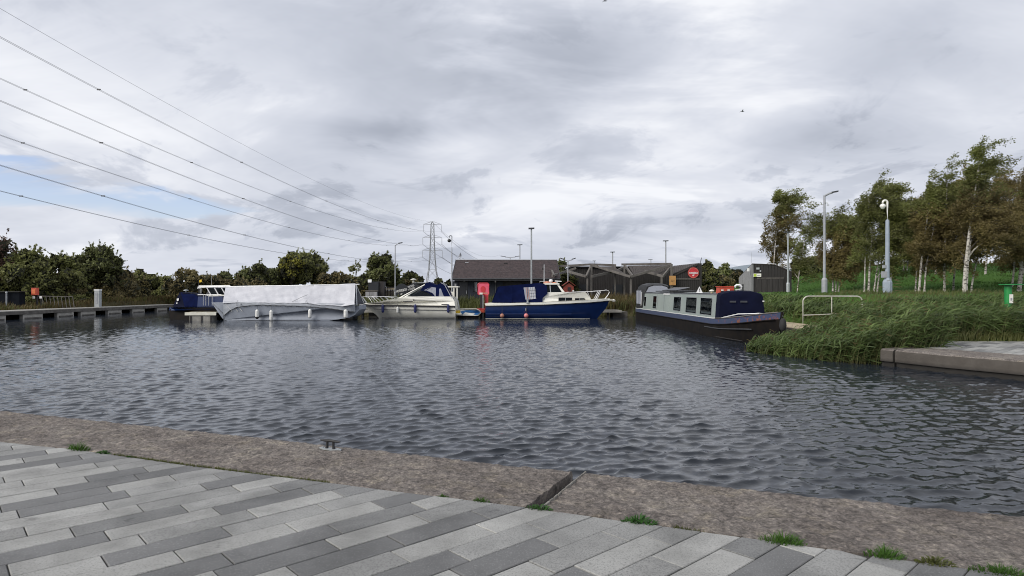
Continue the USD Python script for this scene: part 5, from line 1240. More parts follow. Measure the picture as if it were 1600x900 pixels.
    x = (718.7 - 800) / F * yr
    part(v, 'mast', MB().tube([(x, yr, zr), (x, yr, zr + .34)], .02, 6), 'lamp_grey')
    part(v, 'cross_arm', MB().bar((x - .17, yr, zr + .16), (x + .17, yr, zr + .16), .03), 'pure_white')
    part(v, 'boat_hull', MB().poly([(x - .14, yr, zr + .36), (x - .10, yr, zr + .28), (x + .12, yr, zr + .28), (x + .17, yr, zr + .36)], (0, .02, 0)), 'lamp_grey')
    part(v, 'sail', MB().poly([(x + .01, yr, zr + .37), (x + .16, yr, zr + .40), (x + .05, yr, zr + .74)], (0, .02, 0)), 'black')
    part(v, 'sail', MB().poly([(x - .13, yr, zr + .38), (x - .01, yr, zr + .37), (x + .02, yr, zr + .66)], (0, .02, 0)), 'lamp_grey')

def build_pergola():
    gz = 1.0; DB, DF = 62.0, 57.5
    w = thing('timber_building', 'weathered dark timber building with upright boards behind the zigzag pergola', 'building', (8, 66, gz))
    xa, xb = (893 - 800) / F * 64, (1056 - 800) / F * 64
    boarded(w, (xa, 64), (xb, 64), gz - .2, lambda u: EYE + 36.5 / F * 64, 'timber_dark', seed=1)
    part(w, 'roof', MB().box((xa - .1, 63.7, EYE + 36.5 / F * 64), (xb + .1, 70, EYE + 37.8 / F * 64)), 'dark_grey')
    part(w, 'body', MB().box((xa + .1, 64.1, gz - .2), (xb - .1, 69.9, EYE + 36.3 / F * 64)), 'black')
    for px in (912, 965, 1005):
        x = (px - 800) / F * 63.9
        part(w, 'doorway', MB().box((x - .5, 63.9, gz - .2), (x + .5, 63.935, 2.6)), 'door_black')
    p = thing('timber_pergola', 'zigzag pergola of weathered beams and posts in front of the timber building', 'pergola', (9, 59, gz))
    H = lambda px, py: P(px, py, DB); L = lambda px, py: P(px, py, DF)
    for px, py in ((923.8, 413.5), (1049.4, 412.5), (961, 414), (975.5, 413.5)):
        D = 60.2 if px in (961, 975.5) else 57.6 if px > 1049 else 58.2
        a = P(px, py, D); part(p, 'post', MB().bar((a[0], a[1], gz - .3), a, .17 if D < 60 else .14, up=(0, 1, 0)), 'timber_grey')
    for px, py in ((918, 433), (986.2, 432), (1034.5, 432)):
        a = L(px, py); part(p, 'post', MB().bar((a[0], a[1] + .2, gz - .3), (a[0], a[1] + .2, a[2]), .15, up=(0, 1, 0)), 'timber_grey')
    beams = [(H(858, 416.8), H(923, 413.2)), (H(923, 413.2), H(962.5, 414.4)), (H(971, 413.2), H(1049, 412.3)),
             (L(863, 430.8), H(886, 423.8)), (H(886, 423.8), H(900, 418.6)), (P(886, 423.8, 60), L(916, 432)), (H(859, 417), L(866, 430.8)),
             (L(924.5, 432), P(963, 423.6, 59.8)), (P(963, 423.6, 59.8), H(976, 417.4)), (P(924, 414, 59), L(985, 432.3)), (L(985, 432.3), P(1049, 414, 58.4)), (H(976, 414.6), L(989, 432.3)), (P(1007, 424, 59.5), L(1037, 432)), (L(1036, 432), P(1049, 416, 58.5)), (L(916, 432), P(924, 415, 58.5))]
    for a, b in beams: part(p, 'beam', MB().bar(a, b, .15, .20), 'timber_grey')
    # board roof in folded triangles that stop short of the beams
    def tri(a, b, c, seed, sh=.93, n=9):
        a, b, c = map(np.asarray, (a, b, c)); m = (a + b + c) / 3; a, b, c = [m + (q - m) * sh for q in (a, b, c)]
        mb = MB()
        for k in range(n):
            u0, u1 = k / n + .006, (k + 1) / n - .006
            f = lambda u: (a + (b - a) * u, c + (b - c) * (u * .02))
            p0, p1 = a + (b - a) * u0, a + (b - a) * u1; s = .96
            q0, q1 = p0 + (c - p0) * s, p1 + (c - p1) * s
            mb.poly([p0, p1, q1, q0], (0, 0, -.04))
        part(p, 'roof_boards', mb, 'timber_roof', kind='stuff')
    tri(P(925, 416, 60), H(958, 415.5), L(984, 431), 2, .90); tri(H(979, 415), H(1046, 413.6), L(990, 431), 3, .92)
    tri(P(1047, 416.5, 59), P(1012, 425, 59.5), L(1036, 431.5), 5, .88); tri(H(980, 415), P(1000, 414, 62), L(1034, 431.5), 6, .85)
    # boarded block at the right end
    b = thing('boarded_block', 'dark boarded timber block with a sloping board roof, carrying the round red sign', 'building', (16, 60, gz))
    A, B = (14.35, 57.9), (17.0, 57.9)
    zt = EYE + 42 / F * 57.9
    boarded(b, A, B, gz - .3, lambda u: EYE + np.interp(u, [0, .85, 1], [24.5, 41.5, 42.5]) / F * 57.9, 'timber_dark', seed=3)
    boarded(b, (17.0, 57.95), (17.45, 59.6), gz - .3, lambda u: zt - .02, 'timber_dark', seed=4)
    part(b, 'corner_post', MB().box((16.95, 57.72, gz - .3), (17.12, 57.9, zt + .03)), 'timber_dark')
    mb = MB(); a0, a1, c0, c1 = np.array(P(1052, 415.2, 62)), np.array(P(1093, 410.8, 60)), np.array(P(1051, 431, 57.8)), np.array(P(1090, 413, 57.8))
    for k in range(14):
        u0, u1 = k / 14 + .003, (k + 1) / 14 - .003
        mb.poly([a0 + (a1 - a0) * u0, a0 + (a1 - a0) * u1, c0 + (c1 - c0) * u1, c0 + (c1 - c0) * u0], (0, 0, -.05))
    part(b, 'roof_boards', mb, 'timber_roof', kind='stuff')
    part(b, 'roof_deck', MB().poly([a0 + [0, 0, -.07], a1 + [0, 0, -.07], c1 + [0, 0, -.07], c0 + [0, 0, -.07]], (0, 0, -.04)), 'timber_dark')
    part(b, 'rail', MB().box((14.8, 57.80, 3.00), (16.95, 57.86, 3.10)), 'timber_grey')
    part(b, 'finial', MB().tube([(17.0, 57.8, zt), (17.12, 57.8, zt + .55)], .03, 5), 'timber_dark')
    s = thing('round_sign', 'round red sign with a white lettering band on the dark boarded block', 'sign', (P(1083.3, 0, 57.8)[0], 57.75, 3.6))
    c = P(1083.3, 426.2, 57.78)
    disc = lambda r, y0, y1: [(c[0] + r * math.cos(a), y0, c[2] + r * math.sin(a)) for a in np.linspace(0, 2 * np.pi, 33)[:-1]]
    part(s, 'disc', MB().poly(disc(.49, 57.74, 0), (0, .05, 0)), 'red_plastic')
    ring = MB(); o, i = np.array(disc(.455, 57.73, 0)), np.array(disc(.425, 57.73, 0))
    ring.sheet(np.stack([np.vstack([o, o[:1]]), np.vstack([i, i[:1]])], 0)); part(s, 'ring', ring, 'salmon')
    def lettering(parent, txt, cx, y, cz, h, width, m, rot=0.0):
        tm = meshkit.text_mesh(txt, h, .008, True); v = np.array(tm.vertices); v[:, 0] -= v[:, 0].mean() * 0 + (v[:, 0].min() + v[:, 0].max()) / 2; v[:, 0] *= width / np.ptp(v[:, 0]); v[:, 1] -= h / 2
        x = v[:, 0] * math.cos(rot) - v[:, 1] * math.sin(rot); z = v[:, 0] * math.sin(rot) + v[:, 1] * math.cos(rot)
        part(parent, 'lettering', (np.c_[cx + x, y - v[:, 2], cz + z], np.array(tm.faces)), m)
    lettering(s, 'HORSEBOX', c[0], 57.725, c[2] - .02, .17, .80, 'pure_white')
    part(s, 'emblem', MB().poly([(c[0] - .10, 57.73, c[2] - .30), (c[0] - .06, 57.73, c[2] - .18), (c[0] + .10, 57.73, c[2] - .17), (c[0] + .06, 57.73, c[2] - .24), (c[0] + .01, 57.73, c[2] - .24), (c[0] - .02, 57.73, c[2] - .31)], (0, .01, 0)), 'pure_white')
    n = thing('notice_board', 'small plywood notice board fixed to the pergola post nearest the round red sign', 'notice board', P(1051, 438, 57.4))
    a, d = P(1045.8, 431, 57.4), P(1056, 445.5, 57.4)
    part(n, 'board', MB().box((a[0], 57.38, d[2]), (d[0], 57.45, a[2])), 'plywood'); part(n, 'frame', MB().box((a[0] + .2, 57.36, d[2] + .3), (a[0] + .26, 57.378, d[2] + .42)).box((a[0] + .38, 57.36, d[2] + .35), (a[0] + .43, 57.378, d[2] + .43)), 'timber_dark')
    # things by the pergola
    r = thing('red_hut', 'little dark red hut with a pitched roof beside the pergola', 'hut', (P(889, 0, 56)[0], 56, 1))
    cx = P(889, 0, 56)[0]
    part(r, 'wall', MB().poly([(cx - .42, 56, .8), (cx + .42, 56, .8), (cx + .42, 56, 2.35), (cx, 56, 2.66), (cx - .42, 56, 2.35)], (0, .9, 0)), 'red_hut')
    for s_ in (-1, 1): part(r, 'roof', MB().poly([(cx, 55.9, 2.80), (cx, 57, 2.80), (cx + s_ * .55, 57, 2.40), (cx + s_ * .55, 55.9, 2.40)], (0, 0, .05)), 'red_hut')
    part(r, 'opening', MB().box((cx - .12, 55.97, 2.0), (cx + .14, 55.995, 2.3)), 'black'); part(r, 'leaflet', MB().box((cx + .30, 55.97, 1.7), (cx + .44, 55.995, 2.05)), 'fender_white')
    # two black lettered boards and a timber booth left of the building
    k = thing('lettered_board', 'black round-topped board with tilted white lettering behind the white motor cruiser', 'sign', P(627, 455, 57))
    y = 57.0; cc = P(627.5, 455.5, y)
    part(k, 'board', MB().poly([(cc[0] + .55 * math.cos(q), y, cc[2] + .15 + .55 * math.sin(q)) for q in np.linspace(-.3, np.pi + .3, 22)] + [(cc[0] - .55, y, cc[2] - .65), (cc[0] + .55, y, cc[2] - .65)], (0, .05, 0)), 'door_black')
    lettering(k, 'HORSEBOX', cc[0], y - .01, cc[2] + .10, .20, .95, 'fender_white', .22)
    part(k, 'emblem', MB().poly([(cc[0] - .12, y - .01, cc[2] - .22), (cc[0] + .10, y - .01, cc[2] - .14), (cc[0] + .02, y - .01, cc[2] - .25), (cc[0] - .06, y - .01, cc[2] - .32)], (0, .008, 0)), 'fender_white')
    part(k, 'leg', MB().box((cc[0] - .5, y, .6), (cc[0] - .42, y + .05, cc[2] - .6)), 'timber_dark'); part(k, 'leg', MB().box((cc[0] + .42, y, .6), (cc[0] + .5, y + .05, cc[2] - .6)), 'timber_dark')
    k2 = thing('lettered_board', 'black slanted board with two short white lettered lines, left of the canopy', 'sign', P(642, 450, 57.5))
    cc = P(642.5, 449, 57.5)
    part(k2, 'board', MB().poly([(cc[0] - .48, 57.5, cc[2] - .75), (cc[0] + .55, 57.5, cc[2] - .35), (cc[0] + .55, 57.5, cc[2] + .45), (cc[0] - .48, 57.5, cc[2] + .12)], (0, .05, 0)), 'door_black')
    lettering(k2, 'WOOD', cc[0] - .02, 57.49, cc[2] + .10, .15, .6, 'fender_white', .32); lettering(k2, 'FIRED', cc[0] + .02, 57.49, cc[2] - .14, .15, .62, 'fender_white', .32)
    part(k2, 'leg', MB().box((cc[0] - .04, 57.55, .6), (cc[0] + .04, 57.6, cc[2] - .3)), 'timber_dark')
    tr = thing('catering_trailer', 'dark catering trailer with a pale roof vent behind the lettered boards', 'trailer', P(655, 455, 61))
    a, d = P(640, 441.5, 61), P(668, 466, 61)
    part(tr, 'body', MB().poly([(a[0], 61, d[2]), (d[0], 61, d[2]), (d[0], 61, a[2] - .1), (d[0] - .5, 61, a[2]), (a[0] + .3, 61, a[2]), (a[0], 61, a[2] - .3)], (0, 2, 0)), 'dark_grey')
    part(tr, 'awning', MB().box((a[0] + .6, 60.3, a[2] - .06), (d[0], 61.2, a[2] + .01)), 'galvanised')
    x = P(646, 0, 61.8)[0]; part(tr, 'roof_vent', MB().lathe((x, 61.8, a[2]), [(.10, 0), (.10, .22), (.28, .26), (.28, .33), (0, .42)], 12), 'gel_cream')
    for xx in (a[0] + .6, d[0] - .5): part(tr, 'wheel', MB().tube([(xx, 60.96, d[2] + .05), (xx, 61.15, d[2] + .05)], .3, 14), 'rubber')
    bo = thing('black_booth', 'black timber booth with a white lamp on top, among the trees left of the boards', 'booth', P(584, 455, 60))
    a, d = P(575.5, 440, 60), P(599, 472, 60)
    part(bo, 'front', MB().box((a[0], 60, 1.0), (a[0] + .95, 61.2, a[2])), 'door_black'); part(bo, 'side_bay', MB().box((a[0] + .96, 60.15, 1.0), (d[0], 61.1, a[2] + .02)), 'timber_dark')
    part(bo, 'lamp_box', MB().box((a[0] - .02, 59.9, a[2] - .08), (a[0] + .30, 60.2, a[2] + .20)), 'pure_white'); part(bo, 'counter', MB().box((a[0] - .2, 59.6, 1.92), (a[0] + .95, 60, 2.02)), 'timber_grey')
    cr = thing('pale_crates', 'pale wooden crates stacked under the counter of the black booth', 'crate', P(581, 460, 59.4))
    for i in range(3):
        for j_ in range(2): part(cr, 'crate', MB().box((a[0] - .15 + i * .36, 59.5, 1.0 + j_ * .45), (a[0] + .18 + i * .36, 59.85, 1.42 + j_ * .45)), 'timber_pale_lit')
    fe = thing('timber_fence', 'brown close-boarded fence between the black booth and the lettered boards', 'fence', P(612, 462, 61))
    a = P(601, 0, 61)[0]; d = P(620, 0, 61)[0]
    for i in range(7): part(fe, 'board', MB().box((a + (d - a) * i / 7 + .01, 61, 1.0), (a + (d - a) * (i + 1) / 7 - .01, 61.03, 2.35)), 'timber_roof')
    part(fe, 'rail', MB().box((a, 60.95, 1.35), (d, 60.995, 1.45)), 'timber_deck'); part(fe, 'rail', MB().box((a, 60.95, 2.1), (d, 60.995, 2.2)), 'timber_deck')
    wc = thing('white_cabin', 'white cabin roof and post just left of the shingle-roofed building', 'cabin', P(711, 455, 52))
    a, d = P(693, 447, 52), P(716, 449, 52)
    part(wc, 'roof', MB().box((a[0], 52, d[2]), (d[0], 53.5, a[2])), 'gel_white')
    for px in (709, 714): 
        x = P(px, 0, 52)[0]; part(wc, 'post', MB().box((x - .05, 52.05, 1.2), (x + .05, 52.15, d[2])), 'gel_white')
    part(wc, 'wall', MB().box((a[0], 52.2, .6), (P(713, 0, 52)[0], 53.4, 1.9)), 'gel_white'); part(wc, 'window', MB().box((P(709.5, 0, 52)[0], 52.17, 1.5), (P(713.5, 0, 52)[0], 52.195, 2.2)), 'door_black')

def build_shed():
    gz = 1.1
    t = thing('timber_shed', 'weathered timber shed with its left gable painted pale as the lit side and a dark front, beside the birches', 'shed', (21, 54, gz))
    A, B, C = (P(1175, 0, 52)[0], 52.0), (P(1155, 0, 56.5)[0], 56.5), (P(1237, 0, 51)[0], 51.0)
    zA, zB, zC, zm = P(0, 413.3, 52)[2], P(0, 434, 56.5)[2], P(0, 426, 51)[2], P(0, 414.8, 51.4)[2]
    boarded(t, A, B, gz - .4, lambda u: zA + (zB - zA) * u, 'timber_pale_lit', seed=11, w=.2)  # paler boards: the light on this wall is put into their colour
    ft = lambda u: np.interp(u, [0, .58, 1], [zA, zm, zC])
    boarded(t, A, C, gz - .4, ft, 'timber_dark', seed=12, w=.2)
    d = np.array([B[0] - A[0], B[1] - A[1]])
    m = (A[0] + (C[0] - A[0]) * .58, A[1] + (C[1] - A[1]) * .58)
    part(t, 'roof', MB().poly([(A[0], A[1] - .06, zA + .03), (m[0], m[1] - .06, zm + .03), (m[0] + d[0], m[1] + d[1], zB + .05), (B[0], B[1], zB + .03)], (0, 0, .06)), 'timber_roof')
    part(t, 'roof', MB().poly([(m[0], m[1] - .06, zm + .03), (C[0], C[1] - .06, zC + .03), (C[0] + d[0], C[1] + d[1], zB - .6), (m[0] + d[0], m[1] + d[1], zB + .05)], (0, 0, .06)), 'timber_roof')
    part(t, 'corner_post', MB().box((A[0] - .08, A[1] - .12, gz - .4), (A[0] + .08, A[1] - .02, zA)), 'timber_pale_lit')
    F2 = lambda px, py: (A[0] + (C[0] - A[0]) * (px - 1175) / 62, A[1] + (C[1] - A[1]) * (px - 1175) / 62 - .10, EYE - (py - HOR) / F * 51.6)
    def fr(name, m_, x0, y0, x1, y1, th=.03): return part(t, name, MB().poly([F2(x0, y1), F2(x1, y1), F2(x1, y0), F2(x0, y0)], (0, -th, 0)), m_)
    fr('lintel', 'timber_grey', 1182, 434, 1224, 435.2); fr('wall_plate', 'galvanised', 1181, 418, 1186, 421); fr('wall_plate', 'lamp_grey', 1186.5, 422, 1188.5, 425)
    for k in range(5): fr('door_leaf', 'timber_dark', 1181 + k * 8.6, 436, 1189 + k * 8.6, 462)
    s = thing('green_white_sign', 'small half green, half white sign high on the dark shed front', 'sign', F2(1182, 430))
    part(s, 'panel', MB().poly([F2(1176.5, 432.6), F2(1188.5, 432.6), F2(1188.5, 427.4), F2(1176.5, 427.4)], (0, -.04, 0)), 'gel_white')
    q = lambda a, b: tuple(np.array(F2(a, b)) + [0, -.045, 0])
    part(s, 'green_field', MB().poly([q(1176.9, 432.2), q(1181, 432.2), q(1181, 427.9), q(1176.9, 427.9)], (0, -.01, 0)), 'lime')
    part(s, 'text_line', MB().poly([q(1182, 430.6), q(1187, 430.6), q(1187, 429.6), q(1182, 429.6)], (0, -.01, 0)), 'lamp_grey')
    x = A[0] - .25; part(t, 'security_camera', MB().box((x - .12, A[1] - .05, zA - .55), (x + .02, A[1] + .1, zA - .3)), 'pure_white')
    part(t, 'slit_window', MB().poly([(A[0] + d[0] * .62 - .06, A[1] + d[1] * .62 - .1, 1.6), (A[0] + d[0] * .72 - .06, A[1] + d[1] * .72 - .1, 1.6), (A[0] + d[0] * .72 - .06, A[1] + d[1] * .72 - .1, 2.55), (A[0] + d[0] * .62 - .06, A[1] + d[1] * .62 - .1, 2.55)], (-.02, -.02, 0)), 'black')
    part(t, 'aerial', MB().tube([(A[0] + .05, A[1] + .3, zA), (A[0] + .08, A[1] + .3, zA + 1.0)], .012, 5), 'lamp_grey')
    e = thing('timber_edging', 'low pale timber sleeper edging in front of the dark shed', 'edging', P(1224, 465, 44))
    a, b = P(1203, 0, 44), P(1254, 0, 44)
    for k in range(4):
        x0, x1 = a[0] + (b[0] - a[0]) * k / 4, a[0] + (b[0] - a[0]) * (k + 1) / 4 - .02
        part(e, 'sleeper', MB().box((x0, 44, .9), (x1, 44.2, P(0, 462.7, 44)[2])), 'timber_grey')
mat('lime', (.42, .55, .05), None, .5)

def lamp(px, D, top_py, label, style='arm', side=1, reach=10, zb=None, w=.055, m='lamp_grey', cat='street lamp', name='street_lamp'):
    x, z1 = P(px, 0, D)[0], P(0, top_py, D)[2]; zb = G(x, D) - .1 if zb is None else zb; r = reach / F * D
    t = thing(name, label, cat, (x, D, zb))
    part(t, 'base', MB().lathe((x, D, zb), [(w * 1.9, 0), (w * 1.9, .9), (w * 1.2, 1.0), (0, 1.0)], 10), m)
    if style == 'arm':
        part(t, 'pole', MB().tube([(x, D, zb + .9), (x, D, z1)], [w, w * .75], 10), m, smooth=60)
        part(t, 'arm', MB().tube([(x - side * .03, D, z1 - .03), (x + side * r * .3, D - .05, z1 + .12), (x + side * r * .6, D - .05, z1 + .19)], w * .7, 8), m, smooth=60)
        a = np.array([x + side * r * .5, D - .05, z1 + .17])
        part(t, 'lantern', MB().poly([a + [0, -.14, -.02], a + [side * r * .5, -.10, .05], a + [side * r * .56, .0, .06], a + [side * r * .5, .10, .05], a + [0, .14, -.02]], (0, 0, .08)), 'dark_grey')
    elif style == 'tee':
        part(t, 'pole', MB().tube([(x, D, zb + .9), (x, D, z1)], [w, w * .8], 10), m, smooth=60)
        part(t, 'lantern', MB().poly([(x - r, D - .15, z1), (x + r, D - .15, z1 + .02), (x + r, D + .15, z1 + .02), (x - r, D + .15, z1)], (0, 0, .10)), 'dark_grey')
    elif style == 'double':
        part(t, 'pole', MB().tube([(x, D, zb + .9), (x, D, z1)], [w, w * .8], 10), m, smooth=60)
        for s in (-1, 1):
            part(t, 'arm', MB().tube([(x, D, z1 - .05), (x + s * r * .55, D, z1 + .06)], w * .7, 6), m)
            a = np.array([x + s * r * .5, D, z1 + .06]); part(t, 'lantern', MB().poly([a + [0, -.15, 0], a + [s * r * .5, -.12, .10], a + [s * r * .5, .12, .10], a + [0, .15, 0]], (0, 0, .08)), 'dark_grey')
    elif style == 'plain':
        part(t, 'pole', MB().tube([(x, D, zb + .9), (x, D, z1)], [w, w * .8], 10), m, smooth=60)
        part(t, 'cap', MB().poly([(x - r, D - .1, z1), (x + r * .6, D - .1, z1), (x + r * .6, D + .1, z1), (x - r, D + .1, z1)], (0, 0, .07)), 'dark_grey')
    return t

def build_lamps():
    lamp(617.5, 59.5, 383.5, 'grey street lamp with one short arm, rising behind the white motor cruiser', side=1, reach=11)
    lamp(1288.2, 38, 306, 'tall grey street lamp with an upswept arm, in front of the birches', side=1, reach=20, w=.085)
    lamp(1231.3, 45, 363.5, 'pale slim lamp post directly in front of the right end of the dark shed', 'plain', reach=6, w=.07, m='galvanised')
    lamp(830.3, 52, 358, 'tall lamp post rising from behind the blue hulled cruiser', 'tee', reach=4.5, w=.075, m='galvanised', zb=.6)
    lamp(812.3, 95, 383, 'small T-headed lamp post, behind the roof between the double lamp and tall lamp', 'tee', reach=4, w=.09)
    lamp(797.2, 100, 402, 'distant double-armed lamp showing above the middle of the shingle roof', 'double', reach=15, w=.08)
    lamp(887.4, 56.5, 407, 'lamp post with two thin arms in front of the left end of the pergola', 'double', reach=12, w=.055)
    lamp(957.2, 90, 394.5, 'small T-headed lamp post rising beyond the middle of the pergola', 'tee', reach=3.5, w=.09)
    lamp(1040.2, 80, 377, 'taller T-headed lamp post beyond the right end of the pergola', 'tee', reach=4, w=.09)
    lamp(1017, 95, 406, 'tiny lamp head just above the pergola, left of the taller T-headed lamp', 'plain', reach=4, w=.06)
    lamp(929, 95, 408, 'tiny post with a round head above the left half of the pergola', 'plain', reach=3, w=.06)
    # camera columns
    def cctv(px, D, top, head_px, head_py, zb, m, label, dome, base=True):
        x, z1 = P(px, 0, D)[0], P(0, top, D)[2]; hx, hz = P(head_px, 0, D)[0], P(0, head_py, D)[2]
        t = thing('camera_column', label, 'camera pole', (x, D, zb)); r = (x - hx) / 2; c = (x + hx) / 2
        ang = np.linspace(0, np.pi, 10)
        w = .085 if base else .05
        zt = P(0, 343, D)[2] if base else z1 - 1
        part(t, 'column', MB().lathe((x, D, zb + (.7 if base else 0)), [(w * 1.25, 0), (w * 1.15, (zt - zb) * .6), (w, zt - zb - .7 - .05), (w * .5, zt - zb - .7 if base else zt - zb)], 10), m, smooth=40)
        part(t, 'swan_neck', MB().tube([(x, D, zt - .1)] + [(c + r * math.cos(a), D, z1 - r + r * math.sin(a)) for a in ang] + [(hx, D, hz + .05)], .05 if base else .045, 8), 'gel_white' if base else m, smooth=60)
        part(t, 'camera_dome', MB().lathe((hx, D, hz - .12), [(0, -.10), (.08, -.07), (.11, 0), (.14, .05), (.12, .12), (.05, .17), (0, .17)] if base else [(0, -.14), (.12, -.10), (.17, 0), (.12, .12), (0, .16)], 14), dome, smooth=60)
        if base:
            cz = P(0, 441, D)[2]
            part(t, 'cabinet', MB().lathe((x, D, zb), [(.22, 0), (.22, cz - zb), (.20, cz - zb + .06), (.12, cz - zb + .22), (0, cz - zb + .22)], 8), m)
            part(t, 'junction_box', MB().box((x - .26, D - .1, P(0, 434, D)[2]), (x - .08, D + .1, P(0, 424, D)[2])).box((x - .22, D - .08, P(0, 419, D)[2]), (x - .10, D + .08, P(0, 414, D)[2])), 'lamp_grey')
    cctv(1386.5, 32, 313, 1379.3, 320, G(P(1386.5, 0, 32)[0], 32) - .1, 'post_grey', 'blue-grey camera column with a white swan neck, in front of the birches', 'gel_white')
    cctv(706, 55.5, 368, 702, 374, .9, 'lamp_grey', 'slim camera post with a hooked top and black dome, left of the shingle roof', 'black', base=False)

def build_small_things():
    # lifebuoy point on the pontoon
    D = 47.9; t = thing('lifebuoy_stand', 'pink and red lifebuoy housing on a red post between two moored cruisers', 'lifebuoy', P(758, 486, D)); c = P(755.3, 451.5, D)
    box = Polygon([(-.42, -.44), (.42, -.44), (.42, .44), (-.42, .44)]).buffer(-.14).buffer(.14)
    rr = np.array(box.exterior.coords)[:-1]
    part(t, 'housing', MB().poly([(c[0] + a, D, c[2] + b) for a, b in rr], (0, .16, 0)), 'pink_red')
    part(t, 'housing_rim', MB().tube([(c[0] + a * 1.0, D, c[2] + b) for a, b in np.vstack([rr, rr[:1]])], .03, 6, cap=False), 'red_plastic')
    part(t, 'ring_recess', MB().poly([(c[0] + .19 * math.cos(a) - .02, D - .02, c[2] - .02 + .24 * math.sin(a)) for a in np.linspace(0, 6.283, 21)[:-1]], (0, .018, 0)), 'red_plastic')
    part(t, 'label_stripe', MB().box((c[0] - .30, D - .012, c[2] - .36), (c[0] + .30, D - .003, c[2] - .28)), 'salmon')
    part(t, 'tail', MB().poly([(c[0] - .14, D - .01, c[2] - .2), (c[0] + .14, D - .01, c[2] - .2), (c[0] + .08, D - .01, c[2] - .62), (c[0] - .06, D - .01, c[2] - .62)], (0, .03, 0)), 'red_plastic')
    part(t, 'post', MB().box((c[0] + .10, D - .05, .5), (c[0] + .36, D + .12, c[2] - .44)), 'red_plastic')
    b = thing('mooring_post', 'black mooring post with a white cap beside the lifebuoy stand', 'post', P(752, 480, D - .25)); p = P(751.8, 460, D - .25)
    part(b, 'post', MB().box((p[0] - .09, D - .35, -.5), (p[0] + .09, D - .15, p[2])), 'black'); part(b, 'cap', MB().box((p[0] - .115, D - .375, p[2]), (p[0] + .115, D - .125, p[2] + .13)), 'gel_white')
    part(b, 'face_strip', MB().box((p[0] + .095, D - .33, 0), (p[0] + .17, D - .2, p[2] - .05)), 'galvanised')
    r = thing('red_box', 'low red box at the foot of the lifebuoy stand', 'box', P(752, 484, D - .5)); p = P(751.5, 484, D - .55)
    part(r, 'box', MB().box((p[0] - .26, D - .75, .38), (p[0] + .26, D - .42, p[2] + .03)), 'orange_red'); part(r, 'lid', MB().box((p[0] - .28, D - .77, p[2] + .03), (p[0] + .28, D - .40, p[2] + .09)), 'red_plastic')
    # left bank
    D = 50; o = thing('lifebuoy_box', 'orange lifebuoy cabinet on a post at the left bank', 'lifebuoy', P(54, 470, D)); c = P(54.8, 455, D)
    part(o, 'cabinet', MB().box((c[0] - .20, D - .15, c[2] - .30), (c[0] + .20, D + .15, c[2] + .26)), 'orange_red'); part(o, 'face', MB().box((c[0] - .13, D - .17, c[2] - .2), (c[0] + .13, D - .152, c[2] + .14)), 'orange')
    part(o, 'back_board', MB().box((c[0] - .34, D + .15, c[2] - .3), (c[0] + .1, D + .2, c[2] + .27)), 'black'); part(o, 'post', MB().box((c[0] - .05, D + .16, .5), (c[0] + .05, D + .26, c[2])), 'timber_dark')
    part(o, 'notice', MB().box((c[0] - .13, D - .1, c[2] - .58), (c[0] + .06, D - .08, c[2] - .38)), 'fender_white')
    n = thing('notice_plates', 'small white notice plate right of the orange lifebuoy cabinet', 'sign', P(63, 470, D)); c = P(63.6, 464.5, D)
    part(n, 'plate', MB().box((c[0] - .09, D - .02, c[2] - .09), (c[0] + .09, D, c[2] + .09)), 'pure_white'); part(n, 'post', MB().box((c[0] - .03, D, .4), (c[0] + .03, D + .06, c[2])), 'timber_dark')
    f = thing('leaning_railing', 'leaning open metal railing among the rough grass on the left bank', 'railing', P(85, 475, 51))
    a, b = P(58, 462.5, 51.5), P(113.5, 463.6, 51.5)
    part(f, 'top_rail', MB().bar(a, b, .05), 'timber_grey')
    for k in range(9):
        u = .14 + .86 * k / 8; q = a + (b - a) * u; part(f, 'bar', MB().bar(q, (q[0] + .16, q[1], .45), .035), 'timber_grey')
    h = thing('bank_shelter', 'low dark blue-grey shelter with a flat lid at the far left bank', 'shelter', P(8, 465, 49)); a, b = P(-6, 455.2, 49), P(30, 470, 49)
    part(h, 'wall', MB().box((a[0], 49, .3), (b[0], 49.6, a[2] - .06)), 'dark_slate'); part(h, 'lid', MB().box((a[0] - .1, 48.9, a[2] - .06), (b[0] + .1, 49.7, a[2])), 'black')
    p = P(11, 0, 48.9)[0]; part(h, 'post', MB().tube([(p, 48.85, .3), (p, 48.85, a[2] - .12)], .05, 8), 'lamp_grey'); part(h, 'post_knob', MB().lathe((p, 48.85, a[2] - .14), [(.06, 0), (.08, .05), (.05, .11), (0, .12)], 10), 'galvanised')
    # right bank
    D = 25.2; x0, x1 = P(1254.6, 0, D)[0], P(1347.5, 0, D)[0]; zt, zm = P(0, 463, D)[2], P(0, 491.5, D)[2]
    g = thing('hoop_railing', 'pale tubular steel hoop railing standing in the reeds', 'railing', (x0 + 1.1, D, .5)); r = .22
    arc = lambda cx, a0, a1: [(cx + r * math.cos(a), D, zt - r + r * math.sin(a)) for a in np.linspace(a0, a1, 7)]
    part(g, 'hoop', MB().tube([(x0, D, .35)] + arc(x0 + r, np.pi, np.pi / 2) + arc(x1 - r, np.pi / 2, 0) + [(x1, D + .05, .35)], .027, 8), 'rail_steel', smooth=60)
    part(g, 'lower_rail', MB().tube([(x0 + .02, D, zm - .03), (x1 - .02, D, zm + .06)], .022, 8), 'rail_steel', smooth=60)
    part(g, 'upright', MB().tube([((x0 + x1) / 2 - .04, D, .35), ((x0 + x1) / 2 - .04, D, zt - .01)], .02, 8), 'rail_steel', smooth=60)
    D = 24.6; c = P(1575, 460, D); zt = P(0, 445.2, D)[2]
    e = thing('green_bin', 'bright green post-shaped bin with a wide thin flat top, by the right-hand lawn', 'bin', (c[0], D, 1))
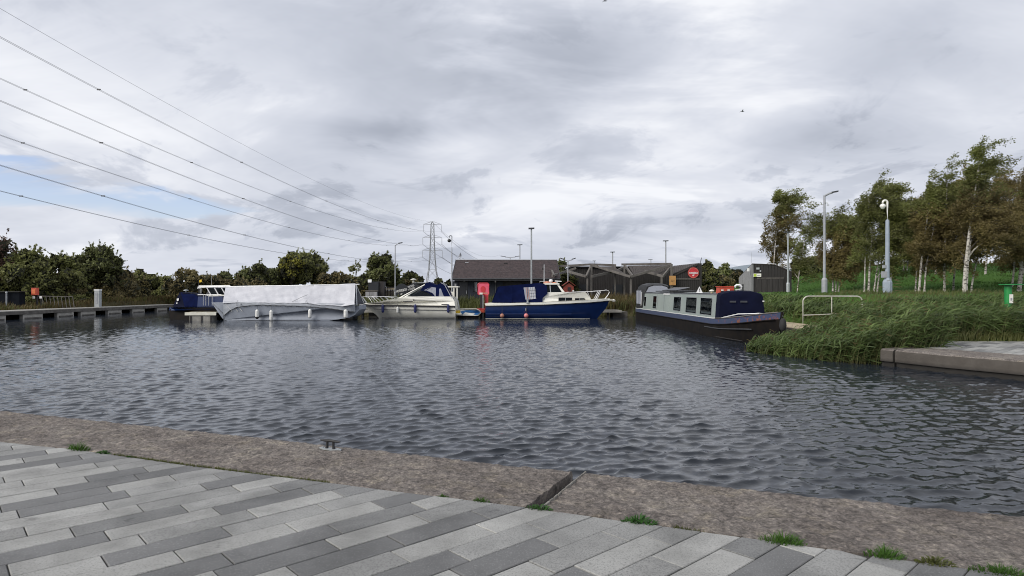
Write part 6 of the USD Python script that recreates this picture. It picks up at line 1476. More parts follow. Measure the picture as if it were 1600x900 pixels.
    part(e, 'body', MB().lathe((c[0], D, .9), [(.10, 0), (.115, .02), (.128, zt - 1.0), (.128, zt - .9)], 14), 'green_plastic', smooth=40)
    hexa = [(P(1580, 0, D)[0] + .40 * math.cos(a), D + .40 * math.sin(a), zt) for a in np.linspace(0, 2 * np.pi, 9)[:-1] + .39]
    part(e, 'top_plate', MB().poly(hexa, (0, 0, .035)), 'green_plastic')
    part(e, 'notice', MB().box((c[0] - .05, D - .145, 1.52), (c[0] + .085, D - .125, 1.86)), 'gel_white'); part(e, 'notice_mark', MB().box((c[0] - .02, D - .15, 1.62), (c[0] + .05, D - .146, 1.72)), 'lamp_grey')
    # gulls
    for i, (px, py, D, lab) in enumerate(((945, 1.5, 60, 'dark gull in flight at the very top edge of the sky'), (1160, 174.5, 75, 'small distant gull in flight high above the narrowboat'))):
        c = P(px, py, D); s = 5.5 / F * D
        t = thing('gull', lab, 'bird', c)
        part(t, 'body', MB().tube([c + [-.17, 0, 0], c + [-.08, 0, .01], c + [.05, 0, .015], c + [.16, 0, .02], c + [.24, 0, .01]], [.015, .05, .055, .04, .01], 8), 'lamp_grey', smooth=60)
        for sg in (-1, 1):
            part(t, 'wing', MB().poly([c + [.06, sg * .03, .02], c + [-.06, sg * .03, .02], c + [-.10, sg * .25, .14], c + [-.16, sg * .52, .10 - .04 * i], c + [.0, sg * .30, .17]], (0, 0, .012)), 'dark_grey')
mat('dark_slate', (.007, .009, .013), None, .95, spec=.1)
mat('rail_steel', (.50, .49, .43), (.36, .35, .30), .5, 6, metal=.2)

# ------------------------------------------------------------------ pylon and cables
def build_pylon():
    X, D = -53.5, 430.0; t = thing('pylon', 'tall lattice electricity pylon on the skyline beyond the boats', 'pylon', (X, D, 0))
    lv = [(0, 4.6), (10, 3.4), (16.3, 2.38), (24.5, 1.75), (29, 1.55), (33, 1.4), (37.6, 1.25), (42, 1.1), (46.4, .95), (48.4, .25)]
    cor = lambda z, h: [np.array([X + sx * h, D + sy * h, z]) for sx, sy in ((-1, -1), (1, -1), (1, 1), (-1, 1))]
    for k in range(4):
        part(t, 'leg', MB().tube([cor(z, h)[k] for z, h in lv], [.26 - .014 * i for i in range(len(lv))], 4), 'pylon_steel')
    br = MB()
    for (z0, h0), (z1, h1) in zip(lv[:-1], lv[1:]):
        a, b = cor(z0, h0), cor(z1, h1)
        for k in range(4):
            j = (k + 1) % 4
            br.bar(a[k], b[j], .12).bar(a[j], b[k], .12)
            if z0 > 12 or z1 == 16.3: br.bar(b[k], b[j], .13)
    part(t, 'bracing', br, 'pylon_steel', kind='stuff')
    for z, w in ((46.4, 6.0), (37.6, 6.4), (29.0, 6.7)):
        for s in (-1, 1):
            tip = np.array([X + s * w, D, z]); m = MB(); h = np.interp(z, [q[0] for q in lv], [q[1] for q in lv])
            for sy in (-1, 1): m.bar((X + s * h, D + sy * h, z), tip, .16).bar((X + s * h * .8, D + sy * h * .8, z + 1.9), tip, .14)
            part(t, 'cross_arm', m, 'pylon_steel')
            for o in (-.2, .2): pass
            part(t, 'insulator', MB().tube([tip, tip + [0, 0, -1.2], tip + [0, 0, -4.7]], [.10, .15, .15], 6), 'pylon_steel')

def build_cables():
    P1, P2, th1, th2 = np.array([-53.5, 430.]), np.array([-78.734, 2.697]), -.106, .018
    names = {'A': (0, 48.2), 'B': (6.0, 41.6), 'C': (-6.0, 41.6), 'D': (6.4, 33.0), 'E': (-6.4, 33.0), 'F': (6.7, 24.4), 'G': (-6.7, 24.4)}
    lab = {'A': 'thin single earth wire, highest of the lines crossing the left sky', 'B': 'twin cable next below the earth wire at the left edge of the sky', 'C': 'twin cable third from the top at the left edge of the sky', 'D': 'twin cable in the middle of the seven lines at the left edge',
           'E': 'twin cable third from the bottom at the left edge of the sky', 'F': 'twin cable second from the bottom at the left edge of the sky', 'G': 'twin cable lowest of all lines at the left edge of the sky'}
    P0 = np.array([-14.0, 800.0])
    for k, (hw, zt) in names.items():
        a = np.r_[P1 + hw * np.array([math.cos(th1), math.sin(th1)]), zt]; b = np.r_[P2 + hw * np.array([math.cos(th2), math.sin(th2)]), zt + .986]
        s = 9.83 if k == 'A' else 10.92; u = np.linspace(0, 1, 90)[:, None]
        q = a + (b - a) * u; q[:, 2] -= 4 * s * (u * (1 - u))[:, 0]
        v = np.r_[P0 + hw * np.array([1, .1]), zt - 1]; q2 = a + (v - a) * u[::3]; q2[:, 2] -= 4 * 11 * (u[::3] * (1 - u[::3]))[:, 0]
        t = thing('power_cable', lab[k], 'cable', a); d = (b - a)[:2] / np.linalg.norm((b - a)[:2]); n = np.r_[-d[1], d[0], 0]
        offs = (0,) if k == 'A' else (-.16, .16)
        for o in offs:
            part(t, 'strand', MB().tube(q + n * o, .025, 5), 'wire'); part(t, 'strand', MB().tube(q2 + n * o, .05, 5), 'wire')
        for i in ((20, 33, 46, 58, 68, 76, 82) if k != 'A' else ()):
            c = q[i]; part(t, 'spacer', MB().bar(c - n * .3 + [0, 0, .02], c + n * .3 + [0, 0, .02], .13, .18), 'wire')

for fn in (build_pontoons, build_main_building, build_pergola, build_shed, build_lamps, build_small_things, build_pylon, build_cables): fn()

# ------------------------------------------------------------------ trees, bushes, reeds, grass
def unit(v): return v / (np.linalg.norm(v, axis=-1, keepdims=True) + 1e-9)

def leaves(c, size, rng, along=None, aspect=.55, spread=1.0):
    """One rhombic leaf (two triangles) at each centre."""
    n = len(c); a = unit(rng.normal(size=(n, 3)) * spread + (0 if along is None else np.asarray(along)))
    b = unit(np.cross(a, rng.normal(size=(n, 3)))); s = (size * rng.uniform(.6, 1.35, n))[:, None]
    v = np.stack([c - a * s, c + b * s * aspect, c + a * s, c - b * s * aspect], 1).reshape(-1, 3)
    o = np.arange(n)[:, None] * 4
    return v, np.vstack([o + [0, 1, 2], o + [0, 2, 3]])

def crown_points(cx, cy, z0, rx, ry, h, n, rng, lumps=34, low=.06, rr=(.13, .27), sprigs=.16):
    """Points on the surface of many overlapping lumps that fill a dome, with sprigs that stand out of it. Also points deep inside."""
    th = rng.uniform(0, 2 * np.pi, lumps); u = rng.uniform(0, 1, lumps) ** .5 * .86; zz = rng.uniform(low, .86, lumps) * np.sqrt(np.clip(1 - u ** 2.4, .08, 1))
    L = np.stack([cx + rx * u * np.cos(th), cy + ry * u * np.sin(th), z0 + h * zz], 1); L = np.vstack([L, [[cx + rx * rng.uniform(-.2, .2), cy, z0 + h * .78]]])
    r = rng.uniform(*rr, len(L)) * (rx + ry + h) / 3
    k = rng.integers(0, len(L), n); d = unit(rng.normal(size=(n, 3)))
    p = L[k] + d * (r[k] * rng.uniform(.6, 1.10, n) ** .7)[:, None] * [1, 1, .85]
    ns = int(n * sprigs / 14); k = rng.integers(0, len(L), ns); d = unit(rng.normal(size=(ns, 3)) + [.25, -.2, .55]); ln = rng.uniform(.10, .30, ns) * (rx + h) / 3
    s = rng.uniform(0, 1, (ns, 14)); q = (L[k] + d * (r[k] * .9)[:, None])[:, None] + d[:, None] * (s * ln[:, None])[..., None] + rng.normal(0, .05, (ns, 14, 3)) * (1 - s[..., None] * .6)
    k = rng.integers(0, len(L), n // 7); deep = L[k] + unit(rng.normal(size=(n // 7, 3))) * (r[k] * rng.uniform(0, .75, n // 7))[:, None]
    p = np.vstack([p, q.reshape(-1, 3)])
    return p[p[:, 2] > z0 - .1], deep[deep[:, 2] > z0 + .1]

def bush(name, label, cat, m, px, half_px, top, D, n, size, seed, z0=None, ry=None, trunk=False, lumps=34, shade_core=.80, group=None, tall=None):
    rng = np.random.default_rng(seed); x = P(px, 0, D)[0]; rx = half_px / F * D; zt = P(0, top, D)[2]; g = G(x, D) if z0 is None else z0
    ry = ry or rx * .8; zb = g - .1 if not trunk else g + (zt - g) * .12
    t = thing(name, label, cat, (x, D, g), group=group)
    p, deep = crown_points(x, D, zb, rx, ry, zt - zb, int(n * 2.1), rng, lumps, low=.28 if trunk else .05)
    part(t, 'crown' if trunk else 'foliage', leaves(p, size * .60, rng, (.35, 0, .1)), m)
    if shade_core > .5: part(t, 'inner_foliage', leaves(deep[::2], size * 2.4, rng, aspect=.8), 'shade_core')  # large dark leaves added to block light and stand for inner shade
    part(t, 'trunk' if trunk else 'stem', MB().tube([(x, D, g - .3), (x + .05, D, g + (zt - g) * .4), (x, D, g + (zt - g) * .7)], [.16 * rx / 2, .1 * rx / 2, .04], 7), 'bark_dark')
    return t

def build_bushes():
    B = [('thorn_bush', 'tall bush with dark reddish top at the far left edge', 'bush', 'leaf_red', -14, 34, 356, 53, 6000, .17, {}),
         ('thorn_bush', 'broad mid-green bush below the reddish one at the left edge', 'bush', 'leaf_mid', 35, 55, 384, 54, 8500, .19, {}),
         ('thorn_bush', 'dark green bush mass left of the round-headed bank tree', 'bush', 'leaf_mid', 92, 50, 389, 56, 8000, .19, {}),
         ('thorn_bush', 'low tangled olive scrub behind the leaning railing', 'bush', 'leaf_olive', 70, 62, 424, 55.5, 8000, .15, dict(ry=1.8)),
         ('thorn_bush', 'low olive scrub behind the pale service bollard on the jetty', 'bush', 'leaf_olive', 165, 56, 424, 63, 7500, .17, dict(ry=1.8)),
         ('thorn_bush', 'olive hedge bush filling the dip right of the olive slope', 'bush', 'leaf_mid', 222, 36, 421, 74, 4800, .19, {}),
         ('thorn_bush', 'brownish hedge bush filling the dip left of the low rounded tree', 'bush', 'leaf_rust', 322, 30, 427, 70, 3800, .19, {}),
         ('bank_tree', 'round-headed dark bank tree standing highest between the left bushes', 'tree', 'leaf_dark', 150, 38, 378, 62, 9000, .18, dict(trunk=True)),
         ('thorn_bush', 'olive bush sloping down at the right foot of the round-headed bank tree', 'bush', 'leaf_olive', 190, 40, 419, 67, 5000, .19, {}),
         ('thorn_bush', 'low mixed green bush behind the left end of the jetty', 'bush', 'leaf_mid', 238, 42, 427, 73, 5000, .20, {}),
         ('thorn_bush', 'brown tinted bush with a pale twiggy top above the blue narrowboat hood', 'bush', 'leaf_olive', 296, 36, 417, 68, 5500, .20, {}),
         ('bank_tree', 'rounded dark green tree low on the skyline above the framed windows', 'tree', 'leaf_dark', 347, 30, 421, 72, 4500, .21, dict(trunk=True)),
         ('bank_tree', 'dark green tree left of the yellowing tree behind the tarpaulin', 'tree', 'leaf_dark', 402, 34, 407, 76, 6000, .22, dict(trunk=True)),
         ('bank_tree', 'largest tree behind the tarpaulin, dark green on its right', 'tree', 'leaf_mid', 474, 44, 388, 80, 8500, .23, dict(trunk=True)),
         ('yellowing_tree', 'yellow-green autumn tree in front of the largest tree behind the tarpaulin', 'tree', 'leaf_yellow', 455, 22, 398, 77, 3600, .21, dict(trunk=True, z0=2.6)),
         ('thorn_bush', 'rust brown hedge bush behind the right half of the tarpaulin', 'bush', 'leaf_rust', 520, 36, 423, 78, 4800, .22, {}),
         ('thorn_bush', 'rust brown low hedge behind the middle of the tarpaulin', 'bush', 'leaf_rust', 380, 60, 437, 70, 5500, .20, dict(ry=2.0)),
         ('thin_tree', 'thin twiggy tree with sparse top left of the dense dark tree', 'tree', 'leaf_mid', 556, 16, 406, 84, 900, .20, dict(trunk=True, lumps=9, shade_core=.3)),
         ('thorn_bush', 'brown hedge bush behind the right end of the tarpaulin and booth', 'bush', 'leaf_olive', 562, 26, 432, 74, 3200, .20, {}),
         ('dense_tree', 'dense dark round tree left of the street lamp behind the white motor cruiser', 'tree', 'leaf_dark', 595, 33, 392, 72, 8000, .21, dict(trunk=True, lumps=22)),
         ('small_tree', 'small dark tree right of the street lamp behind the lettered boards', 'tree', 'leaf_dark', 641, 23, 422, 84, 3600, .22, dict(trunk=True)),
         ('thorn_bush', 'reddish brown bush under the small dark tree near the lamp', 'bush', 'leaf_rust', 640, 24, 437, 76, 2600, .19, {}),
         ('far_tree', 'far small round tree under the pylon, left of two', 'tree', 'leaf_mid', 684, 11, 435.5, 150, 1500, .36, {}),
         ('far_tree', 'far small round tree under the pylon, right of two', 'tree', 'leaf_mid', 700, 9, 436.5, 155, 1200, .36, {}),
         ('far_tree', 'dark tree showing above the right end of the shingle roof', 'tree', 'leaf_dark', 876, 13, 400, 88, 2600, .24, dict(trunk=True)),
         ('far_tree', 'twiggy tree top just above the shingle roof by the tall lamp', 'tree', 'leaf_dark', 838, 18, 402.5, 92, 800, .22, dict(trunk=True, shade_core=.25)),
         ('garden_shrub', 'green shrub in the gap between shingle-roofed building and pergola', 'bush', 'leaf_mid', 886, 19, 424, 63, 3600, .16, {}),
         ('gap_tree', 'leafy tree with a yellow tinge at the right end of the boarded block', 'tree', 'leaf_mid', 1107, 14, 406, 68, 3600, .18, dict(trunk=True)),
         ('garden_shrub', 'olive shrub low in the gap between boarded block and shed', 'bush', 'leaf_olive', 1122, 26, 428, 72, 3600, .18, {}),
         ('garden_shrub', 'russet shrub against the pale gable of the shed', 'bush', 'leaf_rust', 1157, 20, 424, 76, 2800, .19, {}),
         ('garden_shrub', 'dark shrub behind the gap left of the russet shrub', 'bush', 'leaf_dark', 1128, 30, 421, 90, 3200, .24, {}),
         ('dark_thicket', 'very dark thicket behind the pair of left-hand birches', 'bush', 'leaf_dark', 1268, 40, 402, 66, 6000, .20, {}),
         ('dark_thicket', 'very dark thicket behind the three-stemmed birch', 'bush', 'leaf_dark', 1325, 38, 405, 66, 6000, .20, {}),
         ('dark_thicket', 'brown thicket on the mound behind the middle birches', 'bush', 'leaf_rust', 1400, 55, 421, 72, 5500, .20, dict(ry=2.5)),
         ('dark_thicket', 'brown thicket on the mound behind the tallest birch', 'bush', 'leaf_rust', 1500, 60, 416, 74, 5500, .20, dict(ry=2.5)),
         ('dark_thicket', 'olive thicket on the mound at the right edge', 'bush', 'leaf_olive', 1600, 55, 406, 76, 5000, .20, dict(ry=2.5))]
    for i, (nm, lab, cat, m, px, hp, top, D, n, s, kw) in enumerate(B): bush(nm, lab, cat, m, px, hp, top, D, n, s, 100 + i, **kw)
    # a fir with tiered branches
    rng = np.random.default_rng(77); D = 84; x = P(1133, 0, D)[0]; zt = P(0, 411, D)[2]; g = 1.0
    t = thing('fir_tree', 'pointed dark fir tree between the boarded block and the shed', 'tree', (x, D, g)); pts = []
    for k in range(10):
        u = k / 10; z = g + 1.0 + (zt - g - 1.0) * u; R = 1.75 * (1 - u) + .12
        for j in range(9):
            a = rng.uniform(0, 6.283); s = rng.uniform(0, 1, 34) ** .6
            pts.append(np.c_[x + R * s * np.cos(a) + rng.normal(0, .12, 34), D + R * s * np.sin(a) + rng.normal(0, .12, 34), z - .35 * R * s + .3 * s ** 2 + rng.normal(0, .08, 34)])
    part(t, 'crown', leaves(np.vstack(pts), .15, rng, (0, 0, -.2)), 'leaf_dark'); part(t, 'trunk', MB().tube([(x, D, g - .3), (x, D, zt)], [.16, .02], 6), 'bark_dark')

def birch(label, px, D, top, half_px, m, seed, stems=((0, 0),), crown_low=.32, n=5200, lean=.10, r=.085, off=0, green_top=False, group='birches on the mown mound'):
    rng = np.random.default_rng(seed); x = P(px, 0, D)[0]; g = G(x, D); zt = P(0, top, D)[2]; H = zt - g; R = half_px / F * D
    t = thing('birch_tree', label, 'tree', (x, D, g), group=None)
    tw = []
    for si, (dx, dl) in enumerate(stems):
        u = np.linspace(0, 1, 14); wob = rng.normal(0, .02, (14, 2)).cumsum(0) * H * .08
        sx = x + dx * .35; hh = H * (1 if si == 0 else rng.uniform(.78, .95))
        tp = np.c_[sx + (lean + dl) * H * u ** 1.4 + wob[:, 0] + off / F * D * u ** 1.5, D + dl * .6 * H * u * rng.uniform(-1, 1) + wob[:, 1], g - .15 + hh * u * .97]
        rr = .82 * r * (1 if si == 0 else .75) * np.interp(u, [0, .05, .5, 1], [1.35, 1.0, .62, .10])
        part(t, 'trunk', MB().tube(tp, rr, 9), 'bark_birch', smooth=60)
        nb = 17 if si == 0 else 9
        for b in range(nb):
            ub = rng.uniform(crown_low - .12, .95); i = ub * 13; k = int(i); base = tp[k] + (tp[min(k + 1, 13)] - tp[k]) * (i - k)
            az = rng.uniform(0, 6.283); L = R * rng.uniform(.50, 1.0) * (1.05 - .55 * abs(ub - .5)) * (1 if ub < .8 else .65); s = np.linspace(0, 1, 8)
            dirx, diry = math.cos(az), math.sin(az)
            bp = np.c_[base[0] + L * s * dirx * (1 if dirx > 0 else .8) + .32 * L * s ** 2, base[1] + L * s * diry * .8, base[2] + L * (rng.uniform(.85, 1.35) * s - .42 * s ** 2.4)]
            part(t, 'limb', MB().tube(bp, np.interp(s, [0, 1], [rr[k] * .5 + .008, .006]), 5), 'bark_birch' if b < 5 else 'bark_dark', smooth=60)
            for q in bp[2:]:
                for _ in range(2): tw.append((q, np.array([dirx * .55, diry * .75, rng.uniform(-.55, .85)]), L))
        for q in tp[9:]:
            for _ in range(3): a_ = rng.uniform(0, 6.283); tw.append((q, np.array([math.cos(a_) * .6, math.sin(a_) * .6, .75]), R * .8))
    m_ = len(tw); b0 = np.array([q[0] for q in tw]); d0 = unit(np.array([q[1] for q in tw]) + rng.normal(0, .38, (m_, 3)) + [.42, 0, .05]); ln = np.array([q[2] for q in tw]) * rng.uniform(.38, .95, m_) + .15
    def along(k, s): return b0[k] + d0[k] * (s * ln[k])[:, None] + np.c_[.38 * ln[k] * s ** 2, 0 * s, -.22 * ln[k] * s ** 2.2]
    ks = np.arange(m_); w = np.array([.009, .007, .003]) * (D / 38)
    pts = np.stack([along(ks, np.full(m_, s)) for s in (0, .5, 1.0)], 1)
    v = np.stack([pts + np.array(q) * w[None, :, None] for q in ([0, 0, -1], [.3, 0, .9], [0, 1, 0])], 2).reshape(-1, 3); o = ks[:, None] * 9
    f = np.vstack([o + np.array(q) for h in (0, 3) for q in ([h, h + 1, h + 4], [h, h + 4, h + 3], [h + 1, h + 2, h + 5], [h + 1, h + 5, h + 4], [h + 2, h, h + 3], [h + 2, h + 3, h + 5])])
    part(t, 'twigs', (v, f), 'bark_dark', kind='stuff')
    nl = int(n * 3.7 * (1 + .25 * (len(stems) - 1)))
    k = rng.integers(0, m_, nl); s = rng.uniform(.1, 1.08, nl); c = along(k, s) + rng.normal(0, .075, (nl, 3)) * (.6 + D / 60)
    sz = .062 * (D / 38) ** .7
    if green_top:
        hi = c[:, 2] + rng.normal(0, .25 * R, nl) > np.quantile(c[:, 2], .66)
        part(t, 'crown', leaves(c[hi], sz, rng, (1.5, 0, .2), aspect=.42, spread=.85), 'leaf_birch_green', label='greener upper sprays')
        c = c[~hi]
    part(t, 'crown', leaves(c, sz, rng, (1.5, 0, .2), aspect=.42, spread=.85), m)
    return t

def build_birches():
    br, gr = 'leaf_birch_brown', 'leaf_birch_green'
    birch('airy brown-topped birch behind the shed, leftmost of the birches', 1206, 54, 296, 34, br, 1, n=6200, lean=.06, off=4, crown_low=.25, green_top=True)
    birch('thin sparse birch just left of the tall street lamp', 1245, 51, 318, 24, gr, 2, n=2200, lean=.10, off=6, crown_low=.30, r=.06)
    birch('birch with three stems spreading from one foot, right of the tall street lamp', 1305, 47, 326, 34, br, 3, stems=((-.6, -.05), (0, .0), (.6, .07)), n=6500, crown_low=.30, green_top=True)
    birch('birch with a cluster of pale stems left of the blue-grey camera column', 1357, 41, 280, 42, gr, 4, stems=((0, 0), (.9, .04), (1.6, .07), (-.7, -.06)), n=7500, crown_low=.28, green_top=True)
    birch('slender birch far up the mound right of the camera column', 1412, 53, 312, 26, br, 5, n=4600, stems=((0, 0), (.8, .02)), crown_low=.30, r=.075)
    birch('slender birch left of the leaning pair in the middle of the mound', 1431, 40, 300, 30, gr, 6, n=5200, crown_low=.30, r=.06)
    birch('birch leaning right with two pale trunks in the middle of the mound', 1436, 37.5, 272, 34, br, 7, stems=((0, .03), (.9, .10)), n=7000, crown_low=.30, green_top=True)
    birch('straight rough-barked birch right of the leaning pair', 1476, 37.5, 254, 34, br, 8, n=7500, crown_low=.28, lean=.04, green_top=True)
    birch('thin leaning birch between the straight one and the tallest one', 1490, 40, 262, 30, br, 9, n=5600, lean=.12, r=.065, crown_low=.30)
    birch('tallest birch, white trunk forking high, in front of the others', 1507, 34.5, 224, 46, br, 10, stems=((0, 0), (.15, -.03)), n=10500, lean=.055, r=.125, crown_low=.28, off=14, green_top=True)
    birch('thin birch bending right beside the trunk of the tallest one', 1517, 35.5, 300, 30, br, 11, n=4200, lean=.22, r=.06, crown_low=.45)
    birch('birch by the green bin, left of two at the right edge', 1582, 41, 300, 36, br, 12, n=6000, r=.075, crown_low=.30)
    birch('birch by the green bin, thicker right one of two at the right edge', 1590, 37, 262, 44, br, 13, stems=((0, 0), (.4, .05)), n=8500, r=.10, crown_low=.28, off=6)
    birch('birch whose crown only enters the picture at the right edge', 1640, 39, 270, 44, br, 14, n=7000, r=.10, crown_low=.28)
    birch('farther birch filling the canopy behind the straight one', 1462, 50, 290, 34, br, 15, n=6500, r=.08, crown_low=.30)
    birch('farther birch filling the canopy behind the tallest one', 1540, 48, 268, 44, br, 16, n=8500, r=.09, crown_low=.30)
    birch('farther birch filling the canopy right of the camera column', 1392, 50, 300, 34, br, 17, n=6500, r=.08, crown_low=.30)

def reed_mesh(xy, z, h, rng, nleaf=8, leaf=.42, wid=.016, lean=.30):
    """Reed stems that bend down-wind with long leaves streaming to the right."""
    n = len(xy); base = np.c_[xy, z]; h = h * rng.uniform(.72, 1.1, n); ln = lean * rng.uniform(.5, 1.5, n)
    dy = rng.normal(0, .12, n)
    def at(u): return base + np.c_[ln * h * u ** 1.7, dy * h * u ** 1.5, h * u * (1 - .12 * ln * u)]
    V, Fc, o = [], [], 0
    us = np.array([0, .45, .8, 1.0])
    ws = np.array([.007, .006, .004, .002])
    st = np.stack([np.stack([at(u) - [w, 0, 0], at(u) + [w, .003, 0]], 1) for u, w in zip(us, ws)], 1)          # n, 4, 2, 3
    V.append(st.reshape(-1, 3)); b = np.arange(n)[:, None] * 8
    for k in range(3): Fc.append(b + np.array([2 * k, 2 * k + 1, 2 * k + 3])); Fc.append(b + np.array([2 * k, 2 * k + 3, 2 * k + 2]))
    stem_v, stem_f = np.vstack(V), np.vstack(Fc)
    m = n * nleaf; i = np.repeat(np.arange(n), nleaf); u = rng.uniform(.22, 1.0, m)
    pb = base[i] + np.c_[ln[i] * h[i] * u ** 1.7, dy[i] * h[i] * u ** 1.5, h[i] * u * (1 - .12 * ln[i] * u)]
    L = leaf * rng.uniform(.55, 1.3, m) * (1.1 - .45 * np.abs(u - .6)); az = rng.normal(0, .75, m); el = rng.normal(.38, .42, m)
    d = np.c_[np.cos(az) * np.cos(el), np.sin(az) * np.cos(el), np.sin(el)]
    up = np.array([0, 0, 1.0]); side = unit(np.cross(d, up + rng.normal(0, .5, (m, 3)))); w = wid * rng.uniform(.6, 1.35, m)[:, None]
    p1 = pb + d * (L * .38)[:, None]; p2 = pb + d * (L * .75)[:, None] + np.c_[.06 * L, 0 * L, -.10 * L]; p3 = pb + d * L[:, None] + np.c_[.12 * L, 0 * L, -.26 * L]
    v = np.stack([pb - side * w * .4, pb + side * w * .4, p1 + side * w, p1 - side * w, p2 + side * w * .75, p2 - side * w * .75, p3], 1).reshape(-1, 3)
    b = np.arange(m)[:, None] * 7
    f = np.vstack([b + q for q in ([0, 1, 2], [0, 2, 3], [3, 2, 4], [3, 4, 5], [5, 4, 6])])
    return (stem_v, stem_f), (v, f)

def straw(t, xy, hh):
    """Dead straw-coloured stems with drooping seed heads among the green."""
    rng = np.random.default_rng(len(xy)); k = rng.choice(len(xy), len(xy) // 9, replace=False); p = xy[k] + rng.normal(0, .05, (len(k), 2)); h = hh[k] * rng.uniform(.7, 1.22, len(k)); z = np.maximum(ground_z(p[:, 0], p[:, 1]), -.1)
    b = np.c_[p, z]; l1 = b + np.c_[.12 * h, rng.normal(0, .06, len(k)), .62 * h]; l2 = b + np.c_[.34 * h, rng.normal(0, .1, len(k)), h]; w = np.array([.006, .002, 0])
    l3 = l2 + np.c_[rng.uniform(.08, .2, len(k)), rng.normal(0, .04, len(k)), rng.uniform(-.08, .03, len(k))]; hw = np.array([0, .004, .016])
    v = np.stack([b - w, b + w, l1 + w * .8, l1 - w * .8, l2, l2 + hw, l2 - hw * .6 + (l3 - l2) * .3, l3], 1).reshape(-1, 3); o = np.arange(len(k))[:, None] * 8
    part(t, 'straw_stems', (v, np.vstack([o + q for q in ([0, 1, 2], [0, 2, 3], [3, 2, 4], [5, 6, 7], [4, 5, 6])])), 'dry_grass', kind='stuff')

def inside(poly, n, rng):
    x0, y0, x1, y1 = poly.bounds; out = np.zeros((0, 2))
    while len(out) < n:
        p = np.c_[rng.uniform(x0, x1, n), rng.uniform(y0, y1, n)]; out = np.vstack([out, p[shapely.contains_xy(poly, p[:, 0], p[:, 1])]])
    return out[:n]

def build_reeds():
    rng = np.random.default_rng(31)
    # rooted in the water between the narrowboat's bow and the quay
    poly = Polygon([(7.55, 20.9), (8.3, 18.9), (9.2, 17.5), (9.75, 17.1), (11.6, 17.3), (12.2, 20), (12.3, 23.0), (9.9, 22.3), (8.3, 22.0)])
    xy = inside(poly, 2400, rng); hh = np.interp(xy[:, 0] - .15 * (xy[:, 1] - 20), [7.6, 9.0, 10.0, 11.2], [.50, .74, 1.10, 1.65])
    s, l = reed_mesh(xy, np.full(len(xy), -.15), hh, rng, 10, .34)
    t = thing('water_reeds', 'wind-blown reeds standing in the water at the narrowboat bow', 'reeds', (10, 20, 0), kind='stuff'); part(t, 'stems', s, 'reed_stem', kind='stuff'); part(t, 'leaves', l, 'reed_leaf', kind='stuff'); straw(t, xy, hh)
    poly = Polygon([(10.9, 19.5), (19, 19.3), (22, 25), (21, 26.5), (12.9, 26.2), (12.4, 23.5)])
    xy = inside(poly, 3600, rng); z = ground_z(xy[:, 0], xy[:, 1]); ztop = 1.40 + .10 * (meshkit.fbm(np.c_[xy * .5, 0 * xy[:, 0]], 3, 4) - .5) * 4 - .05 * (xy[:, 1] - 19.5)
    hh = np.clip(ztop - z, .35, 1.5)
    s, l = reed_mesh(xy, z, hh, rng, 10, .34, wid=.014)
    t = thing('bank_reeds', 'dense green reed bank blown to the right behind the right-hand quay', 'reeds', (15, 22, .5), kind='stuff'); part(t, 'stems', s, 'reed_stem', kind='stuff'); part(t, 'leaves', l, 'reed_leaf', kind='stuff'); straw(t, xy, hh)
    poly = Polygon([(12.7, 24), (14.1, 26), (14.6, 36), (13.9, 46), (12.6, 46)])
    xy = inside(poly, 1700, rng); z = ground_z(xy[:, 0], xy[:, 1]); hh = np.clip(1.26 + .010 * (xy[:, 1] - 24) + rng.normal(0, .06, len(xy)) - z, .3, 1.3)
    s, l = reed_mesh(xy, z, hh, rng, 9, .40, wid=.02)
    t = thing('pontoon_reeds', 'reeds along the bank beyond the narrowboat pontoon and hoop railing', 'reeds', (14, 34, .5), kind='stuff'); part(t, 'stems', s, 'reed_stem', kind='stuff'); part(t, 'leaves', l, 'reed_leaf', kind='stuff'); straw(t, xy, hh)

def blades(xy, z, h, rng, wid=.012, lean=.25, clump=0):
    n = len(xy); h = h * rng.uniform(.5, 1.15, n); a = rng.uniform(0, 6.283, n); w = np.c_[np.cos(a), np.sin(a), 0 * a] * wid; d = np.c_[lean * h * rng.uniform(-.4, 1.6, n), rng.normal(0, .2, n) * h, 0 * h]
    b = np.c_[xy, z - .03]; mid = b + d * .3 + np.c_[0 * h, 0 * h, h * .6]; tip = b + d + np.c_[0 * h, 0 * h, h * .97]
    v = np.stack([b - w, b + w, mid + w * .8, mid - w * .8, tip], 1).reshape(-1, 3); o = np.arange(n)[:, None] * 5
    return v, np.vstack([o + [0, 1, 2], o + [0, 2, 3], o + [3, 2, 4]])

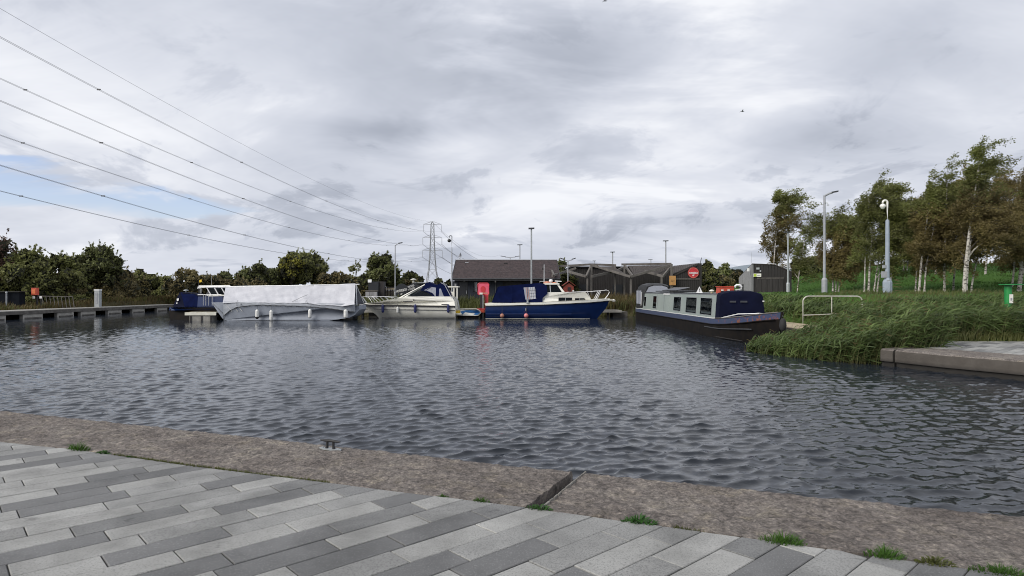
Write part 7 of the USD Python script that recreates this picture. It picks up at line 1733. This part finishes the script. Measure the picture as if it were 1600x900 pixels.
def build_grass():
    rng = np.random.default_rng(41)
    def strip(name, label, poly, n, h, m, wid, lean=.25, nz=.5):
        xy = inside(poly, n, rng); k = meshkit.fbm(np.c_[xy * .7, 0 * xy[:, 0]], 3, 7)
        obj(name, blades(xy, ground_z(xy[:, 0], xy[:, 1]), h * (1 - nz + 2 * nz * k), rng, wid, lean), m, label, 'grass', kind='stuff')
    strip('far_bank_grass', 'rough green grass along the far bank behind the pontoon', Polygon([(-18, 50.3), (12, 50.3), (12, 56), (-18, 56)]), 9000, .75, 'rough_grass', .03)
    strip('far_bank_dry_grass', 'dry brown grass stems along the far bank by the pergola', Polygon([(5, 50.4), (12.2, 50.4), (12.2, 57), (5, 57)]), 3600, .95, 'dry_grass', .022, .2)
    strip('left_bank_grass', 'dry brown and olive grasses behind the left-hand jetty', Polygon([(-36.6, 42), (-34.4, 66), (-20, 67), (-20, 70), (-44, 70), (-46, 42)]), 15000, .50, 'dry_grass', .03)
    strip('left_bank_green', 'low green growth behind the left-hand jetty', Polygon([(-36.4, 42), (-36, 66), (-20, 66.8), (-20, 72), (-42, 72), (-42, 42)]), 9000, .42, 'rough_grass', .04)
    strip('reed_edge_grass', 'pale brown seeding grasses between the reeds and the lawn', Polygon([(13.4, 26.2), (21, 26.0), (25, 28.3), (23, 30), (17, 31), (15.5, 33), (14.5, 30)]), 2400, .26, 'rough_grass', .012, .5)
    strip('lawn_grass', 'short mown grass on the mound under the birches', Polygon([(14, 30), (26, 29), (48, 56), (40, 66), (20, 62), (15, 46)]), 22000, .10, 'turf', .035, .3)
    strip('quay_foot_grass', 'short dark grass at the foot of the reed bank along the far setts', Polygon([(10.6, 19.35), (18, 19.3), (18, 19.7), (10.8, 19.7)]), 1800, .28, 'rough_grass', .012, .4)

build_bushes(); build_birches(); build_reeds(); build_grass()

# things of one kind share a group
GROUPS = {'fender': 'fenders hanging on the moored boats', 'buoy_fender': 'ball fenders on the blue hulled cruiser', 'birch_tree': 'birches on the mown mound', 'street_lamp': 'street lamps around the basin', 'camera_column': 'camera columns around the basin',
          'power_cable': 'overhead power cables', 'grass_tuft': 'tufts and weeds in the pavement joint', 'thorn_bush': 'bushes along the far and left banks', 'bank_tree': 'trees along the far and left banks', 'far_tree': 'small trees far off on the skyline',
          'garden_shrub': 'shrubs between the timber buildings', 'dark_thicket': 'thickets on the mound behind the birches', 'lettered_board': 'black lettered boards by the trailer', 'gull': 'gulls in the sky', 'narrowboat': 'narrowboats moored in the basin'}
for prim in stage.GetPrimAtPath('/World').GetChildren():
    base = prim.GetName().rstrip('0123456789').rstrip('_')
    if base in GROUPS: prim.SetCustomDataByKey('group', GROUPS[base])
